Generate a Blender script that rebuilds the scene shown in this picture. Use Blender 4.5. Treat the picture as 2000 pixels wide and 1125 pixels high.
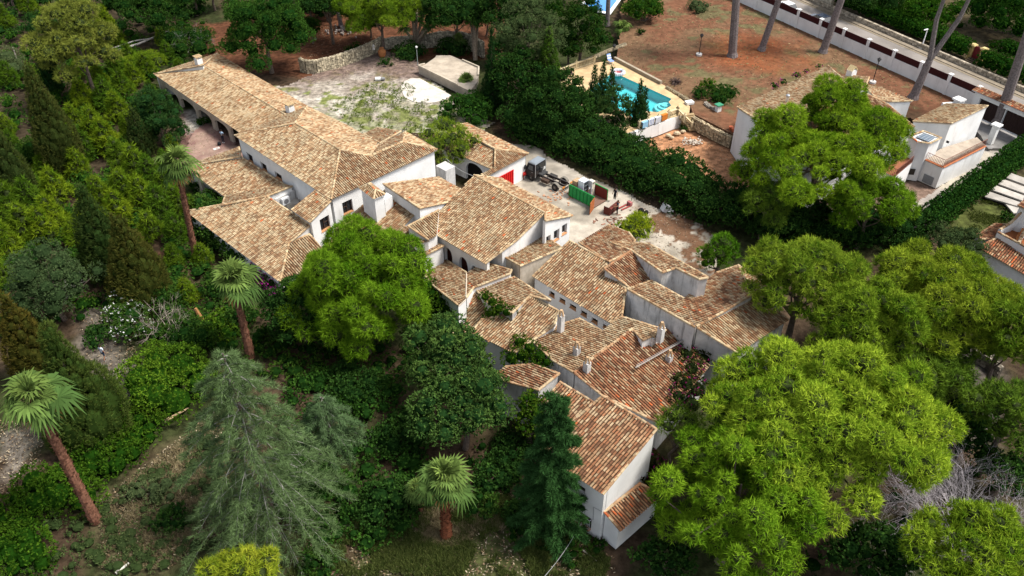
import bpy, bmesh, math, random
import numpy as np
from mathutils import Vector, Matrix

# ------------------------------------------------------------------ clear, camera, sky, sun, exposure
for o in list(bpy.data.objects): bpy.data.objects.remove(o, do_unlink=True)
S = bpy.context.scene
COL = S.collection
H, FPX, PITCH = 47.0, 1600.0, math.radians(38.9)
cam = bpy.data.objects.new('camera', bpy.data.cameras.new('camera')); COL.objects.link(cam)
cam.location = (0, 0, H); cam.rotation_euler = (math.radians(90) - PITCH, 0, 0)
cam.data.sensor_width = 36; cam.data.lens = FPX / 2000 * 36; cam.data.clip_end = 2000
S.camera = cam
SUN_EL, SUN_AZ = math.radians(60), math.radians(96)     # azimuth measured clockwise from +Y
w = bpy.data.worlds.new('World'); S.world = w; w.use_nodes = True
nt = w.node_tree; nt.nodes.clear()
sky = nt.nodes.new('ShaderNodeTexSky'); sky.sky_type = 'NISHITA'; sky.sun_disc = False
sky.sun_elevation = SUN_EL; sky.sun_rotation = SUN_AZ; sky.dust_density = 2.0; sky.air_density = 1.0
bg = nt.nodes.new('ShaderNodeBackground'); bg.inputs[1].default_value = 0.095
wo = nt.nodes.new('ShaderNodeOutputWorld')
hs = nt.nodes.new('ShaderNodeHueSaturation'); hs.inputs['Saturation'].default_value = .4   # thin cloud greys the sky light
nt.links.new(sky.outputs[0], hs.inputs['Color']); nt.links.new(hs.outputs[0], bg.inputs[0]); nt.links.new(bg.outputs[0], wo.inputs[0])
sl = bpy.data.lights.new('sun', 'SUN'); sl.energy = 2.3; sl.angle = math.radians(14); sl.color = (1, .95, .87)
so = bpy.data.objects.new('sun', sl); COL.objects.link(so)
sd = Vector((math.sin(SUN_AZ) * math.cos(SUN_EL), math.cos(SUN_AZ) * math.cos(SUN_EL), math.sin(SUN_EL)))
so.rotation_euler = sd.to_track_quat('Z', 'Y').to_euler(); so.location = (40, 40, 80)
S.view_settings.view_transform = 'Standard'; S.view_settings.look = 'None'
S.view_settings.gamma = 1; S.view_settings.use_curve_mapping = False
S.view_settings.exposure = 1.4
S.render.engine = 'CYCLES'
S.cycles.max_bounces = 5; S.cycles.diffuse_bounces = 2; S.cycles.transparent_max_bounces = 12

# ------------------------------------------------------------------ geometry of the survey: pixel of the photo + height -> point of the place
cp, sp = math.cos(PITCH), math.sin(PITCH)
def ray(px, py):
    x = (px - 1000) / FPX; y = -(py - 562.5) / FPX
    return (x, cp + y * sp, -sp + y * cp)
def P(px, py, z=0.0):
    d = ray(px, py); t = (z - H) / d[2]
    return Vector((d[0] * t, d[1] * t, z))
def scale_at(p): return FPX / (p[1] * cp - (p[2] - H) * sp)
def height_to(base, ty):                                 # height of a vertical standing at base whose top is seen at row ty
    v = -(ty - 562.5) / FPX
    # (y sp + dz cp) = v (y cp - dz sp)
    dz = base[1] * (v * cp - sp) / (cp + v * sp)
    return H + dz - base[2]
def DIRV(deg): return (math.cos(math.radians(deg)), math.sin(math.radians(deg)))
FALL = {'A+': -45, 'A-': 135, 'B+': 45, 'B-': 225, 'a+': -54, 'a-': 126, 'b+': 36, 'b-': 216}
def mkplane(fall, k, a):
    return (P(*a), DIRV(FALL[fall] if isinstance(fall, str) else fall), k)
def hit(pl, px, py):
    p, d, k = pl; r = ray(px, py)
    t = (p[2] + k * (p[0] * d[0] + p[1] * d[1]) - H) / (r[2] + k * (r[0] * d[0] + r[1] * d[1]))
    return Vector((r[0] * t, r[1] * t, H + r[2] * t))
def hit_vert(p0, p1, px, py):                            # ray against the vertical plane through p0-p1 -> (u, z)
    ex, ey = p1[0] - p0[0], p1[1] - p0[1]; L = math.hypot(ex, ey); ex /= L; ey /= L
    nx, ny = -ey, ex; r = ray(px, py)
    t = (p0[0] * nx + p0[1] * ny) / (r[0] * nx + r[1] * ny)
    return ((r[0] * t - p0[0]) * ex + (r[1] * t - p0[1]) * ey, H + r[2] * t)

# ------------------------------------------------------------------ materials
MATS = {}
def mat(name, col=(.5, .5, .5), rough=.85, attr=False, noise=None, noise2=None, bump=None, metal=0, spec=.25, trans=0, streak=None, coat=0):
    m = bpy.data.materials.new(name); m.use_nodes = True; n = m.node_tree.nodes; l = m.node_tree.links
    n.clear(); out = n.new('ShaderNodeOutputMaterial')
    geo = n.new('ShaderNodeNewGeometry')
    if attr:
        a = n.new('ShaderNodeAttribute'); a.attribute_name = 'Col'; c = a.outputs['Color']
    else:
        a = n.new('ShaderNodeRGB'); a.outputs[0].default_value = (*col, 1); c = a.outputs[0]
    def tex(scale, detail=4, sc=None, rough_=.6):
        t = n.new('ShaderNodeTexNoise'); t.inputs['Scale'].default_value = scale; t.inputs['Detail'].default_value = detail
        t.inputs['Roughness'].default_value = rough_
        if sc:
            mp = n.new('ShaderNodeMapping'); mp.inputs['Scale'].default_value = sc
            l.new(geo.outputs['Position'], mp.inputs[0]); l.new(mp.outputs[0], t.inputs[0])
        else: l.new(geo.outputs['Position'], t.inputs[0])
        return t.outputs['Fac']
    def mul(c, fac, lo, hi, a=.35, b=.65):
        mr = n.new('ShaderNodeMapRange'); mr.inputs[1].default_value = a; mr.inputs[2].default_value = b
        mr.inputs[3].default_value = lo; mr.inputs[4].default_value = hi; l.new(fac, mr.inputs[0])
        v = n.new('ShaderNodeVectorMath'); v.operation = 'MULTIPLY'; l.new(c, v.inputs[0]); l.new(mr.outputs[0], v.inputs[1])
        return v.outputs[0]
    def mixto(c, fac, col2, a, b, top=1.0):
        mr = n.new('ShaderNodeMapRange'); mr.inputs[1].default_value = a; mr.inputs[2].default_value = b
        mr.inputs[3].default_value = 0; mr.inputs[4].default_value = top; l.new(fac, mr.inputs[0])
        x = n.new('ShaderNodeMix'); x.data_type = 'RGBA'; l.new(mr.outputs[0], x.inputs[0]); l.new(c, x.inputs[6])
        x.inputs[7].default_value = (*col2, 1); return x.outputs[2]
    if noise: c = mul(c, tex(noise[0]), noise[1], noise[2])
    if noise2: c = mixto(c, tex(noise2[0], 6), noise2[1], noise2[2], noise2[3], noise2[4] if len(noise2) > 4 else 1)
    if streak: c = mixto(c, tex(1, 6, (streak[0], streak[0], streak[0] * .16), .7), streak[1], streak[2], streak[3], streak[4])
    if trans:
        d = n.new('ShaderNodeBsdfDiffuse'); t = n.new('ShaderNodeBsdfTranslucent'); mx = n.new('ShaderNodeMixShader')
        l.new(c, d.inputs[0]); l.new(c, t.inputs[0]); mx.inputs[0].default_value = trans
        l.new(d.outputs[0], mx.inputs[1]); l.new(t.outputs[0], mx.inputs[2]); l.new(mx.outputs[0], out.inputs[0])
    else:
        b = n.new('ShaderNodeBsdfPrincipled'); l.new(c, b.inputs['Base Color']); b.inputs['Roughness'].default_value = rough
        b.inputs['Metallic'].default_value = metal; b.inputs['Specular IOR Level'].default_value = spec
        if coat: b.inputs['Coat Weight'].default_value = coat
        if bump:
            bp = n.new('ShaderNodeBump'); bp.inputs['Strength'].default_value = bump[1]; bp.inputs['Distance'].default_value = bump[2] if len(bump) > 2 else .05
            l.new(tex(bump[0], 6), bp.inputs['Height']); l.new(bp.outputs[0], b.inputs['Normal'])
        l.new(b.outputs[0], out.inputs[0])
    MATS[name] = m; return m
M_white = mat('white_plaster', (.72, .715, .70), .9, noise=(.5, .9, 1.05), streak=(1.3, (.36, .32, .27), .56, .8, .6), bump=(9, .15))
M_grimy = mat('weathered_plaster', (.56, .545, .53), .9, noise=(.8, .75, 1.1), streak=(2.0, (.10, .095, .09), .52, .72, .85), bump=(9, .2))
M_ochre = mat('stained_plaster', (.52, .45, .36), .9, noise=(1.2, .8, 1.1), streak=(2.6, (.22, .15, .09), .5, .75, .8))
M_tile = mat('clay_tile', rough=.9, attr=True, noise=(.55, .78, 1.12), noise2=(2.3, (.15, .115, .065), .55, .72, .5), spec=.15)
M_pan = mat('clay_pan', (.07, .04, .023), .95, noise=(3, .6, 1.35), spec=.1)
M_leaf = mat('leaf', attr=True, trans=.14)
M_leafd = mat('leaf_matt', attr=True, trans=.08)
M_bark = mat('bark', attr=True, rough=.95, noise=(6, .6, 1.3), bump=(12, .5), spec=.1)
M_any = mat('painted', attr=True, rough=.7, noise=(5, .9, 1.08))
M_matt = mat('matt', attr=True, rough=.95, noise=(9, .8, 1.15), spec=.1)
M_ground = mat('soil', attr=True, rough=1, noise=(1.7, .55, 1.4), noise2=(5.5, (.055, .045, .025), .56, .7, .6), bump=(6, .6, .1), spec=.05)
M_field = mat('dry_field', attr=True, rough=1, noise=(1.4, .8, 1.2), noise2=(9, (.05, .03, .02), .6, .75, .35), bump=(7, .5, .08), spec=.05)
M_conc = mat('old_concrete', attr=True, rough=.95, noise=(.9, .78, 1.12), noise2=(3.2, (.2, .17, .14), .56, .72, .5), bump=(9, .2), spec=.1)
M_road = mat('road_surface', attr=True, rough=.95, noise=(.35, .82, 1.15), noise2=(2.5, (.2, .19, .18), .6, .8, .4), spec=.1)
M_stone = mat('rubble_stone', attr=True, rough=.95, noise=(4, .7, 1.25), bump=(8, .5), spec=.1)
M_metal = mat('metal', attr=True, rough=.4, metal=.6, spec=.4)
M_gloss = mat('car_paint', attr=True, rough=.25, spec=.5, coat=.5)
M_glass = mat('dark_glass', (.012, .014, .016), .12, spec=.5)
M_rubber = mat('rubber', (.02, .02, .02), .9)
def water_mat():
    m = bpy.data.materials.new('pool_water'); m.use_nodes = True; n = m.node_tree.nodes; l = m.node_tree.links; n.clear()
    out = n.new('ShaderNodeOutputMaterial'); t = n.new('ShaderNodeBsdfTransparent'); t.inputs[0].default_value = (.55, .93, .95, 1)
    g = n.new('ShaderNodeBsdfGlossy'); g.inputs[1].default_value = .04; f = n.new('ShaderNodeFresnel'); f.inputs[0].default_value = 1.33
    no = n.new('ShaderNodeTexNoise'); no.inputs['Scale'].default_value = 2.2; bp = n.new('ShaderNodeBump'); bp.inputs['Strength'].default_value = .25
    geo = n.new('ShaderNodeNewGeometry'); l.new(geo.outputs['Position'], no.inputs[0]); l.new(no.outputs['Fac'], bp.inputs['Height'])
    l.new(bp.outputs[0], g.inputs['Normal']); l.new(bp.outputs[0], f.inputs['Normal'])
    mx = n.new('ShaderNodeMixShader'); l.new(f.outputs[0], mx.inputs[0]); l.new(t.outputs[0], mx.inputs[1]); l.new(g.outputs[0], mx.inputs[2])
    l.new(mx.outputs[0], out.inputs[0]); return m
M_water = water_mat()

# ------------------------------------------------------------------ mesh collecting
class MB:
    def __init__(s): s.V = []; s.C = []; s.L = []; s.S = []; s.M = []; s.n = 0; s.N = {}
    def addn(s, V, F, C, m=0, N=None):                           # V (n,3) F (f,k) C (3,) or (n,3)
        V = np.asarray(V, float).reshape(-1, 3); F = np.asarray(F, int)
        if len(F) == 0: return
        if N is not None: s.N[len(s.V)] = N
        s.V.append(V); C = np.asarray(C, float)
        s.C.append(np.broadcast_to(C, (len(V), 3)) if C.ndim == 1 else C)
        s.L.append((F + s.n).ravel()); s.S.append(np.full(len(F), F.shape[1])); s.M.append(np.full(len(F), m)); s.n += len(V)
    def poly(s, pts, C, m=0): s.addn([tuple(p) for p in pts], [list(range(len(pts)))], C, m)
    def hexa(s, b, t, C, m=0):                           # 4 bottom, 4 top points
        s.addn([tuple(p) for p in list(b) + list(t)], [(0, 3, 2, 1), (4, 5, 6, 7), (0, 1, 5, 4), (1, 2, 6, 5), (2, 3, 7, 6), (3, 0, 4, 7)], C, m)
    def box(s, c, d, ang=0, C=(.5, .5, .5), m=0, tilt=None):
        hx, hy, hz = d[0] / 2, d[1] / 2, d[2] / 2
        R = Matrix.Rotation(math.radians(ang), 3, 'Z')
        if tilt: R = R @ Matrix.Rotation(math.radians(tilt[1]), 3, tilt[0])
        c = Vector(c); q = [(-1, -1), (1, -1), (1, 1), (-1, 1)]
        s.hexa([c + R @ Vector((a * hx, b * hy, -hz)) for a, b in q], [c + R @ Vector((a * hx, b * hy, hz)) for a, b in q], C, m)
    def prism(s, pts, z0, z1, C, m=0):                   # pts xy (ccw), z1 number or list
        n = len(pts); zt = z1 if hasattr(z1, '__len__') else [z1] * n
        V = [(p[0], p[1], z0) for p in pts] + [(p[0], p[1], zt[i]) for i, p in enumerate(pts)]
        b = s.n
        s.addn(V, [(i, (i + 1) % n, n + (i + 1) % n, n + i) for i in range(n)], C, m)
        s.addn(V[n:], [list(range(n))], C, m)
    def tube(s, pts, rad, C, m=0, n=6, cap=True):
        pts = [Vector(p) for p in pts]; k = len(pts); rad = rad if hasattr(rad, '__len__') else [rad] * k
        V = []; prev = None
        for i, p in enumerate(pts):
            t = (pts[min(i + 1, k - 1)] - pts[max(i - 1, 0)])
            if t.length < 1e-6: t = Vector((0, 0, 1))
            t.normalize(); r = prev if prev is not None else (Vector((1, 0, 0)) if abs(t.x) < .9 else Vector((0, 1, 0)))
            a = (r - t * r.dot(t)); a.normalize(); prev = a; b = t.cross(a)
            for j in range(n):
                q = 2 * math.pi * j / n; V.append(p + (a * math.cos(q) + b * math.sin(q)) * rad[i])
        F = [(i * n + j, i * n + (j + 1) % n, (i + 1) * n + (j + 1) % n, (i + 1) * n + j) for i in range(k - 1) for j in range(n)]
        s.addn([tuple(v) for v in V], F, C, m)
        if cap:
            s.addn([tuple(v) for v in V[:n]], [list(range(n - 1, -1, -1))], C, m); s.addn([tuple(v) for v in V[-n:]], [list(range(n))], C, m)
    def cyl(s, c, r, h, C, m=0, n=12, axis=(0, 0, 1)):
        c = Vector(c); a = Vector(axis).normalized() * h / 2; s.tube([c - a, c + a], r, C, m, n)
    def ball(s, c, r, C, m=0, n=8, k=5):
        r = r if hasattr(r, '__len__') else (r, r, r); V = []; F = []
        for i in range(k + 1):
            th = math.pi * i / k
            for j in range(n):
                q = 2 * math.pi * j / n; V.append((c[0] + r[0] * math.sin(th) * math.cos(q), c[1] + r[1] * math.sin(th) * math.sin(q), c[2] + r[2] * math.cos(th)))
        for i in range(k):
            for j in range(n): F.append((i * n + j, (i + 1) * n + j, (i + 1) * n + (j + 1) % n, i * n + (j + 1) % n))
        s.addn(V, F, C, m)
    def mesh(s, name, mats, base=(0, 0, 0), smooth=False):
        me = bpy.data.meshes.new(name)
        V = np.concatenate(s.V) - np.array(tuple(base)); L = np.concatenate(s.L); sz = np.concatenate(s.S); mi = np.concatenate(s.M); C = np.concatenate(s.C)
        me.vertices.add(len(V)); me.vertices.foreach_set('co', V.astype('f').ravel())
        me.loops.add(len(L)); me.loops.foreach_set('vertex_index', L.astype('i'))
        me.polygons.add(len(sz)); st = np.concatenate([[0], np.cumsum(sz)[:-1]])
        me.polygons.foreach_set('loop_start', st.astype('i')); me.polygons.foreach_set('loop_total', sz.astype('i'))
        me.polygons.foreach_set('material_index', mi.astype('i'))
        me.polygons.foreach_set('use_smooth', np.full(len(sz), bool(smooth)))
        for m in (mats if isinstance(mats, (list, tuple)) else [mats]): me.materials.append(m)
        me.update(calc_edges=True)
        at = me.attributes.new('Col', 'FLOAT_COLOR', 'POINT')
        at.data.foreach_set('color', np.concatenate([C, np.ones((len(C), 1))], 1).astype('f').ravel())
        if s.N:
            N = np.concatenate([s.N[i] if i in s.N else np.tile(np.array((0, 0, 1.)), (len(v), 1)) for i, v in enumerate(s.V)])
            na = me.attributes.new('custom_normal', 'FLOAT_VECTOR', 'POINT'); na.data.foreach_set('vector', N.astype('f').ravel())
        return me
    def build(s, name, mats, parent=None, smooth=False, base=None):
        if s.n == 0: return None
        base = tuple(base) if base is not None else (tuple(root_loc(parent)) if parent else (0, 0, 0))
        o = bpy.data.objects.new(name, s.mesh(name, mats, base, smooth)); COL.objects.link(o)
        if parent: o.parent = parent
        else: o.location = base
        return o
def root_loc(o):
    while o.parent: o = o.parent
    return o.location
def tag(o, label=None, cat=None, group=None, kind=None):
    if label: o['label'] = label
    if cat: o['category'] = cat
    if group: o['group'] = group
    if kind: o['kind'] = kind
    return o
def thing(name, label, cat, loc=(0, 0, 0), group=None):
    o = bpy.data.objects.new(name, None); o.empty_display_size = .3; COL.objects.link(o); o.location = tuple(loc)
    return tag(o, label, cat, group)
def copy_thing(src, loc, rz=0, sc=1.0, label=None, szz=None):
    c = src.copy(); COL.objects.link(c); c.location = tuple(loc); c.rotation_euler = (0, 0, rz); c.scale = (sc, sc, szz or sc)
    if label: c['label'] = label
    for ch in src.children:
        d = ch.copy(); COL.objects.link(d); d.parent = c
    return c
def rng(seed): return np.random.default_rng(seed)
# ------------------------------------------------------------------ ground
def inpoly(X, Y, poly):
    r = np.zeros(X.shape, bool); n = len(poly); j = n - 1
    for i in range(n):
        xi, yi = poly[i][0], poly[i][1]; xj, yj = poly[j][0], poly[j][1]
        if yi != yj:
            c = ((yi > Y) != (yj > Y)) & (X < (xj - xi) * (Y - yi) / (yj - yi) + xi); r ^= c
        j = i
    return r
def vnoise(X, Y, s, seed=0):                             # smooth value noise
    g = rng(seed).random((256, 256)); x = X / s + 1000; y = Y / s + 1000
    xi = np.floor(x).astype(int); yi = np.floor(y).astype(int); fx = x - xi; fy = y - yi
    fx = fx * fx * (3 - 2 * fx); fy = fy * fy * (3 - 2 * fy); G = lambda a, b: g[a % 256, b % 256]
    return (G(xi, yi) * (1 - fx) + G(xi + 1, yi) * fx) * (1 - fy) + (G(xi, yi + 1) * (1 - fx) + G(xi + 1, yi + 1) * fx) * fy
def fbm(X, Y, s, seed=0): return vnoise(X, Y, s, seed) * .55 + vnoise(X, Y, s / 2.1, seed + 1) * .28 + vnoise(X, Y, s / 4.3, seed + 2) * .17
ZONES = [  # pixels of the photo (ground level), colour, softness
 ([(300, 60), (700, 0), (1000, 0), (1000, 110), (720, 120), (600, 160), (430, 130)], (.13, .055, .03)),
 ([(0, 0), (300, 0), (300, 330), (0, 400)], (.06, .045, .028)),
 ([(355, 215), (400, 215), (470, 260), (480, 320), (400, 360), (330, 320)], (.17, .095, .08)),
 ([(362, 212), (398, 212), (415, 246), (385, 262), (360, 250)], (.42, .39, .34)),
 ([(150, 610), (215, 615), (235, 690), (300, 720), (290, 770), (225, 790), (205, 740), (150, 680)], (.19, .165, .135)),
 ([(0, 830), (80, 840), (60, 920), (0, 960)], (.2, .175, .145)),
 ([(640, 1000), (900, 960), (1000, 960), (1200, 1090), (1200, 1125), (560, 1125)], (.10, .065, .04)),
 ([(700, 1060), (1000, 1010), (1150, 1080), (1150, 1125), (650, 1125)], (.075, .085, .03)),
 ([(790, 1000), (930, 980), (960, 1020), (860, 1060), (790, 1050)], (.2, .15, .1)),
 ([(300, 500), (360, 490), (370, 540), (320, 560)], (.22, .1, .06)),
 ([(190, 980), (420, 800), (480, 1000), (330, 1100), (200, 1100)], (.1, .085, .045)),
 ([(1250, 262), (1330, 235), (1440, 280), (1500, 330), (1500, 390), (1330, 350)], (.5, .25, .13)),
 ([(1860, 410), (1930, 390), (1990, 420), (1990, 470), (1900, 480), (1850, 460)], (.085, .1, .028)),
 ([(1590, 330), (1850, 350), (1790, 450), (1600, 450)], (.25, .17, .13)),
 ([(1850, 680), (1960, 660), (1960, 860), (1850, 860)], (.10, .085, .075)),
]
def make_ground():
    xs = np.arange(-110, 110.01, .55); ys = np.arange(8, 175.01, .55)
    X, Y = np.meshgrid(xs, ys); n1 = fbm(X, Y, 6, 3); n2 = fbm(X, Y, 1.6, 9)
    C = np.empty(X.shape + (3,)); a = np.array((.075, .05, .032)); b = np.array((.045, .055, .02))
    t = np.clip((n1 - .42) * 6, 0, 1)[..., None]; C[:] = a * (1 - t) + b * t
    wx = X + (n2 - .5) * 2.2; wy = Y + (n1 - .5) * 3.0
    for poly, col in ZONES:
        w = [P(*q) for q in poly]; acc = np.zeros(X.shape)
        for dx, dy in ((0, 0), (.5, 0), (-.5, 0), (0, .6), (0, -.6)): acc += inpoly(wx + dx, wy + dy, w) * .2
        f = acc[..., None]; C[:] = C * (1 - f) + np.array(col) * f
    C *= (.5 + .4 * n2)[..., None]
    Z = -.25 * n1 * (n2 > .1)
    ny, nx = X.shape; V = np.stack([X, Y, Z], -1).reshape(-1, 3)
    i = np.arange(ny * nx).reshape(ny, nx); Fq = np.stack([i[:-1, :-1], i[:-1, 1:], i[1:, 1:], i[1:, :-1]], -1).reshape(-1, 4)
    m = MB(); m.addn(V, Fq, C.reshape(-1, 3))
    R = 900; zz = -.3                                    # the same sheet carries on to the horizon
    for q in ([(-R, -R), (R, -R), (R, 8), (-R, 8)], [(-R, 175), (R, 175), (R, R), (-R, R)], [(-R, 8), (-110, 8), (-110, 175), (-R, 175)], [(110, 8), (R, 8), (R, 175), (110, 175)]):
        m.poly([(x, y, zz) for x, y in q], (.055, .05, .026))
    o = m.build('ground', M_ground, smooth=True); o['kind'] = 'structure'
make_ground()
def sheet(name, pxpoly, z, cell, colf, material, rag=.5, seed=1, thick=0, zfun=None):
    w = [P(px, py, z) for px, py in pxpoly]; x0 = min(p.x for p in w) - 1; x1 = max(p.x for p in w) + 1; y0 = min(p.y for p in w) - 1; y1 = max(p.y for p in w) + 1
    X, Y = np.meshgrid(np.arange(x0, x1, cell), np.arange(y0, y1, cell))
    nz = fbm(X, Y, 2.0, seed); keepc = inpoly(X[:-1, :-1] + cell / 2 + (nz[:-1, :-1] - .5) * rag, Y[:-1, :-1] + cell / 2 + (nz[1:, 1:] - .5) * rag, w)
    i = np.arange(X.size).reshape(X.shape); Fq = np.stack([i[:-1, :-1], i[:-1, 1:], i[1:, 1:], i[1:, :-1]], -1)[keepc]
    Z = np.full(X.shape, z) if zfun is None else zfun(X, Y)
    m = MB(); m.addn(np.stack([X, Y, Z], -1).reshape(-1, 3), Fq, colf(X, Y).reshape(-1, 3))
    o = m.build(name, material); o['kind'] = 'structure'; return o
def two(c1, c2, s, lo, hi, seed, c3=None, s3=1, t3=.6):
    def f(X, Y):
        t = np.clip((fbm(X, Y, s, seed) - lo) / (hi - lo), 0, 1)[..., None]; C = np.array(c1) * (1 - t) + np.array(c2) * t
        if c3 is not None:
            t = np.clip((fbm(X, Y, s3, seed + 7) - t3) / .06, 0, 1)[..., None]; C = C * (1 - t) + np.array(c3) * t
        return C
    return f
def drivecol(X, Y):
    C = two((.40, .355, .29), (.25, .22, .175), 3.2, .42, .62, 5)(X, Y)
    q = P(1352, 462); d = np.hypot((X - q.x), (Y - q.y)) ; lim = np.clip(1.2 - d / 6.5, 0, 1)
    t = np.clip((fbm(X, Y, 1.3, 21) * (.72 + .38 * lim) - .47) / .04, 0, 1)[..., None] * np.clip(lim * 4, 0, 1)[..., None]
    C = C * (1 - t) + np.array((.13, .07, .04)) * t
    q = P(1085, 345); d = np.hypot(X - q.x, Y - q.y); t = np.clip(.7 - d / 8, 0, .55)[..., None]
    return C * (1 - t) + np.array((.25, .225, .19)) * t
sheet('driveway', [(925, 250), (1000, 280), (1040, 287), (1130, 335), (1245, 388), (1372, 440), (1410, 480), (1390, 560), (1290, 560), (1180, 470), (1110, 500), (1090, 430), (1000, 380), (930, 350)], .02, .22, drivecol, M_conc, 1.0, 4)
def yardcol(X, Y):
    C = two((.42, .385, .33), (.26, .225, .185), 2.6, .42, .62, 31, (.15, .17, .055), 1.2, .57)(X, Y)
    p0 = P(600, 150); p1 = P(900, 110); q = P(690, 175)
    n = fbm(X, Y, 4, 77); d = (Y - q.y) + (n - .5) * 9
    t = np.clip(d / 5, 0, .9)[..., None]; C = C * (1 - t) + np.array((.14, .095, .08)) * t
    q = P(740, 235); d = np.clip(1 - np.hypot((X - q.x) / 12, (Y - q.y) / 8), 0, 1) * np.clip((fbm(X, Y, 1.4, 5) - .38) / .1, 0, 1); d = d[..., None] * .8
    return C * (1 - d) + np.array((.13, .145, .05)) * d
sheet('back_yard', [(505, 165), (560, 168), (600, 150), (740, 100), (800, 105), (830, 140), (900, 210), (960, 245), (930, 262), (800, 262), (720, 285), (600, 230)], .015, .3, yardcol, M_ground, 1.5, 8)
sheet('brick_court', [(372, 262), (400, 240), (440, 262), (476, 300), (470, 320), (385, 360), (345, 330)], .02, .25, two((.20, .115, .10), (.28, .19, .15), 1.2, .4, .65, 3), M_conc, .8, 2)
# ------------------------------------------------------------------ roofs, walls
PAL = [((.60, .47, .29), (.50, .345, .19), (.40, .235, .115), (.33, .20, .105)),     # sun-bleached
       ((.55, .40, .24), (.45, .26, .135), (.37, .165, .075), (.24, .115, .06)),
       ((.50, .34, .2), (.42, .20, .095), (.36, .125, .055), (.20, .085, .045))]      # redder
def tilecol(r, red, n):
    k = r.random(n); w = (.42 - .15 * red, .34 - .03 * red, .16 + .10 * red)
    idx = np.where(k < w[0], 0, np.where(k < w[0] + w[1], 1, np.where(k < sum(w), 2, 3)))
    lo = int(min(red, 1.999)); f = red - lo; a = np.array(PAL[lo]); b = np.array(PAL[min(lo + 1, 2)]); p = a * (1 - f) + b * f
    c = p[idx] * (.60 + .25 * r.random((n, 1))) * np.array((1.0, .96, .88)); c = c * .88 + c.mean(1, keepdims=True) * .12; hot = r.random(n) < .003 + .012 * red
    c[hot] = np.array((.42, .11, .04)) * (.8 + .4 * r.random((hot.sum(), 1))); return c
def tile_verts(u, v0, v1, r0=.076, r1=.064, nseg=4):      # local (across, up-slope, out) of one cover tile
    th = np.linspace(0, math.pi, nseg + 1)
    a = np.stack([r0 * np.cos(th), np.zeros(nseg + 1), .04 + r0 * .95 * np.sin(th)], 1); b = np.stack([r1 * np.cos(th), np.zeros(nseg + 1), .008 + r1 * .95 * np.sin(th)], 1)
    n = len(u); V = np.zeros((n, 2 * (nseg + 1), 3)); V[:, :nseg + 1] = a; V[:, nseg + 1:] = b
    V[:, :, 0] += u[:, None]; V[:, :nseg + 1, 1] += v0[:, None]; V[:, nseg + 1:, 1] += v1[:, None]; return V
TF = np.array([(i, i + 1, 6 + i, 5 + i) for i in range(4)])
class Roof: pass
def roof_frame(poly, pl):
    d = pl[1]; k = pl[2]; f = Vector((d[0], d[1], -k)).normalized(); a = Vector((-d[1], d[0], 0)); n = a.cross(-f)
    if n.z < 0: n = -n
    return poly[0].copy(), a, -f, n                      # origin, across, up-slope, normal
def make_tiles(rf, s=.21, e=.315, seed=1):
    r = rng(seed); o, a, up, n = rf.frame; q = [((p - o).dot(a), (p - o).dot(up)) for p in rf.poly]
    u0 = min(x for x, _ in q); u1 = max(x for x, _ in q); vb = min(y for _, y in q); U = []; V0 = []; V1 = []
    ncol = max(1, int((u1 - u0) / s)); s = (u1 - u0) / ncol
    for i in range(ncol):
        u = u0 + (i + .5) * s; xs = []
        for j in range(len(q)):
            (xa, ya), (xb, yb) = q[j], q[(j + 1) % len(q)]
            if (xa > u) != (xb > u): xs.append(ya + (u - xa) / (xb - xa) * (yb - ya))
        xs.sort()
        for k in range(0, len(xs) - 1, 2):
            va, vt = xs[k], xs[k + 1]
            if vt - va < .12: continue
            m = 0; off = r.random() * .05
            while va + m * e < vt - .08:
                sl_ = .1 * r.random() if r.random() < .03 else 0; U.append(u + (r.random() - .5) * .024 + sl_ * .2); V0.append(va + m * e - (.05 if m == 0 else off * (r.random() * .8)) - sl_)
                V1.append(min(va + m * e + e + .05, vt)); m += 1
    return np.array(U), np.array(V0), np.array(V1)
def to_world(V, frame):
    o, a, up, n = frame; Mx = np.array([tuple(a), tuple(up), tuple(n)]); return V @ Mx + np.array(tuple(o))
def tiles_into(mb, rf, red, seed):
    U, V0, V1 = make_tiles(rf, seed=seed)
    if len(U) == 0: return
    V = tile_verts(U, V0, V1); r = rng(seed + 50); V[:, :, 2] += (r.random(len(U)) * .018)[:, None]
    C = tilecol(r, red, len(U)); W = to_world(V.reshape(-1, 3), rf.frame)
    F = (TF[None] + (np.arange(len(U)) * 10)[:, None, None]).reshape(-1, 4)
    mb.addn(W, F, np.repeat(C, 10, 0))
def cap_line(mb, p, q, r0=.11, seed=0, lift=.03, red=0):
    p = Vector(p); q = Vector(q); d = q - p; L = d.length
    if L < .3: return
    if d.z < 0: p, q = q, p; d = -d
    d.normalize(); a = d.cross(Vector((0, 0, 1))); a.normalize(); n = a.cross(d); k = max(1, int(L / .36)); e = L / k; rr = rng(seed)
    u = np.zeros(k); v0 = np.arange(k) * e - .03; v1 = v0 + e + .07; V = tile_verts(u, v0, v1, r0, r0 * .85); V[:, :, 2] += rr.random(k)[:, None] * .02 + lift - .03
    C = tilecol(rr, max(0, red - .6), k) * 1.06; Wd = to_world(V.reshape(-1, 3), (p, a, d, n)); F = (TF[None] + (np.arange(k) * 10)[:, None, None]).reshape(-1, 4)
    mb.addn(Wd, F, np.repeat(C, 10, 0))
def etype(p, q, pl, zmid):
    d = pl[1]; e = (q - p); h = Vector((e.x, e.y)).normalized(); al = abs(h.x * d[0] + h.y * d[1])
    if al < .2: return 'eave' if (p.z + q.z) / 2 < zmid else 'high'
    if al > .975: return 'rake'
    return 'hip'
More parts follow.
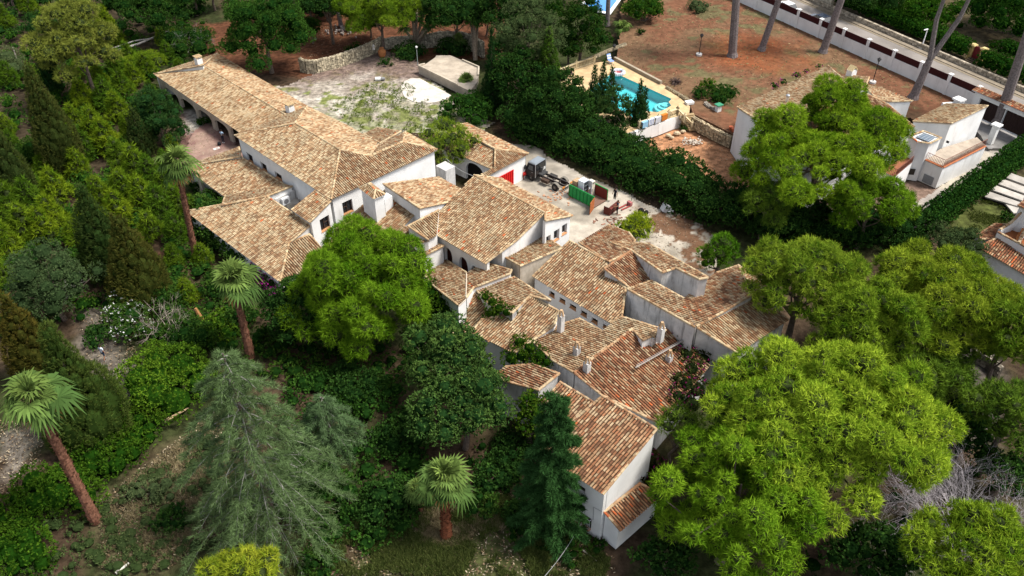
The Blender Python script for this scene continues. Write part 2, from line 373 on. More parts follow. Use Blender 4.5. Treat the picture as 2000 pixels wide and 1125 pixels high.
def inset(poly, offs):                                   # poly xy list, offsets per edge (positive = inward)
    n = len(poly); A2 = sum(poly[i][0] * poly[(i + 1) % n][1] - poly[(i + 1) % n][0] * poly[i][1] for i in range(n)); s = 1 if A2 > 0 else -1
    L = []
    for i in range(n):
        p, q = poly[i], poly[(i + 1) % n]; dx, dy = q[0] - p[0], q[1] - p[1]; l = math.hypot(dx, dy); nx, ny = -dy / l * s, dx / l * s
        L.append(((p[0] + nx * offs[i], p[1] + ny * offs[i]), (dx / l, dy / l), (nx, ny)))
    out = []
    for i in range(n):
        (p, d, nn), (q, e, mm) = L[i - 1], L[i]; cr = d[0] * e[1] - d[1] * e[0]
        if abs(cr) < .18: out.append((poly[i][0] + nn[0] * offs[i - 1] * .5 + mm[0] * offs[i] * .5, poly[i][1] + nn[1] * offs[i - 1] * .5 + mm[1] * offs[i] * .5)); continue
        t = ((q[0] - p[0]) * e[1] - (q[1] - p[1]) * e[0]) / cr; out.append((p[0] + d[0] * t, p[1] + d[1] * t))
    return out, s
def planez(pl, x, y): p, d, k = pl; return p[2] - k * ((x - p[0]) * d[0] + (y - p[1]) * d[1])
WHITE = (.8, .8, .8)
def wall_panel(parent, a, b, inn, th, z0, za, zb, ops, material, name='wall', frame=None, glass=True, door_or_shade=None, sill=(.42, .2, .09), mull=True):
    # a->b outer base line (xy), inn inward unit normal, ops: (u0,u1,zb,zt,arch)
    mb = MB(); L = math.hypot(b[0] - a[0], b[1] - a[1]); ex = ((b[0] - a[0]) / L, (b[1] - a[1]) / L)
    pt = lambda u, t, z: (a[0] + ex[0] * u + inn[0] * t, a[1] + ex[1] * u + inn[1] * t, z)
    top = lambda u: za + (zb - za) * u / L
    us = {0, L}
    for o in ops:
        n = 10 if o[4] else 1
        for i in range(n + 1): us.add(min(L, max(0, o[0] + (o[1] - o[0]) * i / n)))
    us = sorted(us)
    def otop(o, u):
        if not o[4]: return o[3]
        x = (u - (o[0] + o[1]) / 2) / ((o[1] - o[0]) / 2); return o[3] - o[4] * (1 - math.sqrt(max(0, 1 - x * x)))
    def piece(u, v, l0, l1, h0, h1):
        if max(h0 - l0, h1 - l1) < .01: return
        mb.hexa([pt(u, 0, l0), pt(v, 0, l1), pt(v, th, l1), pt(u, th, l0)], [pt(u, 0, h0), pt(v, 0, h1), pt(v, th, h1), pt(u, th, h0)], WHITE)
    for u, v in zip(us, us[1:]):
        if v - u < 1e-4: continue
        m = (u + v) / 2; o = next((o for o in ops if o[0] < m < o[1]), None)
        if o is None: piece(u, v, z0, z0, top(u), top(v))
        else:
            if o[2] > z0 + .02: piece(u, v, z0, z0, o[2], o[2])
            piece(u, v, otop(o, u), otop(o, v), top(u), top(v))
    wl = mb.build(name, material, parent)
    if door_or_shade:
        for o in ops:
            d = MB(); d.hexa([pt(o[0] - .1, th + .02, z0), pt(o[1] + .1, th + .02, z0), pt(o[1] + .1, th + .07, z0), pt(o[0] - .1, th + .07, z0)], [pt(o[0] - .1, th + .02, o[3] + .02), pt(o[1] + .1, th + .02, o[3] + .02), pt(o[1] + .1, th + .07, o[3] + .02), pt(o[0] - .1, th + .07, o[3] + .02)], door_or_shade); d.build('door', M_matt, parent)  # real door, except in the garage arch: there a dark panel for inner shade
    for o in ops:
        if o[4] or not glass: continue
        f = MB(); c = frame or (.05, .03, .02); t0, t1 = th * .62, th * .62 + .07; wd = .07; u0, u1, zb_, zt = o[:4]
        def bar(u, v, lo, hi): f.hexa([pt(u, t0, lo), pt(v, t0, lo), pt(v, t1, lo), pt(u, t1, lo)], [pt(u, t0, hi), pt(v, t0, hi), pt(v, t1, hi), pt(u, t1, hi)], c)
        bar(u0, u0 + wd, zb_, zt); bar(u1 - wd, u1, zb_, zt); bar(u0 + wd, u1 - wd, zb_, zb_ + wd); bar(u0 + wd, u1 - wd, zt - wd, zt)
        if mull: bar((u0 + u1) / 2 - .03, (u0 + u1) / 2 + .03, zb_ + wd, zt - wd); bar(u0 + wd, (u0 + u1) / 2 - .03, (zb_ + zt) / 2 - .03, (zb_ + zt) / 2 + .03)
        wn = f.build('window', M_any, parent)
        g = MB(); g.hexa([pt(u0 + .01, t1 + .005, zb_ + .01), pt(u1 - .01, t1 + .005, zb_ + .01), pt(u1 - .01, t1 + .02, zb_ + .01), pt(u0 + .01, t1 + .02, zb_ + .01)],
                        [pt(u0 + .01, t1 + .005, zt - .01), pt(u1 - .01, t1 + .005, zt - .01), pt(u1 - .01, t1 + .02, zt - .01), pt(u0 + .01, t1 + .02, zt - .01)], (.02, .02, .02)); g.build('pane', M_glass, wn)
        if sill:
            k = MB(); k.hexa([pt(u0 - .03, -.05, zb_ - .06), pt(u1 + .03, -.05, zb_ - .06), pt(u1 + .03, t0, zb_ - .06), pt(u0 - .03, t0, zb_ - .06)],
                             [pt(u0 - .03, -.05, zb_ - .01), pt(u1 + .03, -.05, zb_ - .01), pt(u1 + .03, t0, zb_ + .05), pt(u0 - .03, t0, zb_ + .05)], sill); k.build('sill', M_any, wn)
    return wl
ROOFS = {}
def roof(parent, name, fall, k, anchor, px, red=.5, wallm=None, z0=0, nocap=(), ops=None, nowall=False, deep=None, ovh=.22, capr=.11, single=0, thick=.13, trail=None, winarg=None):
    pl = mkplane(fall, k, anchor); poly = [hit(pl, *q) for q in px]; n = len(poly)
    rf = Roof(); rf.pl = pl; rf.poly = poly; rf.frame = roof_frame(poly, pl); ROOFS[name] = rf; seed = sum(map(ord, name)) * 7
    zs = [p.z for p in poly]; zm = (min(zs) + max(zs)) / 2; ty = [etype(poly[i], poly[(i + 1) % n], pl, zm) for i in range(n)]; rf.ty = ty
    nv = rf.frame[3]; m = MB(); A2 = sum(poly[i].x * poly[(i + 1) % n].y - poly[(i + 1) % n].x * poly[i].y for i in range(n))
    order = poly if A2 > 0 else poly[::-1]; lo = [p - nv * thick for p in order]
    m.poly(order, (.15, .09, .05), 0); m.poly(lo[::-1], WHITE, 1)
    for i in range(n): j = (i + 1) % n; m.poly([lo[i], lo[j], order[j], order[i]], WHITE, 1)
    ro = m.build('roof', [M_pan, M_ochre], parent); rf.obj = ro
    t = MB()
    if single:
        U, V0, V1 = make_tiles(rf, seed=seed); C = tilecol(rng(seed + 50), red, len(U)); zz = rng(seed).random(len(U)) * .018
        cen = to_world(np.stack([U, (V0 + V1) / 2, U * 0], 1), rf.frame); od = np.argsort(((cen - np.array((0, 0, H))) ** 2).sum(1))
        near = od[:single]; far = od[single:]; rest = (U[far], V0[far], V1[far], C[far], zz[far]); o, a, up, nn = rf.frame
        var = []
        for i in range(28):
            q = MB(); q.addn(tile_verts(np.zeros(1), np.array([0.]), np.array([.365]))[0], TF, tilecol(rng(i), red, 1)[0]); var.append(q.mesh('roof_tile', M_tile))
        R4 = Matrix((a, up, nn)).transposed().to_4x4(); base = Vector(root_loc(parent))
        for c, i in enumerate(near):
            tl = bpy.data.objects.new('roof_tile', var[(int(i) * 17 + c) % 28]); COL.objects.link(tl); tl.parent = ro
            mw = R4.copy(); mw.translation = o + a * U[i] + up * V0[i] + nn * zz[i] - base; sy = (V1[i] - V0[i]) / .365
            tl.matrix_local = mw @ Matrix.Diagonal((1, sy, 1, 1))
        U, V0, V1, C, zz = rest
        if len(U):
            V = tile_verts(U, V0, V1); V[:, :, 2] += zz[:, None]
            t.addn(to_world(V.reshape(-1, 3), rf.frame), (TF[None] + (np.arange(len(U)) * 10)[:, None, None]).reshape(-1, 4), np.repeat(C, 10, 0))
    else: tiles_into(t, rf, red, seed)
    for i in range(n):
        if ty[i] in ('high', 'rake', 'hip') and i not in nocap:
            cap_line(t, poly[i], poly[(i + 1) % n], capr if ty[i] != 'rake' else .095, seed + i, .03 if ty[i] != 'rake' else .015, red)
    if t.n: o = t.build('tile_rows', M_tile, ro); o['kind'] = 'stuff'
    if nowall: return rf
    ops = ops or {}; deep = deep or {}
    offs = []
    for i in range(n):
        b = {'eave': ovh, 'rake': .07, 'high': .05, 'hip': .02}[ty[i]]
        if i in ops: b += deep.get(i, .34)
        offs.append(b)
    xy = [(p.x, p.y) for p in poly]; ins, s = inset(xy, offs)
    zt = [planez(pl, *q) - thick * 1.05 for q in ins]
    if s < 0: ins = ins[::-1]; zt = zt[::-1]
    wb = MB(); wb.prism(ins, z0, zt, WHITE); wb.build('wall', wallm or M_white, parent)
    for i, opl in ops.items():
        off2 = list(offs); off2[i] -= deep.get(i, .34); i2, _ = inset(xy, off2); a, b = i2[i], i2[(i + 1) % n]
        d = (b[0] - a[0], b[1] - a[1]); l = math.hypot(*d); inn = (-d[1] / l * s, d[0] / l * s); res = []
        for o in opl:
            (ua, za), (ub, zb) = hit_vert(a, b, *o[0]), hit_vert(a, b, *o[1])
            if o[0] == 'abs': pass
            res.append((min(ua, ub), max(ua, ub), max(z0, min(za, zb)) if len(o) < 4 else o[3], max(za, zb), o[2] if len(o) > 2 else 0))
        wall_panel(parent, a, b, inn, .3, z0, planez(pl, *a) - thick * 1.05, planez(pl, *b) - thick * 1.05, res, wallm or M_white, **(winarg or {}))
    return rf
def chimney(parent, px, py, rname, size=(.6, .6), h=1.0, cap=True, ang=-45, material=None, capcol=(.5, .36, .2)):
    rf = ROOFS[rname]; p = hit(rf.pl, px, py); m = MB(); m.box((p.x, p.y, p.z + h / 2 - .3), (size[0], size[1], h + .6), ang, WHITE)
    ch = m.build('chimney', material or M_grimy, rf.obj)
    return ch, p
# ------------------------------------------------------------------ the villa
V_ = thing('villa', 'sprawling abandoned white villa with many weathered clay tile roofs in the middle of the trees', 'villa', P(840, 430))
r = roof
r(V_, 'W1', 'B-', .30, (301, 145, 2.6), [(301, 145), (396, 128), (559, 225), (473, 262)], .1, ops={3: [((449, 250), (468, 259), .5, 0), ((417, 230), (444, 250), .5, 0), ((385, 210), (412, 232), .5, 0), ((351, 188), (380, 210), .5, 0), ((318, 166), (346, 186), .5, 0)]}, deep={3: 2.4}, winarg=dict(glass=False), wallm=M_ochre)
r(V_, 'W2', 'B+', .30, (559, 225, 3.95), [(396, 128), (424, 105), (477, 137), (600, 208), (559, 225)], .35)
r(V_, 'W3', 'A-', .30, (301, 145, 2.6), [(301, 145), (424, 105), (396, 128)], .2)
r(V_, 'M1', 'B-', .32, (459, 265, 6.0), [(459, 265), (576, 241), (664, 293), (647, 390)], .15, ops={3: [((481, 297), (496, 321)), ((508, 315), (523, 338)), ((536, 334), (552, 355))]})
r(V_, 'M2', 'A+', .32, (647, 390, 6.0), [(664, 293), (647, 390), (854, 292.7), (787, 277.5), (723.5, 306)], .45, ops={1: [((668, 397), (690.5, 411))]}, nocap=(4,))
r(V_, 'M3', 'B+', .32, (664, 293, 7.45), [(576, 241), (600, 208.5), (680, 247), (736, 279), (723.5, 305), (664, 293)], .3, nocap=(3,))
r(V_, 'M4', 'A-', .32, (459, 265, 6.0), [(459, 265), (600, 208.5), (576, 241)], .15)
r(V_, 'X1', 'A-', .32, (787, 277.5, 6.75), [(723, 304), (739, 283), (787, 261), (792, 258), (787, 277)], .4)
r(V_, 'X2', 'B+', .32, (854, 292.7, 6.0), [(787, 277), (792, 258), (854, 292.7)], .3)
r(V_, 'S1', 'A-', .25, (742, 280, 5.6), [(710.7, 262), (737, 250), (783, 257.3), (742, 280)], .4)
r(V_, 'C1', 'B-', .32, (646, 393, 5.85), [(614.7, 373.7), (646, 393), (604.7, 434.7), (570, 410)], .3, ops={1: [((624, 430), (646, 443))]})
r(V_, 'P1b', 'B-', .30, (360, 326, 2.6), [(360, 326), (470, 307), (557, 362), (440, 385)], .35, ops={3: [((371, 337), (386, 352), 0, .3), ((391, 353), (414, 370), 0, .3), ((419, 373), (434, 384), 0, .3)]}, deep={3: 2.0}, winarg=dict(glass=False), wallm=M_ochre)
r(V_, 'P1a', 'A-', .30, (360, 326, 2.6), [(360, 326), (467, 288), (470, 307)], .3)
r(V_, 'P1c', 'A-', .30, (364, 413, 2.6), [(440, 383), (555, 360), (571, 364), (521, 384), (434, 402)], .3, nocap=(0, 1))
r(V_, 'P2', 'B-', .30, (364, 413, 2.6), [(364, 413), (521, 384), (606, 440), (564, 476), (547, 551)], .25)
r(V_, 'P3', 'A+', .30, (547, 551, 2.6), [(564, 475), (605, 458), (645, 505), (547, 553)], .3)
r(V_, 'R3', 'B-', .32, (819, 410, 5.2), [(707, 403), (751, 373), (819, 410), (787, 441.5), (838, 470), (797, 482), (740, 520), (640, 480), (658, 446)], .5, nocap=(4, 5, 6, 7))
r(V_, 'R4', 'A+', .32, (857, 411, 5.4), [(796.6, 442), (857, 411), (852.8, 459.5), (836.5, 468.7)], .2, nocap=(1, 2))
r(V_, 'R5', 'B-', .32, (854, 460, 4.2), [(926, 343), (1064, 416), (1010, 469), (948, 515), (854, 460), (858, 412)], .4, nocap=(4, 5), ops={3: [((868, 481), (884, 516), .75, 0), ((896, 498), (914, 532), .75, 0), ((920, 516), (933, 530), .6, 0)]}, deep={3: 1.6}, winarg=dict(glass=False, door_or_shade=(.05, .014, .01)))
r(V_, 'R5b', 'B+', .32, (926, 343, 6.45), [(926, 343), (980, 349.6), (1118, 421.6), (1065, 431.5), (1064, 416)], .5, ops={2: [((1098, 441), (1107, 454)), ((1082, 452), (1092, 466)), ((1067, 463), (1075, 474))]}, winarg=dict(mull=False, frame=(.5, .5, .5)))
r(V_, 'R6', 'B+', .30, (819.4, 407, 6.3), [(749, 360), (856.4, 346.4), (899, 370), (874, 395.5), (819.4, 407)], .5)
r(V_, 'R7', 'A-', .3, (1098, 487, 4.9), [(950, 483), (1060, 460), (1098, 485), (1082, 492), (1016, 520)], .35, wallm=M_ochre)
r(V_, 'R8', 'A-', .3, (867, 480, 3.6), [(794, 481), (836, 472), (867, 480), (822, 503)], .6)
r(V_, 'R9', 'A-', .36, (912, 534, 3.1), [(815, 522), (871, 508.5), (912, 534), (910, 583), (895, 597), (848, 560)], .55, nocap=(2, 3))
r(V_, 'R10', 'A-', .28, (912, 535, 2.9), [(912, 535), (942, 516), (951, 514), (999, 528), (996, 535), (925, 562), (911, 582)], .6, nocap=(6,))
r(V_, 'R11', 'B-', .3, (924, 570, 2.9), [(924, 570), (955, 594), (945, 645), (885, 655), (880, 620)], .2)
r(V_, 'R12', 'B-', .3, (1035, 577, 4.6), [(1035, 577), (1092, 609), (1082, 637), (1004, 690), (960, 668), (920, 650), (940, 625), (999, 613)], .5)
r(V_, 'R13', 'A-', .3, (1076, 588, 5.2), [(926, 563), (1004, 542), (1076, 588), (1035, 578), (1000, 612), (955, 594)], .4, wallm=M_grimy)
r(V_, 'R14', 'A-', .3, (1184, 678, 5.2), [(1028, 656), (1132, 623), (1176, 647), (1184, 678), (1121, 728), (1079, 704)], .5, wallm=M_grimy, nocap=(2,))
r(V_, 'R15', 'A-', .3, (1184, 677, 5.1), [(1177, 648), (1215, 619), (1300, 645), (1255, 665), (1234, 643), (1184, 677)], .2, nocap=(5,))
r(V_, 'R16', 'A+', .3, (1121, 728.5, 5.3), [(1121, 728.5), (1234, 643), (1262, 665), (1297, 640), (1335, 668), (1385, 715), (1290, 828), (1176, 773)], 1.5, wallm=M_grimy, nocap=(1,))
r(V_, 'R17', 'B-', .32, (1178, 965.5, 5.2), [(1176, 774), (1282, 839), (1178, 965.5), (1050, 881)], 1.15, single=300, ops={2: [((1123, 941), (1142, 966))]}, winarg=dict(sill=None))
r(V_, 'R18', 'B-', .32, (1160, 787, 4.8), [(1094, 747), (1160, 787), (1100, 850), (1057, 789)], 1.4, wallm=M_grimy)
r(V_, 'R19', 'A-', .3, (1052, 762, 4.6), [(962, 738), (988, 717), (1040, 712), (1092, 730), (1052, 762)], 1.2, wallm=M_grimy)
r(V_, 'R20', 'B-', .32, (1040, 540, 3.7), [(1112, 471), (1187, 512), (1180, 526), (1222, 564), (1214, 620), (1192, 631), (1040, 540)], .5, ops={5: [((1073, 567), (1083, 582)), ((1093, 580), (1104, 594)), ((1113, 592), (1125, 607)), ((1135, 605), (1146, 620)), ((1156, 619), (1167, 634)), ((1178, 632), (1187, 644))]}, winarg=dict(mull=False))
r(V_, 'R21', 'A-', .25, (1189, 512, 5.3), [(1131, 475), (1189, 440), (1228, 455), (1240, 470), (1231, 491), (1189, 512)], 1.1)
r(V_, 'R22', 'A-', .25, (1231, 491, 5.5), [(1190.6, 473), (1267, 477), (1382.6, 542.6), (1365, 546), (1319.5, 524), (1293.7, 532.8), (1231.5, 489)], .6, wallm=M_grimy)
r(V_, 'R23', 'A+', .3, (1231, 491, 5.6), [(1231, 491), (1180, 525), (1228, 561), (1272, 549), (1316, 571), (1280, 538)], 1.3, wallm=M_grimy, nocap=(2, 3))
r(V_, 'R24', 'A-', .24, (1225, 565, 5.2), [(1225, 565), (1272, 549), (1336, 584), (1358, 640)], .6, wallm=M_grimy, nocap=(2,))
r(V_, 'R25', 'A-', .3, (1360, 638, 6.3), [(1337, 584), (1400, 533), (1442, 519), (1470, 575), (1413, 609), (1360, 638)], 1.0, wallm=M_grimy, nocap=(5,))
r(V_, 'R26', 'A+', .3, (1361, 640, 6.2), [(1361, 640), (1470, 573), (1540, 625), (1440, 690)], .5, wallm=M_grimy)
r(V_, 'R27', 'B+', .3, (1470, 575, 6.2), [(1442, 519), (1500, 545), (1530, 590), (1470, 575)], .6)
r(V_, 'R29', 'A+', .4, (1180, 1000, 2.9), [(1180, 1000), (1250, 945), (1292, 968), (1212, 1037)], 1.3)
# chimneys, vents
def flue(px, py, rn, h=1.1, s=.42):
    ch, p = chimney(V_, px, py, rn, (s, s), h); m = MB(); z = p.z + h
    for i in range(4):
        q = math.radians(-45 + 90 * i); m.tube([(p.x + math.cos(q) * s * .5, p.y + math.sin(q) * s * .5, z), (p.x + math.cos(q) * s * .12, p.y + math.sin(q) * s * .12, z + .5)], .075, (.42, .28, .16), n=5)
    m.build('chimney_cap', M_tile, ch)
for q in ((1095, 640, 'R12', 1.3), (1126, 693, 'R14', .8), (1146, 721, 'R14', .7), (1272, 672, 'R16', .8), (1290, 655, 'R15', .8), (1306, 705, 'R16', .6)): flue(*q)
for px, py, rn in ((390, 128, 'W1'), (568, 222, 'W2')):
    ch, p = chimney(V_, px, py, rn, (.85, .7), .95, material=M_white); m = MB()
    for sx in (-1, 1):
        for sy in (-1, 1): q = Vector((sx * .33, sy * .26, 0)); q.rotate(Matrix.Rotation(math.radians(-45), 3, 'Z')); m.box((p.x + q.x, p.y + q.y, p.z + 1.06), (.14, .14, .24), -45, (.5, .42, .3))
    for i in range(5): m.box((p.x, p.y, p.z + 1.2 + .001 * i), (1.0, .17, .07), -45, (.52, .4, .25)); m.box((p.x + (i - 2) * .13, p.y + (i - 2) * .13, p.z + 1.25), (.9, .12, .09), -45, (.5, .36, .2))
    m.build('chimney_cap', M_tile, ch)
# big hipped chimney stack on the front of the tall block
def stack():
    z = 6.9; c = [P(703.5, 367, z), P(732, 389, z), P(751, 378, z), P(722, 359, z)]
    cen = sum(c, Vector()) / 4; ax = (c[1] - c[0]).normalized(); by = Vector((-ax.y, ax.x, 0)); L = (c[1] - c[0]).length; W = abs((c[2] - c[1]).dot(by))
    L, W = L * .98, W
    f = lambda u, v, zz: cen + ax * u + by * v + Vector((0, 0, zz - z))
    m = MB(); hl, hw = L / 2 - .1, W / 2 - .1; q = [(-hl, -hw), (hl, -hw), (hl, hw), (-hl, hw)]
    m.hexa([f(u, v, 0) for u, v in q], [f(u, v, 6.75) for u, v in q], WHITE)
    q = [(-L / 2, -W / 2), (L / 2, -W / 2), (L / 2, W / 2), (-L / 2, W / 2)]; m.hexa([f(u, v, 6.76) for u, v in q], [f(u, v, 6.88) for u, v in q], WHITE)
    o = m.build('wall', M_white, V_); a = L / 2 - W / 2; g = [f(u, v, 6.885) for u, v in q]; t1, t2 = f(-a, 0, 7.35), f(a, 0, 7.35); t = MB()
    for poly, fd in (((g[0], g[1], t2, t1), -by), ((g[2], g[3], t1, t2), by), ((g[1], g[2], t2), ax), ((g[3], g[0], t1), -ax)):
        k = .465 / (W / 2); rf = Roof(); rf.poly = list(poly); rf.pl = (poly[0], (fd.x, fd.y), k); rf.frame = roof_frame(rf.poly, rf.pl); t.poly(poly, (.15, .09, .05)); tiles_into(t, rf, .1, 3)
    for a_, b_ in ((t1, t2), (g[0], t1), (g[1], t2), (g[2], t2), (g[3], t1)): cap_line(t, a_, b_, .09)
    t.build('roof', M_tile, V_)
    # grey vent box behind
    pv = hit(ROOFS['R3'].pl, 756, 407); m = MB(); m.box((pv.x, pv.y, pv.z + .5), (.8, .9, 1.7), -45, (.6, .6, .6)); v = m.build('vent_box', M_white, V_)
    m = MB(); d = Vector(DIRV(-45)); e = Vector(DIRV(225)); m.box((pv.x + e.x * .46, pv.y + e.y * .46, pv.z + .75), (.7, .04, .9), -45, (.17, .2, .22))
    for i in range(7): m.box((pv.x + e.x * .49, pv.y + e.y * .49, pv.z + .4 + i * .115), (.7, .03, .04), -45, (.25, .28, .3))
    m.build('vent_grille', M_any, v)
stack()
# small flat-topped annexe at the end of the front wing, roof terrace with air conditioners, parapets
def annex():
    m = MB(); p = P(858, 322, 3.6); d = Vector((*DIRV(-45), 0)); e = Vector((*DIRV(45), 0))
    m.box(p + e * .3 + d * .6 + Vector((0, 0, -1.8)), (1.5, 1.3, 3.6), -45, WHITE); m.build('wall', M_grimy, V_)
    m = MB(); q = hit_z(872, 335); m.box(q, (.7, .05, .9), 45, (.02, .02, .02)); m.build('window', M_any, V_)
def hit_z(px, py, z=2.6): return P(px, py, z)
annex()
def terrace():
    m = MB(); q = [P(536, 384, 3.0), P(560, 400, 3.0), P(583, 398, 3.0), P(588, 375, 3.0), P(575, 366, 3.0)]
    m.prism([(p.x, p.y) for p in q][::-1] if sum(q[i].x * q[(i + 1) % 5].y - q[(i + 1) % 5].x * q[i].y for i in range(5)) < 0 else [(p.x, p.y) for p in q], 0, 3.0, (.4, .37, .33)); m.build('terrace', M_conc, V_)
    m = MB(); a, b = P(537, 389, 3.9), P(575, 370, 3.9); w = (b - a).normalized(); c = (a + b) / 2; L = (b - a).length
    m.box((c.x, c.y, 3.4), (L, .2, 1.0), math.degrees(math.atan2(w.y, w.x)), WHITE); m.build('parapet', M_grimy, V_)
    for px, py in ((549, 397), (559, 399)):
        p = P(px, py, 3.05); t = thing('air_conditioner', {549: 'pale air conditioning unit nearest the roof edge on the small roof terrace', 559: 'grey air conditioning unit beside the wall on the small roof terrace'}[px], 'air conditioner', p)
        m = MB(); m.box((p.x, p.y, p.z + .42), (.8, .32, .72), 45, (.55, .56, .57)); m.build('casing', M_any, t)
        m = MB(); f = Vector(DIRV(-45)); m.cyl((p.x + f.x * .17, p.y + f.y * .17, p.z + .42), .26, .03, (.12, .12, .13), axis=(f.x, f.y, 0)); m.build('fan_grille', M_any, t)
        m = MB()
        for s in (-.3, .3): g = Vector(DIRV(45)) * s; m.box((p.x + g.x, p.y + g.y, p.z + .03), (.06, .34, .06), 45, (.1, .1, .1))
        m.build('foot', M_any, t)
terrace()
def southwall():   # low end wall beside the bottom roof and its window grille, the pole across the red roof, mortar strip
    m = MB(); a, b = P(1240, 725, 4.9), P(1335, 670, 4.7)
    m.tube([a + Vector((0, 0, .35)), b + Vector((0, 0, .3))], .05, (.28, .26, .24), n=6); m.tube([a + Vector((.1, .25, .36)), b + Vector((.1, .22, .3))], .03, (.2, .18, .17), n=5)
    tag(m.build('pole', M_matt), 'long grey pole lying diagonally across the red tile roof', 'pole')
    rf = ROOFS['R17']; i = 2; a, b = rf.poly[2], rf.poly[3]; inn = Vector(DIRV(45)); a2 = (a.x + inn.x * .22, a.y + inn.y * .22); b2 = (b.x + inn.x * .22, b.y + inn.y * .22)
    d = Vector((b2[0] - a2[0], b2[1] - a2[1])).normalized()
    u0, z0 = hit_vert(a2, b2, 1156, 1012); u1, z1 = hit_vert(a2, b2, 1118, 990); lo, _ = hit_vert(a2, b2, 1155, 1031)[1], 0
    m = MB(); pt = lambda u, t, z: Vector((a2[0] + d.x * u - inn.x * t, a2[1] + d.y * u - inn.y * t, z))
    zt = (z0 + z1) / 2; zb = lo - .05; m.hexa([pt(u0, -.005, zb), pt(u1, -.005, zb), pt(u1, .02, zb), pt(u0, .02, zb)], [pt(u0, -.005, zt), pt(u1, -.005, zt), pt(u1, .02, zt), pt(u0, .02, zt)], (.03, .02, .02))
    wn = m.build('window', M_any, V_); m = MB()
    for k in range(14): u = u0 + (u1 - u0) * k / 13; m.tube([pt(u, .2, zb), pt(u, .2, zt)], .022, (.4, .4, .42), n=5)
    for z in (zb, (zb + zt) / 2, zt): m.tube([pt(u0, .2, z), pt(u1, .2, z)], .022, (.4, .4, .42), n=5)
    for u in (u0, u1): m.tube([pt(u, 0, zt), pt(u, .2, zt)], .02, (.4, .4, .42), n=5)
    m.build('grille', M_any, wn); m = MB(); m.hexa([pt(u0, 0, zb - .2), pt(u1, 0, zb - .2), pt(u1, .24, zb - .2), pt(u0, .24, zb - .2)], [pt(u0, 0, zb - .02), pt(u1, 0, zb - .02), pt(u1, .24, zb - .02), pt(u0, .24, zb - .02)], (.33, .13, .06)); m.build('sill', M_any, wn)
    q = [hit_vert(a2, b2, x, y) for x, y in ((1159, 1015), (1160, 990), (1178, 1000))]; m = MB(); m.tube([pt(u, .03, z) for u, z in q], .012, (.15, .15, .16), n=4); m.build('pipe', M_any, V_)
    # service wire running down to the lower left
    m = MB(); s = pt(*[(u0 * .7 + u1 * .3), .05, zt - .1]); e = P(1060, 1130, 1.2); pts = [s.lerp(e, t) - Vector((0, 0, .5 * math.sin(math.pi * t))) for t in [i / 10 for i in range(11)]]
    m.tube(pts, .018, (.3, .3, .3), n=4); tag(m.build('cable', M_any), 'thin grey cable hanging from the barred window wall down to the lawn', 'cable')
    p, q = hit(ROOFS['R9'].pl, 911, 536), hit(ROOFS['R9'].pl, 910, 582); m = MB(); m.tube([p + Vector((0, 0, .14)), q + Vector((0, 0, .14))], .035, (.55, .48, .38), n=6); m.build('mortar_strip', M_matt, V_)
southwall()
G_ = thing('garage', 'small white garage with hipped tile roof and wide dark arch beside the truck', 'garage', P(960, 330))
r(G_, 'R28', 'B-', .3, (967, 327, 3.), [(966.7, 290.7), (880, 246), (862, 287), (958.7, 330), (967, 326.7)], .45, ops={2: [((909, 312), (945, 346), 1.0, 0)]}, deep={2: .9}, winarg=dict(glass=False, door_or_shade=(.012, .01, .009)), nocap=(4,))  # near-black panel added behind the arch stands for the shade inside, no door
r(G_, 'R28b', 'B+', .3, (966.7, 290.7, 3.75), [(966.7, 290.7), (880, 246), (912, 241), (1032, 300)], .6)
r(G_, 'R28c', 'A+', .3, (948, 346, 3.), [(967, 291), (1032, 301), (948, 346), (940, 340), (966, 327)], .6)
# ------------------------------------------------------------------ foliage
def unit(v): return v / np.maximum(np.linalg.norm(v, axis=-1, keepdims=True), 1e-9)
def clump_points(cl, dens, r, lo=-.35, cull=.86):        # cl (n,6) centre+radii -> points, normals, clump index
    area = 4 * np.pi * ((cl[:, 3] * cl[:, 4]) ** 1.6 / 3 + (cl[:, 3] * cl[:, 5]) ** 1.6 / 3 + (cl[:, 4] * cl[:, 5]) ** 1.6 / 3) ** (1 / 1.6)
    n = np.maximum(6, (area * dens * (1 - lo) / 2).astype(int)); idx = np.repeat(np.arange(len(cl)), n); N = len(idx)
    z = lo + (1 - lo) * r.random(N); q = r.random(N) * 2 * np.pi; s = np.sqrt(np.maximum(0, 1 - z * z)); d = np.stack([s * np.cos(q), s * np.sin(q), z], 1)
    rad = .8 + .28 * r.random(N); pts = cl[idx, :3] + d * cl[idx, 3:] * rad[:, None]; nor = unit(d / cl[idx, 3:])
    keep = np.ones(N, bool)
    if len(cl) > 1:
        for j in range(len(cl)):
            e = (((pts - cl[j, :3]) / cl[j, 3:]) ** 2).sum(1); keep &= ~((e < cull * cull) & (idx != j))
    return pts[keep], nor[keep], idx[keep]
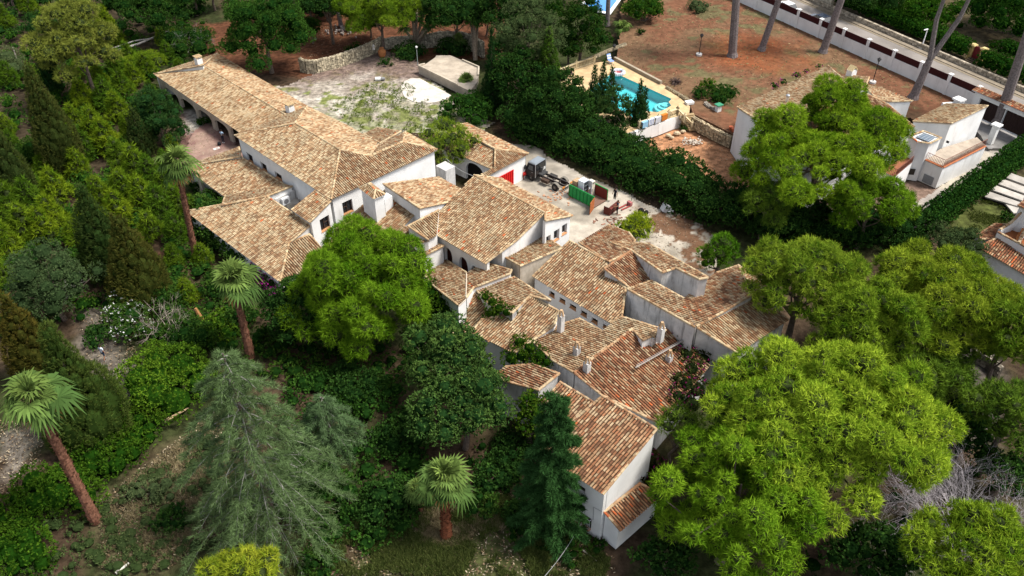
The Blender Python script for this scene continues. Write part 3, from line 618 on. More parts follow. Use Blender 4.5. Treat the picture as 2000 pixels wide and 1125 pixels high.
def blades(mb, pts, nor, col, k, L, w, r, spread=.9, up=.25, quad=False, droop=0):
    N = len(pts)
    if N == 0: return
    d = unit(nor[:, None, :] + spread * r.normal(size=(N, k, 3)) + np.array((0, 0, up))); LL = L * (.65 + .7 * r.random((N, k, 1)))
    s = unit(np.cross(d, r.normal(size=(N, k, 3)))) * (w * (.7 + .6 * r.random((N, k, 1)))) / 2
    b = pts[:, None, :] + r.normal(size=(N, k, 3)) * L * .12; tip = b + d * LL; tip[..., 2] -= droop * LL[..., 0]
    gn = unit(nor[:, None, :] + .3 * r.normal(size=(N, k, 3)) + np.array((0, 0, .08))).reshape(-1, 3)
    c = np.broadcast_to(col[:, None, :], (N, k, 3)) * (.8 + .4 * r.random((N, k, 1)))
    if quad:
        mid = b + d * LL * .5; V = np.stack([b, mid + s, tip, mid - s], 2).reshape(-1, 3); m = N * k
        mb.addn(V, np.arange(m * 4).reshape(m, 4), np.repeat(c.reshape(-1, 3), 4, 0), N=np.repeat(gn, 4, 0))
    else:
        V = np.stack([b - s, b + s, tip], 2).reshape(-1, 3); m = N * k; mb.addn(V, np.arange(m * 3).reshape(m, 3), np.repeat(c.reshape(-1, 3), 3, 0), N=np.repeat(gn, 3, 0))
def shade_cores(mb, cl, col, f=.6):  # dark blobs added inside each clump to block light through the foliage
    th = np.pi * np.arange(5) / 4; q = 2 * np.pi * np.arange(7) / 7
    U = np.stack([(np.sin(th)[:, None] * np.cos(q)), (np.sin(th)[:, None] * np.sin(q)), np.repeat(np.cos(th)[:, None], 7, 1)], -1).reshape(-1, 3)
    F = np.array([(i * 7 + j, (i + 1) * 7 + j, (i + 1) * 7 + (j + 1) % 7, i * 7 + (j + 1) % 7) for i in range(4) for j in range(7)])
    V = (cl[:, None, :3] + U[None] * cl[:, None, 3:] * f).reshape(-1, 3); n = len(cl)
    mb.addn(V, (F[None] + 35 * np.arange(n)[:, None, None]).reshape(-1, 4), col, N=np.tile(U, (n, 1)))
KINDS = dict(  # colours a,b ; density, blades, length, width, spread, up, quad
    pine=dict(a=(.075, .16, .008), b=(.36, .43, .034), dens=24, k=8, L=.36, w=.05, spread=1.5, up=.5),
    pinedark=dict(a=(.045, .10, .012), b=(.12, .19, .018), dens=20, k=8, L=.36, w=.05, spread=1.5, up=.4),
    pineolive=dict(a=(.10, .13, .02), b=(.21, .23, .04), dens=12, k=7, L=.4, w=.06, spread=1.5, up=.35),
    young=dict(a=(.05, .115, .007), b=(.185, .26, .016), dens=16, k=7, L=.34, w=.05, spread=1.2, up=.7),
    leafy=dict(a=(.013, .042, .008), b=(.062, .118, .018), dens=15, k=4, L=.22, w=.12, spread=1.1, up=.25, quad=True),
    bright=dict(a=(.018, .058, .005), b=(.10, .175, .013), dens=17, k=4, L=.2, w=.11, spread=1.0, up=.3, quad=True),
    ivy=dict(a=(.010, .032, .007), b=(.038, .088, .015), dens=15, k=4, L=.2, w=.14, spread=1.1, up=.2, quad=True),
    cypress=dict(a=(.035, .055, .014), b=(.095, .11, .028), dens=26, k=5, L=.24, w=.05, spread=.45, up=1.0),
    cypgreen=dict(a=(.018, .05, .014), b=(.05, .10, .024), dens=24, k=5, L=.25, w=.05, spread=.45, up=1.1),
    juniper=dict(a=(.014, .045, .012), b=(.045, .095, .02), dens=20, k=5, L=.26, w=.07, spread=.7, up=.7),
    olive=dict(a=(.06, .085, .035), b=(.14, .165, .07), dens=13, k=5, L=.22, w=.07, spread=1.1, up=.2, quad=True),
)
def foliage(mb, cl, kind, r, dens=1, lo=-.35, tint=None, cull=.86, ls=1.0, core=True):
    K = KINDS[kind]; pts, nor, idx = clump_points(cl, K['dens'] * dens, r, lo, cull); a = np.array(K['a']); b = np.array(K['b'])
    if tint is not None: a = a * tint; b = b * tint
    t = np.clip(r.random(len(cl))[idx] * .45 + r.random(len(pts)) * .6, 0, 1)[:, None]; col = a * (1 - t) + b * t
    blades(mb, pts, nor, col, K['k'], K['L'] * ls, K['w'] * ls, r, K['spread'], K['up'], K.get('quad', False))
    if core: shade_cores(mb, cl, np.array((.03, .042, .014)) if kind.startswith(('pine', 'young')) else a * .8)
BARK = (.13, .10, .08)
def ellipsoid_clumps(c, R, n, cr, r, zlo=-.35, flat=.8, jit=.25, fill=.0):
    # spread clump centres over an ellipsoid shell, evenly (fibonacci) with jitter
    i = np.arange(n) + .5; z = 1 - i / n * (1 - zlo); q = i * 2.39996 + r.random() * 6; s = np.sqrt(1 - z * z)
    d = np.stack([s * np.cos(q), s * np.sin(q), z], 1) + r.normal(size=(n, 3)) * jit * .3; rr = .80 - jit * 1.5 * r.random(n) ** 2
    C = np.array(c) + d * np.array(R) * rr[:, None]; k = cr * (.62 + .7 * r.random(n) ** 1.3)
    return np.concatenate([C, np.stack([k, k, k * flat], 1)], 1)
def radii(px, py, zc, rx, ry):                           # pixel half sizes of a crown -> world centre and radii
    c = P(px, py, zc); s = scale_at(c); R = rx / s; th = math.atan2(H - zc, c.y); v = (ry / s) ** 2 - (R * math.sin(th)) ** 2
    Rz = math.sqrt(v) / math.cos(th) if v > 0 else 0
    Ry = R
    if Rz < .55 * R: Rz = .55 * R; w2 = (ry / s) ** 2 - (Rz * math.cos(th)) ** 2; Ry = math.sqrt(max(.09 * R * R, w2)) / math.sin(th)
    return c, (R, min(Ry, R * 1.1), min(Rz, 1.35 * R))
def wood(mb, base, cl, c, R, r, rad, lean=(0, 0), col=BARK, nb=12):
    top = Vector((c[0], c[1], c[2] + R[2] * .3)); base = Vector(base); pts = [base.lerp(top, t) + Vector((r.normal() * .12, r.normal() * .12, 0)) * (1 if 0 < t < 1 else 0) for t in (0, .25, .5, .75, 1)]
    mb.tube(pts, [rad, rad * .82, rad * .62, rad * .42, rad * .15], col, n=8)
    for j in r.permutation(len(cl))[:nb]:
        e = Vector(cl[j, :3]); t = .35 + .5 * r.random(); s = base.lerp(top, t); m = s.lerp(e, .5) + Vector((0, 0, -.1 * (e - s).length)); mb.tube([s, m, e], [rad * .32, rad * .2, rad * .07], col, n=5)
NPL = [0]
def tree(name, label, cat, px, py, rx, ry, zc, kind, n=24, cr=.3, seed=None, group=None, base=None, rad=.25, dens=1, flat=.8, zlo=-.3, tint=None, ls=1.0, lo=-.35, jit=.3, bcol=BARK, nb=12, gz=0, extra=()):
    NPL[0] += 1; seed = seed or NPL[0] * 13 + 5; r = rng(seed); c, R = radii(px, py, zc, rx, ry); b = P(*base, gz) if base else Vector((c.x, c.y, gz))
    t = thing(name, label, cat, b, group); cl = ellipsoid_clumps(c, R, n, cr * (R[0] + R[1]) / 2, r, zlo, flat, jit)
    for ex, ey, erx, ery, ez, en in extra: c2, R2 = radii(ex, ey, ez, erx, ery); cl = np.concatenate([cl, ellipsoid_clumps(c2, R2, en, cr * (R[0] + R[1]) / 2, r, -.5, flat, jit)])
    cl = cl[cl[:, 2] - cl[:, 5] * .5 > gz]
    m = MB(); foliage(m, cl, kind, r, dens, lo, tint, ls=ls); m.build('crown', M_leaf, t)
    m = MB(); wood(m, b, cl, c, R, r, rad, col=bcol, nb=nb); m.build('trunk', M_bark, t); return t
def cyp(name, label, cat, bx, by, ty, wpx, kind='cypress', group=None, seed=None, taper=1.0, dens=1, tint=None, gz=0, lean=0, ls=1.0):
    NPL[0] += 1; r = rng(seed or NPL[0] * 17); b = P(bx, by, gz); h = height_to(b, ty); s = scale_at((b.x, b.y, h / 2)); R = wpx / 2 / s
    t = thing(name, label, cat, b, group); n = int(max(14, h * 6)); k = (np.arange(n) + .5) / n; q = np.arange(n) * 2.4
    prof = np.minimum(1, (k + .06) * 4.5) * (1 - np.maximum(0, (k - .25) / .78) ** (1.5 * taper)); rr = R * np.maximum(.08, prof) * .62; cs = np.maximum(.16, R * .44 * np.maximum(.3, prof) * (.75 + .5 * r.random(n)))
    cl = np.stack([b.x + rr * np.cos(q) + lean * k * h, b.y + rr * np.sin(q), b.z + .2 + k * (h - .4), cs, cs, cs * 1.9], 1); cl[:, 2] -= cl[:, 5] * .25
    m = MB(); foliage(m, cl, kind, r, dens, -.6, tint, ls=ls); m.build('crown', M_leafd, t)
    m = MB(); m.tube([b, b + Vector((lean * h * .8, 0, h * .8))], [R * .16, .03], BARK, n=6); m.build('trunk', M_bark, t); return t
def bush(name, label, cat, px, py, rx, ry, kind, seed=None, group=None, n=9, zc=None, dens=1, tint=None, gz=0, ls=1.0, cr=.46, flat=.85):
    NPL[0] += 1; r = rng(seed or NPL[0] * 11 + 3); g = P(px, py, gz); s = scale_at(g); R = rx / s; th = math.atan2(H - gz, g.y)
    ht = min(max((ry / s - R * math.sin(th) * .75) / math.cos(th) * 1.15, R * .45), R * 2.4) if zc is None else zc
    c = P(px, py, gz + ht * .5); b = Vector((c.x, c.y, gz)); t = thing(name, label, cat, b, group)
    Ry = max(.4 * R, min(1.1 * R, (ry / s - ht * .5 * math.cos(th) * .7) / math.sin(th)))
    cl = ellipsoid_clumps((c.x, c.y, gz + ht * .42), (R, Ry, ht * .62), n, cr * (R + Ry) / 2, r, -.25, flat, .3)
    m = MB(); foliage(m, cl, kind, r, dens, -.3, tint, ls=ls); m.build('foliage', M_leaf, t)
    m = MB()
    for j in range(min(5, len(cl))): m.tube([b, Vector(cl[j, :3])], [.05, .02], BARK, n=5)
    m.build('stem', M_bark, t); return t
def hedge(name, label, path, w, h, kind, gz=0, group=None, seed=5, box=True, step=None, dens=1, tint=None, jit=.15, cat='hedge'):
    r = rng(seed); pts = [P(*q, gz) if len(q) == 2 else P(*q) for q in path]; t = thing(name, label, cat, pts[len(pts) // 2], group); cl = []
    st = step or min(w, h) * .42
    for a, b in zip(pts, pts[1:]):
        L = (b - a).length; k = max(1, int(L / st)); d = (b - a).normalized(); s = Vector((-d.y, d.x, 0))
        for i in range(k):
            p = a.lerp(b, (i + .5) / k)
            for u in (-.5, .5):
                for v in ((.25, .72) if h > w * .6 else (.5,)):
                    x = p + s * (u * w * .55) ; cl.append([x.x + r.normal() * jit * w * .3, x.y + r.normal() * jit * w * .3, a.z + v * h + r.normal() * jit * h * .4, w * .40, w * .40, h * (.32 if h > w * .6 else .5)])
    cl = np.array(cl); m = MB(); foliage(m, cl, kind, r, dens, -.2, tint); m.build('foliage', M_leafd, t)
    m = MB()
    for p in pts: m.tube([p, p + Vector((0, 0, h * .6))], .05, BARK, n=5)
    m.build('stem', M_bark, t); return t
def fan_frond(mb, base, d, up, R, r, col, nseg=22, droop=.35, pet=1.0, bend=.4):
    # petiole, then a round fan of narrow segments folded outwards
    d = Vector(d).normalized(); side = d.cross(Vector((0, 0, 1)))
    if side.length < .1: side = Vector((1, 0, 0))
    side.normalize(); e = Vector(base) + d * pet * R * .7; hor = Vector((d.x, d.y, 0)); hor = hor.normalized() if hor.length > .05 else Vector((1, 0, 0))
    side = (side + Vector(r.normal(size=3) * .25)).normalized()
    f = (d * (1 - bend) + (hor - Vector((0, 0, .35))) * bend).normalized(); f = (f - side * f.dot(side)).normalized(); nrm = side.cross(f)
    if nrm.z < 0: nrm = -nrm
    mb.tube([base, e], [.035, .022], np.array(col) * .7 + .03, n=4, cap=False)
    V = []; C = []; F = []; N = []; R = R * .66
    for i in range(nseg):
        a = -2.25 + 4.5 * (i + .5) / nseg; L = R * (.8 + .2 * math.cos(a * .6)) * (.88 + .24 * r.random()); u = f * math.cos(a) + side * math.sin(a)
        pl = nrm.cross(u); hw = L * 4.5 / nseg * .5 * .6
        m = e + u * L * .55 + nrm * (.05 * L * (1 + (i % 2))); tip = e + u * L - Vector((0, 0, droop * L * (.4 + .9 * r.random()))); n = len(V); c = np.array(col) * (.7 + .55 * r.random())
        V += [e, m + pl * hw, m - pl * hw, tip]; C += [c * .9, c, c, c * 1.2]; F += [(n, n + 1, n + 3, n + 2)]; nn = (nrm + Vector(r.normal(size=3) * .25)); N += [tuple(nn)] * 4
    mb.addn([tuple(v) for v in V], F, np.array(C))
def palm(label, bx, by, cx, cy, R=1.3, n=34, seed=1, tr=.24, base_flare=1.3, tcol=(.20, .095, .06), group=None, skirt=5, name='palm_tree', nseg=18, gz=0):
    r = rng(seed); b = P(bx, by, gz); h = height_to(b, cy); cpos = P(cx, cy, gz + h)
    # keep the trunk foot where seen and the head on the sight line at that height
    t = thing(name, label, 'palm tree', b, group); m = MB(); k = 14; pts = []; rad = []
    for i in range(k + 1):
        f = i / k; p = b.lerp(cpos, f); p.z = b.z + h * f; pts.append(p); rad.append(tr * (base_flare - (base_flare - 1) * min(1, f * 4)) * (1.05 - .15 * f) * (1 + .05 * (i % 2)))
    m.tube(pts, rad, tcol, n=9)
    V = []; F = []; C = []                               # leaf-base stubs give the trunk its rough outline
    for i in range(int(h * 70)):
        f = r.random(); q = r.random() * 6.283; p = b.lerp(cpos, f); p.z = b.z + h * f; o = Vector((math.cos(q), math.sin(q), 0)); rr = tr * (base_flare - (base_flare - 1) * min(1, f * 4)); s = Vector((-o.y, o.x, 0)) * .08; g = len(V)
        V += [p + o * rr * .9 - s, p + o * rr * .9 + s, p + o * (rr + .06 + .09 * r.random()) + Vector((0, 0, .16))]; F.append((g, g + 1, g + 2)); C += [np.array(tcol) * (.35 + 1.3 * r.random())] * 3
    m.addn([tuple(v) for v in V], F, np.array(C)); m.build('trunk', M_bark, t)
    m = MB(); top = pts[-1]
    for i in range(n):
        q = i * 2.4 + r.random() * .5; el = math.radians(82 - 122 * (i / n) ** .8 + r.normal() * 17); d = (math.cos(q) * math.cos(el), math.sin(q) * math.cos(el), math.sin(el))
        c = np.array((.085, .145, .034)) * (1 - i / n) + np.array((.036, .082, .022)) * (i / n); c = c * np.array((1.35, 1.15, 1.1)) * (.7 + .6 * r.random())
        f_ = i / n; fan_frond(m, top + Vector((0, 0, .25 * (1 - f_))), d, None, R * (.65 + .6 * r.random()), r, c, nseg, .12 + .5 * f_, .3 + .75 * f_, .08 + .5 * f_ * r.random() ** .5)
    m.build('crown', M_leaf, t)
    if skirt:
        m = MB()
        for i in range(skirt): q = i * 2.1 + r.random(); fan_frond(m, top - Vector((0, 0, .2)), (math.cos(q) * .5, math.sin(q) * .5, -.9), None, R * .75, r, (.33, .17, .06), 12, .3)
        m.build('dead_frond', M_leaf, t)
    return t
# ------------------------------------------------------------------ the big pines
tree('pine_tree', 'huge bright yellow-green pine filling the lower right corner beside the red roofs', 'pine', 1607, 828, 255, 195, 8, 'pine', 150, .125, rad=.4, zlo=-.25, nb=22, jit=.3, tint=(.93, 1.02, 1))
tree('pine_tree', 'dense green pine with darker gaps below and left of the huge bright pine', 'pine', 1440, 975, 185, 175, 6.5, 'pine', 92, .138, tint=(.54, .75, .55), rad=.38, zlo=-.8, nb=22, jit=.4)
tree('pine_tree', 'sparse pale green pine sapling between the bottom tile roof and the dense pine', 'pine', 1325, 830, 48, 55, 4.5, 'young', 14, .36, tint=(.8, .85, 1.6), rad=.12, dens=.7)
tree('pine_tree', 'spreading pine reaching over the grey stained block from the right', 'pine', 1570, 545, 145, 92, 8, 'pine', 60, .17, tint=(.72, .78, .9), rad=.35, flat=.7, nb=18)
tree('pine_tree', 'rounded green pine behind the huge bright pine, right of the villa', 'pine', 1690, 640, 115, 110, 8, 'pine', 60, .17, tint=(.6, .7, .7), rad=.35, nb=18)
tree('pine_tree', 'broad yellow-green pine left of the red tiled corner house', 'pine', 1825, 585, 155, 122, 7.5, 'pine', 84, .155, tint=(.75, .78, .8), rad=.35, nb=18)
tree('pine_tree', 'green pine cut by the right edge just below the red tiled corner house', 'pine', 1975, 650, 90, 100, 7, 'pine', 30, .28, tint=(.55, .65, .7))
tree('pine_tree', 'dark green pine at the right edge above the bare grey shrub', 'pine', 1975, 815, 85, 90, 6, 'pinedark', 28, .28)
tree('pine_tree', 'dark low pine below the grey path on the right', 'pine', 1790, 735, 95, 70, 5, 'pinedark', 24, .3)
tree('pine_tree', 'tall green pine standing in front of the white neighbouring house', 'pine', 1578, 310, 158, 104, 7, 'pine', 58, .155, extra=[(1640, 208, 68, 58, 9.5, 18), (1715, 275, 72, 72, 8, 20)], base=(1598, 440), tint=(.66, .82, .6), rad=.35, zlo=-.55, nb=24)
tree('pine_tree', 'lower spreading pine at the right foot of the white neighbouring house', 'pine', 1700, 400, 100, 52, 5, 'pine', 26, .25, tint=(.48, .68, .5), rad=.25)
tree('pine_tree', 'dark lower pine limb mass left of the white neighbouring house', 'pine', 1500, 400, 58, 52, 4, 'pinedark', 18, .3, rad=.2)
tree('pine_tree', 'bright pine in the extreme bottom right corner', 'pine', 1915, 1095, 140, 130, 7, 'pine', 70, .15, tint=(.72, .82, .75), rad=.3)
tree('pine_tree', 'bushy vivid green pine standing in front of the middle roofs', 'pine', 698, 570, 142, 122, 5.2, 'pine', 88, .17, extra=[(715, 492, 80, 52, 7, 16), (790, 560, 55, 60, 5, 12)], base=(720, 690), tint=(.44, .64, .45), rad=.3, zlo=-.75, jit=.4, flat=1.1, nb=20)
tree('pine_tree', 'yellow pine top poking into the bottom edge below the grey conifer', 'pine', 472, 1125, 88, 48, 4.5, 'pine', 22, .27, tint=(.95, .85, .9))
tree('pine_tree', 'rounded mid green young pine at the far end of the concrete drive', 'pine', 1406, 495, 43, 52, 3.2, 'young', 16, .36, tint=(.5, .75, .7), zlo=-.6)
tree('pine_tree', 'loose pale green pine leaning against the garage arch', 'pine', 878, 290, 54, 60, 3.4, 'young', 22, .30, tint=(1.25, 1.15, 1.6), base=(880, 350), zlo=-.5, dens=.8)
tree('pine_tree', 'tall olive green pine crown at the upper left corner', 'pine', 150, 82, 78, 105, 8, 'pineolive', 44, .25, rad=.3, zlo=-.55, nb=16)
tree('pine_tree', 'green layered pine above the rubble wall at the top of the photo', 'pine', 742, 20, 80, 55, 6, 'pine', 40, .22, tint=(.5, .62, .55), rad=.25)
tree('shrub_pine', 'small yellow-green bush growing on the concrete beside the low roofs', 'bush', 1243, 446, 40, 34, 1.6, 'young', 16, .36, tint=(1.6, 1.35, 1.0), rad=.06, zlo=-.5)
# ------------------------------------------------------------------ broadleaf trees
tree('broadleaf_tree', 'large round dark green tree overhanging the far end of the arcade wing', 'tree', 515, 58, 86, 88, 6, 'leafy', 46, .25, rad=.35, zlo=-.6, tint=(.75, .9, .8))
tree('broadleaf_tree', 'feathery mid green tree left of the lower tile roofs', 'tree', 880, 700, 92, 82, 4.6, 'leafy', 38, .27, tint=(1.35, 1.2, 1.6), rad=.25)
tree('broadleaf_tree', 'lower feathery green tree above the tall fan palm', 'tree', 905, 800, 98, 88, 4.2, 'leafy', 40, .26, tint=(1.2, 1.12, 1.5), rad=.25)
tree('broadleaf_tree', 'small light green tree climbing against the low stained wing', 'tree', 1040, 815, 42, 66, 3.2, 'bright', 22, .34, tint=(.75, .72, .8), zlo=-.7)
tree('broadleaf_tree', 'tall silvery green tree behind the dark ivy bank', 'tree', 1030, 80, 75, 100, 7.5, 'olive', 46, .24, tint=(.62, .72, .6), rad=.3, zlo=-.6)
tree('broadleaf_tree', 'dark green tree between the silvery tree and the pool terrace', 'tree', 1135, 62, 55, 72, 5.5, 'leafy', 30, .28, tint=(.65, .72, .7), zlo=-.6)
tree('broadleaf_tree', 'dark evergreen mass at the top centre behind the concrete slab', 'tree', 890, 25, 70, 55, 5.5, 'ivy', 30, .3)
tree('broadleaf_tree', 'deep green tree at the top edge right of the layered pine', 'tree', 975, 30, 55, 60, 6, 'ivy', 26, .3)
tree('broadleaf_tree', 'dark bushy evergreen half hidden under the vivid central pine', 'tree', 590, 610, 72, 68, 3.4, 'ivy', 26, .3, zlo=-.6)
tree('broadleaf_tree', 'olive green tree between the clipped hedge and the broad pine', 'tree', 1868, 482, 55, 42, 3.5, 'olive', 22, .3, tint=(.5, .6, .5))
tree('broadleaf_tree', 'grey-green tree with pale bare twigs at the left edge', 'tree', 95, 555, 95, 75, 4, 'olive', 34, .25, tint=(.45, .58, .5), zlo=-.4)
tree('broadleaf_tree', 'round dark juniper beside the brick courtyard', 'tree', 307, 235, 53, 70, 3.2, 'juniper', 30, .3, zlo=-.7)
tree('broadleaf_tree', 'dark tree on the top edge between the two red soil patches', 'tree', 640, 5, 60, 40, 6, 'ivy', 22, .32)
tree('broadleaf_tree', 'shadowy tree at the top left behind the fallen trunk', 'tree', 300, 12, 75, 40, 5, 'leafy', 26, .3, tint=(.6, .7, .7))
tree('broadleaf_tree', 'dark tree beyond the road near the yellow gate posts', 'tree', 1975, 25, 85, 55, 5, 'leafy', 28, .28, tint=(.5, .7, .5), gz=2.1)
tree('broadleaf_tree', 'green tree beyond the clipped roadside hedge', 'tree', 1800, 30, 60, 45, 3.5, 'leafy', 24, .3, tint=(.8, 1, .5), gz=2.1)
tree('broadleaf_tree', 'dark tree behind the stone gate pier at the top of the road', 'tree', 1700, -12, 80, 30, 5, 'ivy', 22, .3, gz=2.1)
tree('broadleaf_tree', 'leafy green bank left of the blue pool at the top edge', 'tree', 1260, 22, 50, 26, 3, 'leafy', 20, .32, tint=(1, 1.1, .7))
# ------------------------------------------------------------------ cypresses
cyp('cypress', 'tall brownish cypress in the upper left wood', 'cypress', 133, 335, 125, 78, 'cypress', tint=(.95, .9, .8))
cyp('cypress', 'cypress cut by the left edge beside the tall brownish cypress', 'cypress', 45, 400, 215, 76, 'cypress', tint=(.8, .85, .8))
cyp('cypress', 'slim cypress with a rusty patch left of the round juniper', 'cypress', 285, 306, 208, 46, 'cypress', tint=(.7, .8, .8))
cyp('cypress', 'dark cypress left of the big rusty cypress in the middle of the wood', 'cypress', 222, 540, 360, 92, 'cypress', tint=(.6, .78, .7))
cyp('cypress', 'big rusty brown cypress above the white flowering bush', 'cypress', 285, 585, 418, 112, 'cypress', tint=(1.05, .88, .7), taper=.8)
cyp('cypress', 'rust coloured cypress at the left edge above the fan palm', 'cypress', 85, 735, 572, 100, 'cypress', tint=(1.15, .8, .6), taper=.8)
cyp('cypress', 'wide round-topped green cypress beside the path walker', 'cypress', 190, 850, 640, 165, 'cypress', tint=(.9, 1.05, .8), taper=.6)
cyp('cypress', 'narrow black-green cypress under the tall olive pine', 'cypress', 112, 190, 45, 34, 'cypgreen', tint=(.6, .7, .7))
cyp('cypress', 'leftmost of the slim cypresses in front of the pool', 'cypress', 1155, 242, 124, 30, 'cypgreen')
cyp('cypress', 'tallest pointed cypress in front of the pool terrace', 'cypress', 1172, 232, 114, 30, 'cypgreen')
cyp('cypress', 'short cypress beside the floating ring', 'cypress', 1191, 205, 127, 22, 'cypgreen', tint=(1.3, 1.1, 1))
cyp('cypress', 'lone cypress standing before the middle of the turquoise pool', 'cypress', 1242, 262, 153, 32, 'cypgreen')
cyp('cypress', 'thin cypress touching the right side of the lone pool cypress', 'cypress', 1253, 256, 168, 22, 'cypgreen')
cyp('cypress', 'black-green cypress column right of the old concrete slab', 'cypress', 962, 225, 50, 48, 'cypgreen', tint=(.6, .7, .7), taper=.5)
cyp('poplar', 'narrow light green poplar in front of the silvery tree', 'poplar', 1068, 215, 52, 52, 'young', tint=(.42, .55, .9), dens=.7)
tree('conifer', 'bushy dark conifer between the pool cypresses', 'conifer', 1203, 214, 38, 60, 3.2, 'cypgreen', 26, .3, zlo=-.8, tint=(1.2, 1.1, 1))
# ------------------------------------------------------------------ ivy banks and hedges
hedge('ivy_bank', 'long dark ivy bank separating the concrete drive from the pool garden', [(1005, 246), (1085, 278), (1165, 308), (1262, 355), (1372, 408), (1470, 445)], 4.4, 3.3, 'ivy', seed=3, jit=.3)
hedge('ivy_bank', 'deep green ivy bank under the pines right of the concrete drive', [(1475, 452), (1600, 462), (1720, 470), (1790, 478)], 4.2, 2.8, 'ivy', seed=4, jit=.3)
hedge('hedge', 'thick clipped hedge running beside the neighbouring driveway', [(1800, 452), (1900, 378), (2010, 295)], 2.0, 2.1, 'ivy', seed=6, jit=.1, tint=(.95, 1.1, .9))
hedge('hedge', 'long clipped hedge on the stone wall across the road', [(1628, 2), (1760, 56), (1886, 110)], 2.0, 2.0, 'leafy', gz=2.5, seed=7, jit=.08, tint=(.6, .85, .5))
hedge('hedge', 'clipped hedge right of the yellow gate posts', [(1914, 126), (2010, 166)], 2.0, 2.0, 'leafy', gz=2.5, seed=8, jit=.08, tint=(.55, .8, .5))
hedge('hedge', 'small clipped hedge behind the gate post hedge at the right edge', [(1952, 100), (2010, 125)], 1.6, 1.6, 'leafy', gz=2.5, seed=9, jit=.08, tint=(.45, .7, .45))
tree('ivy_mound', 'black-green ivy covered mound left of the pool cypresses', 'ivy', 1092, 205, 74, 84, 4, 'ivy', 36, .26)
tree('ivy_mound', 'ivy covered mound below the silvery tree', 'ivy', 1015, 165, 62, 82, 4, 'ivy', 34, .26, tint=(.85, .9, .9))
tree('ivy_mound', 'ivy mound between the garage and the old concrete slab', 'ivy', 915, 216, 52, 32, 1.6, 'ivy', 20, .32, tint=(1.2, 1.3, 1))
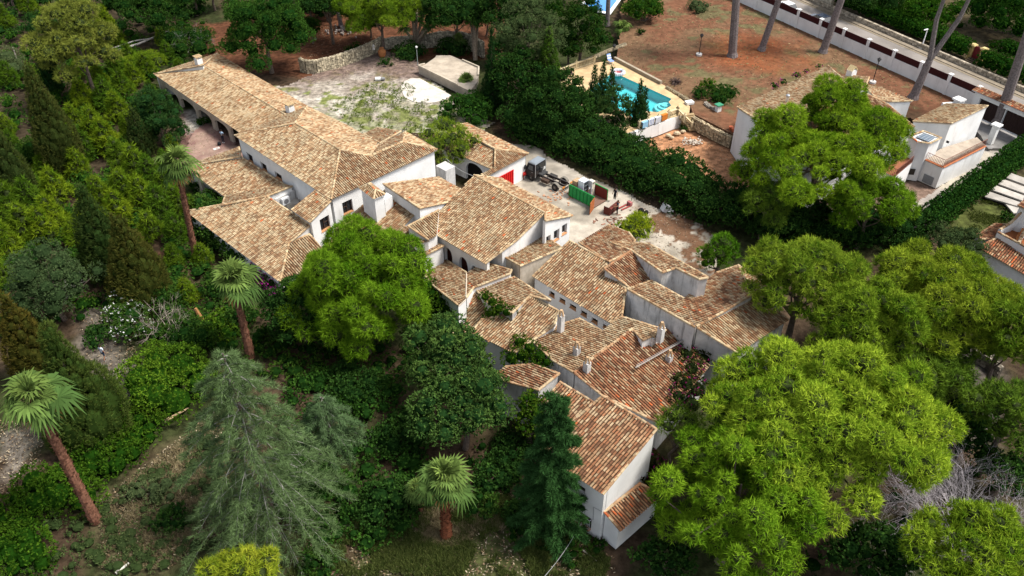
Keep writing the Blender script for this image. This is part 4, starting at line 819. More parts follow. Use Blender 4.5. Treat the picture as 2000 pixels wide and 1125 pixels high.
# ------------------------------------------------------------------ bushes, each with its own look or place
for a in [
 ('bright green rounded bush mass right of the path', 325, 738, 92, 62, 'bright', 16), ('bright bush between the palm trunk and the cedar', 268, 838, 55, 42, 'bright', 11),
 ('leafy bright bush crossed by the leaning palm trunk', 205, 890, 72, 52, 'bright', 13), ('bright green bush left of the leaning palm trunk', 110, 955, 78, 58, 'bright', 13),
 ('bright bush touching the left edge below the pale clearing', 25, 1005, 62, 48, 'bright', 11), ('bright bush in the bottom left corner', 35, 1078, 72, 52, 'bright', 12),
 ('dark green bush at the foot of the fan palm pair', 930, 985, 38, 26, 'leafy', 8), ('yellow-green bush behind the middle palm trunk', 425, 640, 42, 36, 'bright', 9),
 ('green bush under the dead palm stump', 365, 655, 50, 48, 'leafy', 10), ('dark bush between the white flowers and the path', 195, 655, 30, 28, 'ivy', 7),
 ('dense green bush below the pavilion roof corner', 405, 415, 42, 34, 'leafy', 9), ('light green bush at the eave of the left pavilion roof', 425, 468, 30, 26, 'bright', 8),
 ('small round bush beside the pavilion porch', 383, 365, 16, 15, 'leafy', 6), ('bush on the brick court in front of the arcade', 397, 238, 17, 10, 'leafy', 6),
 ('green bush with a red tinge below the middle palm', 470, 620, 34, 40, 'leafy', 9), ('dark bush beside the reddish clearing', 330, 590, 38, 40, 'leafy', 9),
 ('bush in front of the reddish clearing in the wood', 420, 560, 36, 40, 'leafy', 9), ('yellow flowering bush in the grey-green thicket', 45, 490, 25, 18, 'young', 7),
 ('feathery green shrub at the bottom edge', 620, 1105, 34, 36, 'leafy', 9), ('dark bush beside the cedar foot on the slope', 335, 1015, 32, 30, 'ivy', 8),
 ('dark low bush right of the grey conifer base', 580, 960, 60, 60, 'ivy', 12), ('green bush left of the small fan palm', 760, 980, 55, 60, 'ivy', 12),
 ('low dark bush under the feathery trees', 790, 850, 55, 50, 'ivy', 11), ('bush in the dark hollow left of the feathery trees', 690, 760, 60, 45, 'ivy', 11),
 ('low shrub at the foot of the white corner by the tile lean-to', 1170, 1062, 16, 10, 'leafy', 5), ('dark shrub under the dark conifer', 1010, 1000, 36, 24, 'ivy', 8),
 ('round oleander with pale blue flowers by the pool', 1369, 183, 18, 17, 'leafy', 8), ('light green round bush behind the pale blue oleander', 1382, 164, 16, 14, 'bright', 7),
 ('wide clipped bush on the edge of the red field', 1412, 184, 28, 20, 'leafy', 10), ('green bush beside the white corner of the neighbouring house', 1420, 233, 22, 17, 'leafy', 9),
 ('yucca-like tuft at the pool balustrade', 1322, 228, 11, 10, 'olive', 5), ('round dark bush below the pool stairs', 1337, 249, 11, 9, 'leafy', 6),
 ('small spiky shrub on the terracotta soil', 1309, 246, 7, 6, 'leafy', 4), ('agave clump in the round bed on the red field', 1365, 12, 25, 18, 'olive', 8),
 ('small tree-like shrub on the red field', 1252, 62, 9, 11, 'leafy', 6), ('dark bush beside the red tiled corner house', 1968, 425, 18, 10, 'leafy', 7),
 ('clipped bush below the dark pines at the right', 1880, 730, 26, 25, 'pinedark', 7), ('flowering ginger clump against the rubble wall', 800, 105, 30, 16, 'ivy', 8),
 ('dark plant clump behind the old concrete slab', 885, 95, 42, 16, 'ivy', 9), ('small bush by the rubble wall pot', 752, 122, 14, 12, 'leafy', 5),
 ('green scrub below the fallen trunk', 290, 125, 40, 26, 'young', 9), ('dark scrub right of the fallen trunk', 370, 80, 48, 38, 'leafy', 10),
 ('scrub on the red soil behind the rubble wall', 690, 95, 18, 10, 'leafy', 5), ('grey-green scrub at the upper left edge', 20, 130, 40, 40, 'olive', 9),
 ('bluish shrub between the cypresses at the left edge', 75, 300, 36, 45, 'leafy', 10), ('dark undergrowth at the left edge below the grey-green tree', 35, 640, 45, 30, 'ivy', 8),
 ('fern clump under the wide cypress', 130, 845, 34, 26, 'leafy', 8), ('bush on the slope behind the leaning palm foot', 300, 960, 50, 26, 'olive', 8)]:
    gz = 1.5 if (1240 < a[1] < 1440 and a[2] < 200) else 0
    bush('shrub', a[0], 'bush', a[1], a[2], a[3], a[4], a[5], n=a[6], gz=gz, ls=.8 if a[2] < 300 else 1, tint=(.8, .85, .8) if a[5] in ('olive', 'leafy') else (.7, .78, .8) if a[1] < 300 and a[2] > 800 else None)
# climbing plants on roofs and walls: clumps lying on what carries them
def climber(name, label, cat, items, kind='bright', tint=None, flower=None, nf=0, seed=2, ls=.9):
    r = rng(seed); cl = []
    for px, py, z, rad in items: p = P(px, py, z); cl.append((p.x, p.y, p.z, rad, rad, rad * .7))
    cl = np.array(cl); t = thing(name, label, cat, (cl[0, 0], cl[0, 1], 0)); m = MB(); foliage(m, cl, kind, r, 1.1, -.5, tint, ls=ls); m.build('foliage', M_leaf, t)
    if nf:
        pts, nor, idx = clump_points(cl, nf, r, -.2, .8); m = MB(); col = np.array(flower) * (.7 + .6 * r.random((len(pts), 1))); blades(m, pts + nor * .06, nor, col, 3, .13, .12, r, 1, .2, True); m.build('flowers', M_leaf, t)['kind'] = 'stuff'
    m = MB()
    for c in cl[::2]: m.tube([(c[0], c[1], 0), tuple(c[:3])], [.04, .02], BARK, n=5)
    m.build('stem', M_bark, t); return t
climber('climber', 'bright creeper lying across the small tile roof in the centre', 'creeper', [(948, 580, 4.2, .6), (962, 590, 4.3, .7), (975, 602, 4.4, .7), (990, 610, 4.5, .6), (955, 612, 3.6, .6), (968, 615, 3.6, .6), (1000, 607, 4.6, .4)], tint=(.62, .62, .7), seed=4)
climber('climber', 'thick creeper covering the roof edge above the lower tile lean-to', 'creeper', [(1015, 668, 3.6, .75), (1035, 680, 3.9, .8), (1055, 695, 4.1, .75), (1022, 695, 3.4, .9), (1045, 712, 3.5, .8), (1068, 708, 4.2, .55), (1000, 700, 3.0, .9)], tint=(.62, .62, .7), seed=5)
climber('climber', 'creeper running down the left side of the middle roofs', 'creeper', [(836, 560, 2.4, 1.0), (848, 576, 2.4, 1.0), (862, 592, 2.5, 1.0), (876, 604, 2.5, .9), (888, 614, 2.6, .8), (864, 618, 1.8, 1.1), (900, 606, 3.0, .5), (850, 600, 1.4, .9), (832, 580, 1.2, .9), (838, 610, 1.4, 1.1), (862, 632, 1.5, 1.1), (885, 645, 1.6, 1.1), (845, 640, .9, 1.2)], tint=(.6, .62, .7), seed=6)
climber('climber', 'dark creeper on the corner of the left pavilion roofs', 'creeper', [(398, 412, 2.4, .9), (415, 402, 2.6, .8), (388, 395, 2.0, 1.0), (408, 385, 1.6, 1.0), (430, 395, 2.6, .6)], 'leafy', seed=7)
climber('bougainvillea', 'magenta bougainvillea at the eave above the middle palm', 'bougainvillea', [(497, 500, 2.0, .7), (507, 512, 2.0, .7), (520, 522, 2.0, .6), (528, 535, 1.6, .7), (505, 532, 1.2, .9), (535, 550, 1.5, .9), (548, 568, 1.2, 1.0), (520, 550, .9, 1.0), (565, 575, 1.0, 1.0)], 'ivy', (1, .9, 1), (.42, .02, .28), 16, 8)
climber('bougainvillea', 'dark bougainvillea with purple flowers spilling over the red roof edge', 'bougainvillea', [(1330, 655, 4.6, .7), (1340, 690, 4.2, .9), (1350, 720, 3.9, .9), (1340, 750, 3.8, .9), (1325, 775, 3.6, .9), (1360, 760, 3.0, 1.1), (1350, 790, 2.6, 1.1), (1375, 700, 3.6, .9), (1320, 740, 3.9, .5)], 'ivy', (1.3, .7, 1), (.24, .012, .12), 4, 9)
climber('bougainvillea', 'bougainvillea with dull red leaves behind the bottom tile lean-to', 'bougainvillea', [(1268, 900, 2.6, .9), (1285, 920, 2.2, 1.0), (1262, 940, 1.6, 1.0), (1290, 950, 1.8, 1.0), (1250, 930, 2.4, .6)], 'ivy', (1.6, .6, .9), (.2, .01, .09), 4, 10)
climber('flowering_bush', 'bush dotted with small white flowers beside the path', 'bush', [(240, 585, 1.4, 1.2), (258, 615, 1.4, 1.3), (245, 645, 1.2, 1.2), (225, 615, 1.2, 1.0), (275, 640, 1.0, 1.0), (262, 585, 1.2, 1.0)], 'leafy', None, (.6, .6, .58), 4, 11)
climber('bougainvillea', 'thin strip of magenta flowers along the back eave of the neighbouring house', 'bougainvillea', [(1512, 168, 5.6, .45), (1528, 161, 5.6, .4), (1556, 148, 5.6, .45), (1575, 140, 5.6, .3), (1600, 130, 5.6, .3)], 'leafy', None, (.36, .02, .22), 10, 12)

hedge('hedge', 'dark shrub row under the eave of the large left pavilion roof', [(385, 447), (440, 490), (500, 530)], 1.7, 2.1, 'leafy', seed=15, jit=.3)
tree('broadleaf_tree', 'added black-green low tree filling the deep shade right of the huge pine', 'tree', 1885, 850, 70, 55, 2.6, 'ivy', 20, .32)  # dark tree added to stand in for the black shade here
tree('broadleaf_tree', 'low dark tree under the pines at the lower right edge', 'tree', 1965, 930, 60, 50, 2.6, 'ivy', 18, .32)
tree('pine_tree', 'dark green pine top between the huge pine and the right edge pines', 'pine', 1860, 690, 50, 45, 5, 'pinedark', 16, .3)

tree('broadleaf_tree', 'added black-green foliage filling the black gap under the right side of the huge pine', 'tree', 1705, 1085, 90, 60, 2.2, 'ivy', 24, .32)  # dark foliage added over bare ground to read as black under-canopy shade
tree('broadleaf_tree', 'added dark foliage filling the dark gap below the dense pine at the bottom edge', 'tree', 1300, 1095, 60, 40, 1.8, 'ivy', 18, .32)  # more added dark foliage, standing in for shade under the crown

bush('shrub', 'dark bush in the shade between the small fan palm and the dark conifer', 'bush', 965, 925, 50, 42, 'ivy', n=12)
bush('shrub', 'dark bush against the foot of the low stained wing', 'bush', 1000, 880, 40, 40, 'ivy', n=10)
bush('shrub', 'low green bush on the bare soil right of the stout palm', 'bush', 955, 1000, 26, 16, 'leafy', n=7)
# ------------------------------------------------------------------ palms, yuccas, conifers with drooping boughs, bare wood
palm('tall fan palm with slim reddish trunk beside the pavilion roofs', 385, 515, 345, 318, 1.75, 24, 1, .24)
palm('fan palm with a bright crown in front of the magenta bougainvillea', 490, 697, 455, 548, 1.75, 27, 2, .27)
palm('leaning fan palm on the lower left slope with long brown trunk', 188, 1018, 62, 775, 1.75, 27, 3, .28)
palm('short stout fan palm with hanging orange dead fronds on the lower lawn', 872, 1048, 868, 935, 1.6, 30, 4, .3, tcol=(.17, .06, .03), skirt=9)
palm('small fan palm close to the left of the short stout palm', 822, 1000, 815, 958, .95, 20, 5, .1, skirt=0)
palm('little dark fan palm in front of the curved pale wall', 902, 104, 896, 78, 1.0, 20, 6, .12, skirt=0)
palm('pale feathery palm on the edge of the red field by the round pool lamp', 1212, 78, 1215, 55, 1.3, 22, 7, .12, skirt=0)
palm('dark cycad growing out of the end of the old concrete slab', 912, 172, 912, 160, 1.3, 34, 8, .16, skirt=0, name='cycad')
palm('low dark cycad under the leaning fan palm crown', 130, 850, 128, 838, 1.3, 26, 9, .12, skirt=0, name='cycad')
def yucca(label, bx, by, heads, seed):
    r = rng(seed); b = P(bx, by); t = thing('yucca', label, 'yucca', b); m = MB(); c = MB()
    for px, py, z in heads:
        h = P(px, py, z); mid = Vector((b.x + (h.x - b.x) * .3, b.y + (h.y - b.y) * .3, z * .45)); m.tube([b, mid, h], [.3, .22, .15], (.2, .16, .12), n=7)
        n = 60; d = unit(r.normal(size=(n, 3)) + np.array((0, 0, .35))); blades(c, np.repeat(np.array(h)[None], n, 0), d, np.array((.05, .10, .028)) * (.6 + .8 * r.random((n, 1))), 2, 1.1, .12, r, .1, .1, True, .15)
    m.build('trunk', M_bark, t); c.build('crown', M_leaf, t)
yucca('large many-headed yucca before the pale rubble wall', 812, 96, [(805, 30, 4.4), (830, 20, 5.2), (850, 45, 4), (790, 55, 3.6), (835, 55, 3.8), (815, 5, 5.6), (855, 15, 5)], 1)
yucca('shaggy trunked yucca right of the curved pale wall', 928, 118, [(926, 42, 4.6), (918, 30, 4.8), (935, 25, 5)], 2)
def drooper(label, name, bx, by, ty, rpx, col, seed, nb=70, droop=.9, sub=26, L=.45, w=.035, woodc=(.25, .25, .22), k=6, prof=.8, start=.12):
    r = rng(seed); b = P(bx, by); h = height_to(b, ty); s = scale_at((b.x, b.y, h * .4)); R = rpx / s; t = thing(name, label, 'conifer', b); m = MB(); f = MB()
    m.tube([b, b + Vector((.1, 0, h * .5)), b + Vector((0, 0, h))], [.28, .18, .03], BARK, n=8); col = np.array(col)
    for i in range(nb):
        k_ = start + (1 - start) * (i + .5) / nb; z = h * k_; q = i * 2.4 + r.random() * .6; Lb = R * (1 - k_) ** prof * (.75 + .5 * r.random()) + .35; u = np.array((math.cos(q), math.sin(q), 0)); pts = []
        for j in range(8): x = j / 7; pts.append(np.array((b.x, b.y, z)) + u * Lb * x + np.array((0, 0, Lb * (.28 * x - droop * x * x))))
        pts = np.array(pts); pts[:, 2] = np.maximum(pts[:, 2], .15); m.tube([tuple(p) for p in pts], [.05 * (1 - .8 * j / 7) for j in range(8)], woodc, n=4, cap=False)
        n = int(sub * (Lb / R + .35)); x = .15 + .85 * r.random(n); a = np.stack([np.interp(x, np.linspace(0, 1, 8), pts[:, c]) for c in range(3)], 1)
        sd = np.cross(u, (0, 0, 1)); side = (r.random(n) * 2 - 1)[:, None] * sd * (.55 * Lb * (1.1 - x))[:, None] * .55; tp = a + side + u * (Lb * .12) - np.array((0, 0, 1)) * (.25 * droop + .5 * droop * r.random((n, 1))) * np.abs(side).sum(1, keepdims=True)
        for e in range(4):
            g = a + (tp - a) * ((e + .5) / 4); nor = unit(tp - a + 1e-3); cc = col * (.65 + .7 * r.random((n, 1))); blades(f, g, nor, cc, k, L, w, r, .8, -.15 * droop)
        if i % 2 == 0:
            for g in range(0, n, 4): m.tube([tuple(a[g]), tuple(tp[g])], [.018, .008], woodc, n=3, cap=False)
    m.build('trunk', M_bark, t); f.build('crown', M_leafd, t)
drooper('big grey-green weeping conifer at the lower left of the villa', 'weeping_conifer', 540, 1035, 690, 185, (.082, .128, .048), 3, 104, .85, 34, .34, .03, (.20, .20, .17), 6, .62, .02)
drooper('smaller grey-green weeping branches reaching right of the big weeping conifer', 'weeping_conifer', 650, 880, 775, 80, (.08, .135, .055), 5, 44, .85, 28, .34, .03, (.2, .2, .17), 6, .7, .1)
drooper('dark green pointed conifer in front of the bottom house', 'conifer', 1074, 1048, 772, 64, (.028, .075, .02), 4, 84, .42, 34, .34, .06, (.1, .08, .06), 7, .7, .03)
def bare(label, px, py, R, z, n, seed, name='bare_shrub', col=(.34, .31, .32), spread=(0, 0, .6), cat='bare shrub', lv=4, rad=.035):
    r = rng(seed); b = P(px, py); t = thing(name, label, cat, b); m = MB()
    def grow(p, d, L, rad_, lev):
        q = p + d * L * .5 + Vector(r.normal(size=3) * L * .06); e = q + (d + Vector(r.normal(size=3) * .25)).normalized() * L * .5; m.tube([p, q, e], [rad_, rad_ * .8, rad_ * .6], np.array(col) * (.7 + .6 * r.random()), n=3, cap=False)
        if lev:
            for _ in range(3 if lev > 1 else 4): grow(q.lerp(e, r.random()), (d + Vector(r.normal(size=3) * .62)).normalized(), L * (.55 + .25 * r.random()), rad_ * .6, lev - 1)
    for i in range(n):
        d = Vector(unit(r.normal(size=3) + np.array(spread))); d.z = abs(d.z) * .8 + .12; grow(b + Vector((0, 0, .2)), d.normalized(), R * (.42 + .2 * r.random()), rad, lv)
    m.build('branches', M_bark, t); return t
bare('big bare grey shrub between the two bright pines at the lower right', 1855, 1040, 6.2, 3, 40, 1)
bare('tangle of pale bare twigs in the grey-green thicket', 110, 590, 3.4, 2, 9, 2, col=(.3, .29, .26), lv=3)
bare('dry grey twiggy bush right of the white flowers', 325, 660, 3.2, 2, 10, 3, col=(.24, .2, .17), lv=3)
bare('heap of dry grey branches right of the fallen trunk', 375, 95, 4.0, 2, 9, 4, col=(.22, .2, .2), lv=3)
def log(label, pts, rad, col, cat='log', name='fallen_trunk'):
    m = MB(); q = [P(*p) for p in pts]; m.tube(q, [rad * (1 - .6 * i / (len(q) - 1)) for i in range(len(q))], col, n=6); tag(m.build(name, M_bark), label, cat)
log('fallen grey trunk lying across the scrub at the upper left', [(200, 108, .9), (270, 86, 1.1), (335, 58, 1.4)], .22, (.28, .26, .24))
log('second thinner fallen trunk beside the fallen grey trunk', [(205, 100, 1.0), (262, 80, 1.2), (300, 74, 1.6)], .13, (.30, .28, .26))
log('short pale log lying on the lower left slope', [(226, 1120, .15), (256, 1096, .2)], .12, (.5, .47, .42))
log('pale board half hidden under the bright bushes', [(322, 822, .5), (368, 797, .7)], .14, (.34, .24, .14), 'board', 'board')
log('thin pale stick near the white corner on the red earth', [(1138, 1074, .1), (1166, 1096, .1)], .06, (.45, .4, .34), 'stick', 'stick')
log('broken grey stem standing at the upper left edge', [(40, 138, .2), (25, 92, 3)], .16, (.26, .23, .2), 'stump', 'dead_trunk')
log('orange dead palm stump behind the green bushes', [(398, 632, .2), (382, 602, 1.8)], .3, (.3, .15, .06), 'stump', 'palm_stump')
def tallpine(label, bx, by, tx, ty, rpx, fork=None, gz=1.5, seed=1):
    r = rng(seed); b = P(bx, by, gz); s = scale_at(b); rad = rpx / s; h = 15.0; d = (P(tx, ty, gz + height_to(b, ty)) - b) if ty > -50 else Vector((0, 0, 1)); d = d / d.z; t = thing('pine_tree', label, 'pine', b); m = MB(); top = b + Vector((d.x * h, d.y * h, h))
    fr = fork or 1; k = b.lerp(top, fr); m.tube([b, b.lerp(top, .04), b.lerp(top, .5 * fr), k], [rad * 1.35, rad, rad * .85, rad * .72], (.16, .135, .13), n=10); tips = []
    if fork:
        for q in ((-1.6, 0), (1.9, .6)): e = top + Vector((q[0], q[1], 0)); m.tube([k, k.lerp(e, .5) + Vector((q[0] * .3, 0, 0)), e], [rad * .62, rad * .5, rad * .25], (.15, .13, .125), n=8); tips.append(e)
    else: tips.append(k)
    cl = ellipsoid_clumps(tips[0] + Vector((0, 0, 1)), (3.4, 3.4, 1.5), 14, 1.3, r, -.1, .6, .3)
    for c in cl[:8]: m.tube([tips[0] - Vector((0, 0, 2)), Vector(c[:3])], [.1, .04], (.15, .13, .12), n=5)
    m.build('trunk', M_bark, t); f = MB(); foliage(f, cl, 'pinedark', r, .5); f.build('crown', M_leaf, t)
tallpine('tall bare-stemmed pine standing alone at the centre of the red field', 1430, 110, 1438, 0, 8.5, seed=1)
tallpine('second bare pine trunk from the left on the red field', 1487, 98, 1521, 0, 6.5, seed=2)
tallpine('pine trunk standing close to the white boundary wall', 1607, 102, 1643, 0, 7.5, seed=3)
tallpine('forked dark pine trunk between the white house and the boundary wall', 1783, 192, 1830, 85, 8.5, .33, seed=4)
tallpine('stout dark pine trunk in front of the tiled gateway', 1950, 240, 1990, 120, 10, seed=5, gz=1)
tallpine('thin pine trunk beside the blue pool at the top edge', 1186, 50, 1188, 5, 4.5, seed=6, gz=0)
tallpine('pale thin trunk in the dark wood at the top edge', 666, 50, 656, 0, 4, seed=7, gz=0)
# young pines and scrub of the upper left wood: three of each built, the rest are copies
YP = []
for i in range(5):
    r = rng(900 + i); t = thing('young_pine', '', 'pine', (0, 0, 0)); m = MB(); cl = []
    for j in range(11): k = j / 10; q = j * 2.4; cl.append((math.cos(q) * .55 * (1.1 - k), math.sin(q) * .55 * (1.1 - k), .5 + k * 2.0, .55 * (1.15 - .6 * k), .55 * (1.15 - .6 * k), .62 * (1.1 - .4 * k)))
    foliage(m, np.array(cl), 'young', r, 1.5, -.4, (.5 + .12 * i, .62 + .08 * i, .8)); m.build('crown', M_leaf, t); m = MB(); m.tube([(0, 0, 0), (0, 0, 2.2)], [.08, .02], BARK, n=5); m.build('trunk', M_bark, t); YP.append(t)
LM = [(150, 80, 'olive pine'), (95, 215, 'brownish cypress'), (30, 300, 'cypress at the left edge'), (262, 260, 'slim rusty-patched cypress'), (307, 235, 'round juniper'), (345, 312, 'slim-trunked palm crown'), (180, 430, 'dark cypress'), (245, 500, 'big rusty cypress'),
    (95, 555, 'grey-green thicket'), (385, 450, 'slim palm trunk'), (270, 85, 'fallen trunk'), (420, 115, 'far end of the arcade wing'), (380, 350, 'pavilion porch'), (45, 490, 'yellow flowering bush'), (330, 520, 'reddish clearing'), (395, 605, 'dead palm stump'), (110, 120, 'black-green cypress')]
LM2 = [(515, 58, 'round tree over the arcade'), (742, 20, 'layered pine'), (665, 60, 'red soil patch'), (820, 40, 'many-headed yucca'), (926, 40, 'shaggy yucca'), (1040, 80, 'silvery tree'), (1170, 10, 'blue pool'), (300, 12, 'shadowy tree'), (375, 95, 'heap of dry branches'), (660, 130, 'dry stone wall'), (875, 140, 'old concrete slab'), (150, 40, 'olive pine'), (1068, 120, 'narrow poplar')]
LABELS = set()
def where(px, py, lms, what):
    o = sorted(lms, key=lambda l: (l[0] - px) ** 2 + ((l[1] - py) * 1.3) ** 2)
    for k in (0, 1, 2, 3):
        l = o[k]; dx, dy = px - l[0], py - l[1]; ds = (['left of', 'right of'][dx > 0], ['above', 'below'][dy > 0])
        for d in (ds if abs(dx) > abs(dy) else ds[::-1]):
            s = what + ' ' + d + ' the ' + l[2]
            if s not in LABELS: LABELS.add(s); return s
    s = what + ' between the ' + o[0][2] + ' and the ' + o[1][2]; LABELS.add(s); return s
used = set()
def yp(px, py, s, label, i):
    g = 'young pines in the upper left wood'; p = P(px, py)
    if i % 5 not in used: used.add(i % 5); t = YP[i % 5]; t.location = p; t.scale = (s, s, s); t['label'] = label
    else: t = copy_thing(YP[i % 5], p, (i * 1.7) % 6.28, s, label)
    t['group'] = g
lab = {0: 'young light green pine growing in the upper left wood'}
for i, (px, py, s) in enumerate([(235, 150, 1.3), (255, 125, 1.1), (290, 150, 1.2), (200, 180, 1.3), (170, 215, 1.4), (215, 215, 1.5), (245, 190, 1.3), (330, 175, .9), (190, 265, 1.3), (215, 300, 1.5), (175, 310, 1.2), (240, 330, 1.3), (270, 345, 1.4),
        (160, 345, 1.2), (120, 400, 1.5), (70, 420, 1.5), (30, 430, 1.6), (60, 470, 1.5), (20, 500, 1.4), (110, 450, 1.4), (300, 365, 1.3), (330, 385, 1.2), (250, 400, 1.5), (285, 410, 1.4), (240, 440, 1.4), (320, 430, 1.4), (350, 415, 1.1),
        (300, 470, 1.2), (150, 250, 1.1), (40, 350, 1.2), (300, 200, 1.0), (355, 150, .9), (260, 270, 1.2), (230, 90, 1.2), (210, 60, 1.3), (330, 120, 1.0), (15, 60, 1.4), (60, 30, 1.4), (345, 90, .9), (95, 470, 1.3), (350, 470, 1.1), (10, 560, 1.2), (165, 150, 1.2), (235, 235, 1.3), (140, 290, 1.2), (60, 380, 1.3), (95, 350, 1.1), (200, 400, 1.2), (155, 480, 1.1), (180, 440, 1.2), (330, 345, 1.1), (380, 430, 1.0), (275, 240, 1.0), (320, 90, 1.0), (150, 20, 1.2), (25, 170, 1.2), (75, 170, 1.1), (20, 270, 1.1), (265, 170, 1.2), (340, 300, .8), (30, 300, 1.0), (345, 520, .9), (400, 520, .9), (370, 590, .9)]): yp(px, py, s, where(px, py, LM, ('tall ' if s > 1.35 else 'small ' if s < 1.1 else '') + ('deep green', 'dull green', 'mid green', 'fresh green', 'light yellow-green')[i % 5] + ' young pine'), i)
# darker wood at the top edge and beyond it
DW = []
for i in range(2):
    r = rng(950 + i); t = thing('wood_tree', 'dark evergreen tree in the wood along the top edge', 'tree', (0, 0, 0), 'dark trees of the wood along the top edge'); m = MB(); cl = ellipsoid_clumps((0, 0, 3.2), (2.0, 2.0, 2.4), 22, .8, r, -.5)
    foliage(m, cl, 'leafy', r, .8, -.35, (.55 + .2 * i, .68 + .15 * i, .7)); m.build('crown', M_leaf, t); m = MB(); wood(m, (0, 0, 0), cl, (0, 0, 3.2), (2, 2, 2.4), r, .2); m.build('trunk', M_bark, t); DW.append(t)
for i, (px, py, s) in enumerate([(240, 45, 1.0), (330, 30, 1.1), (385, 30, 1.1), (420, 20, 1.2), (610, 40, 1.0), (590, 15, 1.2), (700, 8, 1.1), (660, 25, .9), (790, 5, 1.1), (840, 12, 1.1), (930, 10, 1.2), (1000, -10, 1.2), (1100, 10, 1.0), (30, 20, 1.2), (100, -20, 1.3), (190, -10, 1.3), (270, -25, 1.3), (360, -30, 1.3), (450, -30, 1.3), (560, -30, 1.3), (660, -35, 1.3), (760, -35, 1.3), (860, -35, 1.3), (960, -40, 1.3), (1060, -35, 1.3), (1150, -30, 1.0), (950, 70, .9), (1080, 60, .9), (575, 75, .9), (612, 85, .7), (640, 40, 1.0), (700, 55, .9), (725, 75, .7), (560, 40, 1.1), (985, 130, .9), (1110, 130, .8)]):
    if i < 2: t = DW[i]; t.location = P(px, py); t.scale = (s,) * 3
    else: t = copy_thing(DW[i % 2], P(px, py), i * 1.3, s)
    t['label'] = 'evergreen crown in the dense dark wood at the very top edge'
    if py > -12: t['label'] = where(px, py, LM2, ('dark ' if i % 2 == 0 else 'mid green ') + ('big evergreen' if s >= 1.1 else 'evergreen') + ' tree')
# ground cover that nobody could count
def cover(name, pxpoly, kind, n, h, rad, seed, tint=None, gz=0, dens=.6):
    r = rng(seed); w = [P(*q, gz) for q in pxpoly]; x0, x1 = min(p.x for p in w), max(p.x for p in w); y0, y1 = min(p.y for p in w), max(p.y for p in w); X = x0 + (x1 - x0) * r.random(n * 6); Y = y0 + (y1 - y0) * r.random(n * 6)
    k = inpoly(X, Y, w); X = X[k][:n]; Y = Y[k][:n]; s = rad * (.6 + .9 * r.random(len(X))); cl = np.stack([X, Y, np.full(len(X), gz + h * .3) + h * .5 * r.random(len(X)), s, s, s * .6], 1)
    m = MB(); foliage(m, cl, kind, r, dens, -.1, tint); o = m.build(name, M_leafd); o['kind'] = 'stuff'; return o
cover('ground_cover', [(560, 760), (700, 720), (800, 780), (860, 900), (840, 1000), (740, 1070), (620, 1060), (560, 950)], 'ivy', 120, .9, .75, 1, (1.1, 1.15, .9), dens=.75)
cover('ground_cover', [(500, 640), (640, 690), (720, 720), (560, 760), (480, 720)], 'leafy', 60, .7, .6, 2, (.7, .7, .6))
cover('ground_cover', [(0, 100), (200, 60), (420, 40), (430, 130), (300, 150), (330, 330), (250, 420), (0, 420)], 'leafy', 150, .8, .9, 3, (.8, .9, .7), dens=.5)
cover('ground_cover', [(0, 420), (330, 420), (380, 560), (330, 700), (200, 640), (0, 640)], 'leafy', 110, .8, .8, 4, (.8, .9, .8), dens=.5)
cover('ground_cover', [(200, 980), (420, 830), (470, 900), (560, 1080), (400, 1090), (220, 1100)], 'olive', 90, .35, .5, 5, (.55, .6, .5), dens=.7)
cover('ground_cover', [(960, 190), (1130, 215), (1250, 265), (1200, 310), (1000, 250)], 'ivy', 70, 2.0, .9, 6, dens=.6)
cover('ground_cover', [(1500, 700), (1900, 700), (2000, 900), (2000, 1125), (1300, 1125), (1250, 1000)], 'leafy', 70, .5, .7, 7, (.4, .45, .4), dens=.4)
cover('ground_cover', [(1640, -30), (2000, -30), (2000, 100), (1900, 90), (1780, 50)], 'leafy', 60, .6, .7, 8, (.8, .9, .5), gz=2.1, dens=.5)
def blades_field(name, polys, n, L, w, cols, seed, gz=0, up=1.4, k=5):
    r = rng(seed); m = MB()
    for pxpoly, share in polys:
        q = [P(*p, gz) for p in pxpoly]; x0, x1 = min(p.x for p in q), max(p.x for p in q); y0, y1 = min(p.y for p in q), max(p.y for p in q); N = int(n * share)
        X = x0 + (x1 - x0) * r.random(N * 4); Y = y0 + (y1 - y0) * r.random(N * 4); kk = inpoly(X, Y, q) & (fbm(X, Y, 1.7, seed) > .46); X = X[kk][:N]; Y = Y[kk][:N]
        t = r.random((len(X), 1)); col = np.array(cols[0]) * (1 - t) + np.array(cols[1]) * t; blades(m, np.stack([X, Y, np.full(len(X), gz)], 1), np.tile(np.array((0, 0, 1.)), (len(X), 1)), col, k, L, w, r, .8, up)
    o = m.build(name, M_leafd); o['kind'] = 'stuff'; return o
blades_field('grass', [([(640, 1010), (900, 960), (1010, 970), (1190, 1090), (1190, 1125), (560, 1125)], 1)], 15000, .3, .05, ((.04, .065, .014), (.12, .14, .04)), 1)
blades_field('grass', [([(1860, 410), (1930, 390), (1990, 420), (1990, 470), (1900, 480), (1850, 460)], 1)], 2500, .15, .05, ((.07, .10, .02), (.11, .13, .03)), 2)
blades_field('dry_grass', [([(200, 980), (430, 810), (480, 1000), (330, 1110), (200, 1110)], .5), ([(790, 985), (930, 975), (990, 1030), (880, 1070), (790, 1050)], .3), ([(300, 500), (370, 490), (380, 560), (310, 560)], .2)], 7000, .36, .035, ((.12, .095, .05), (.28, .23, .13)), 3, up=.5)
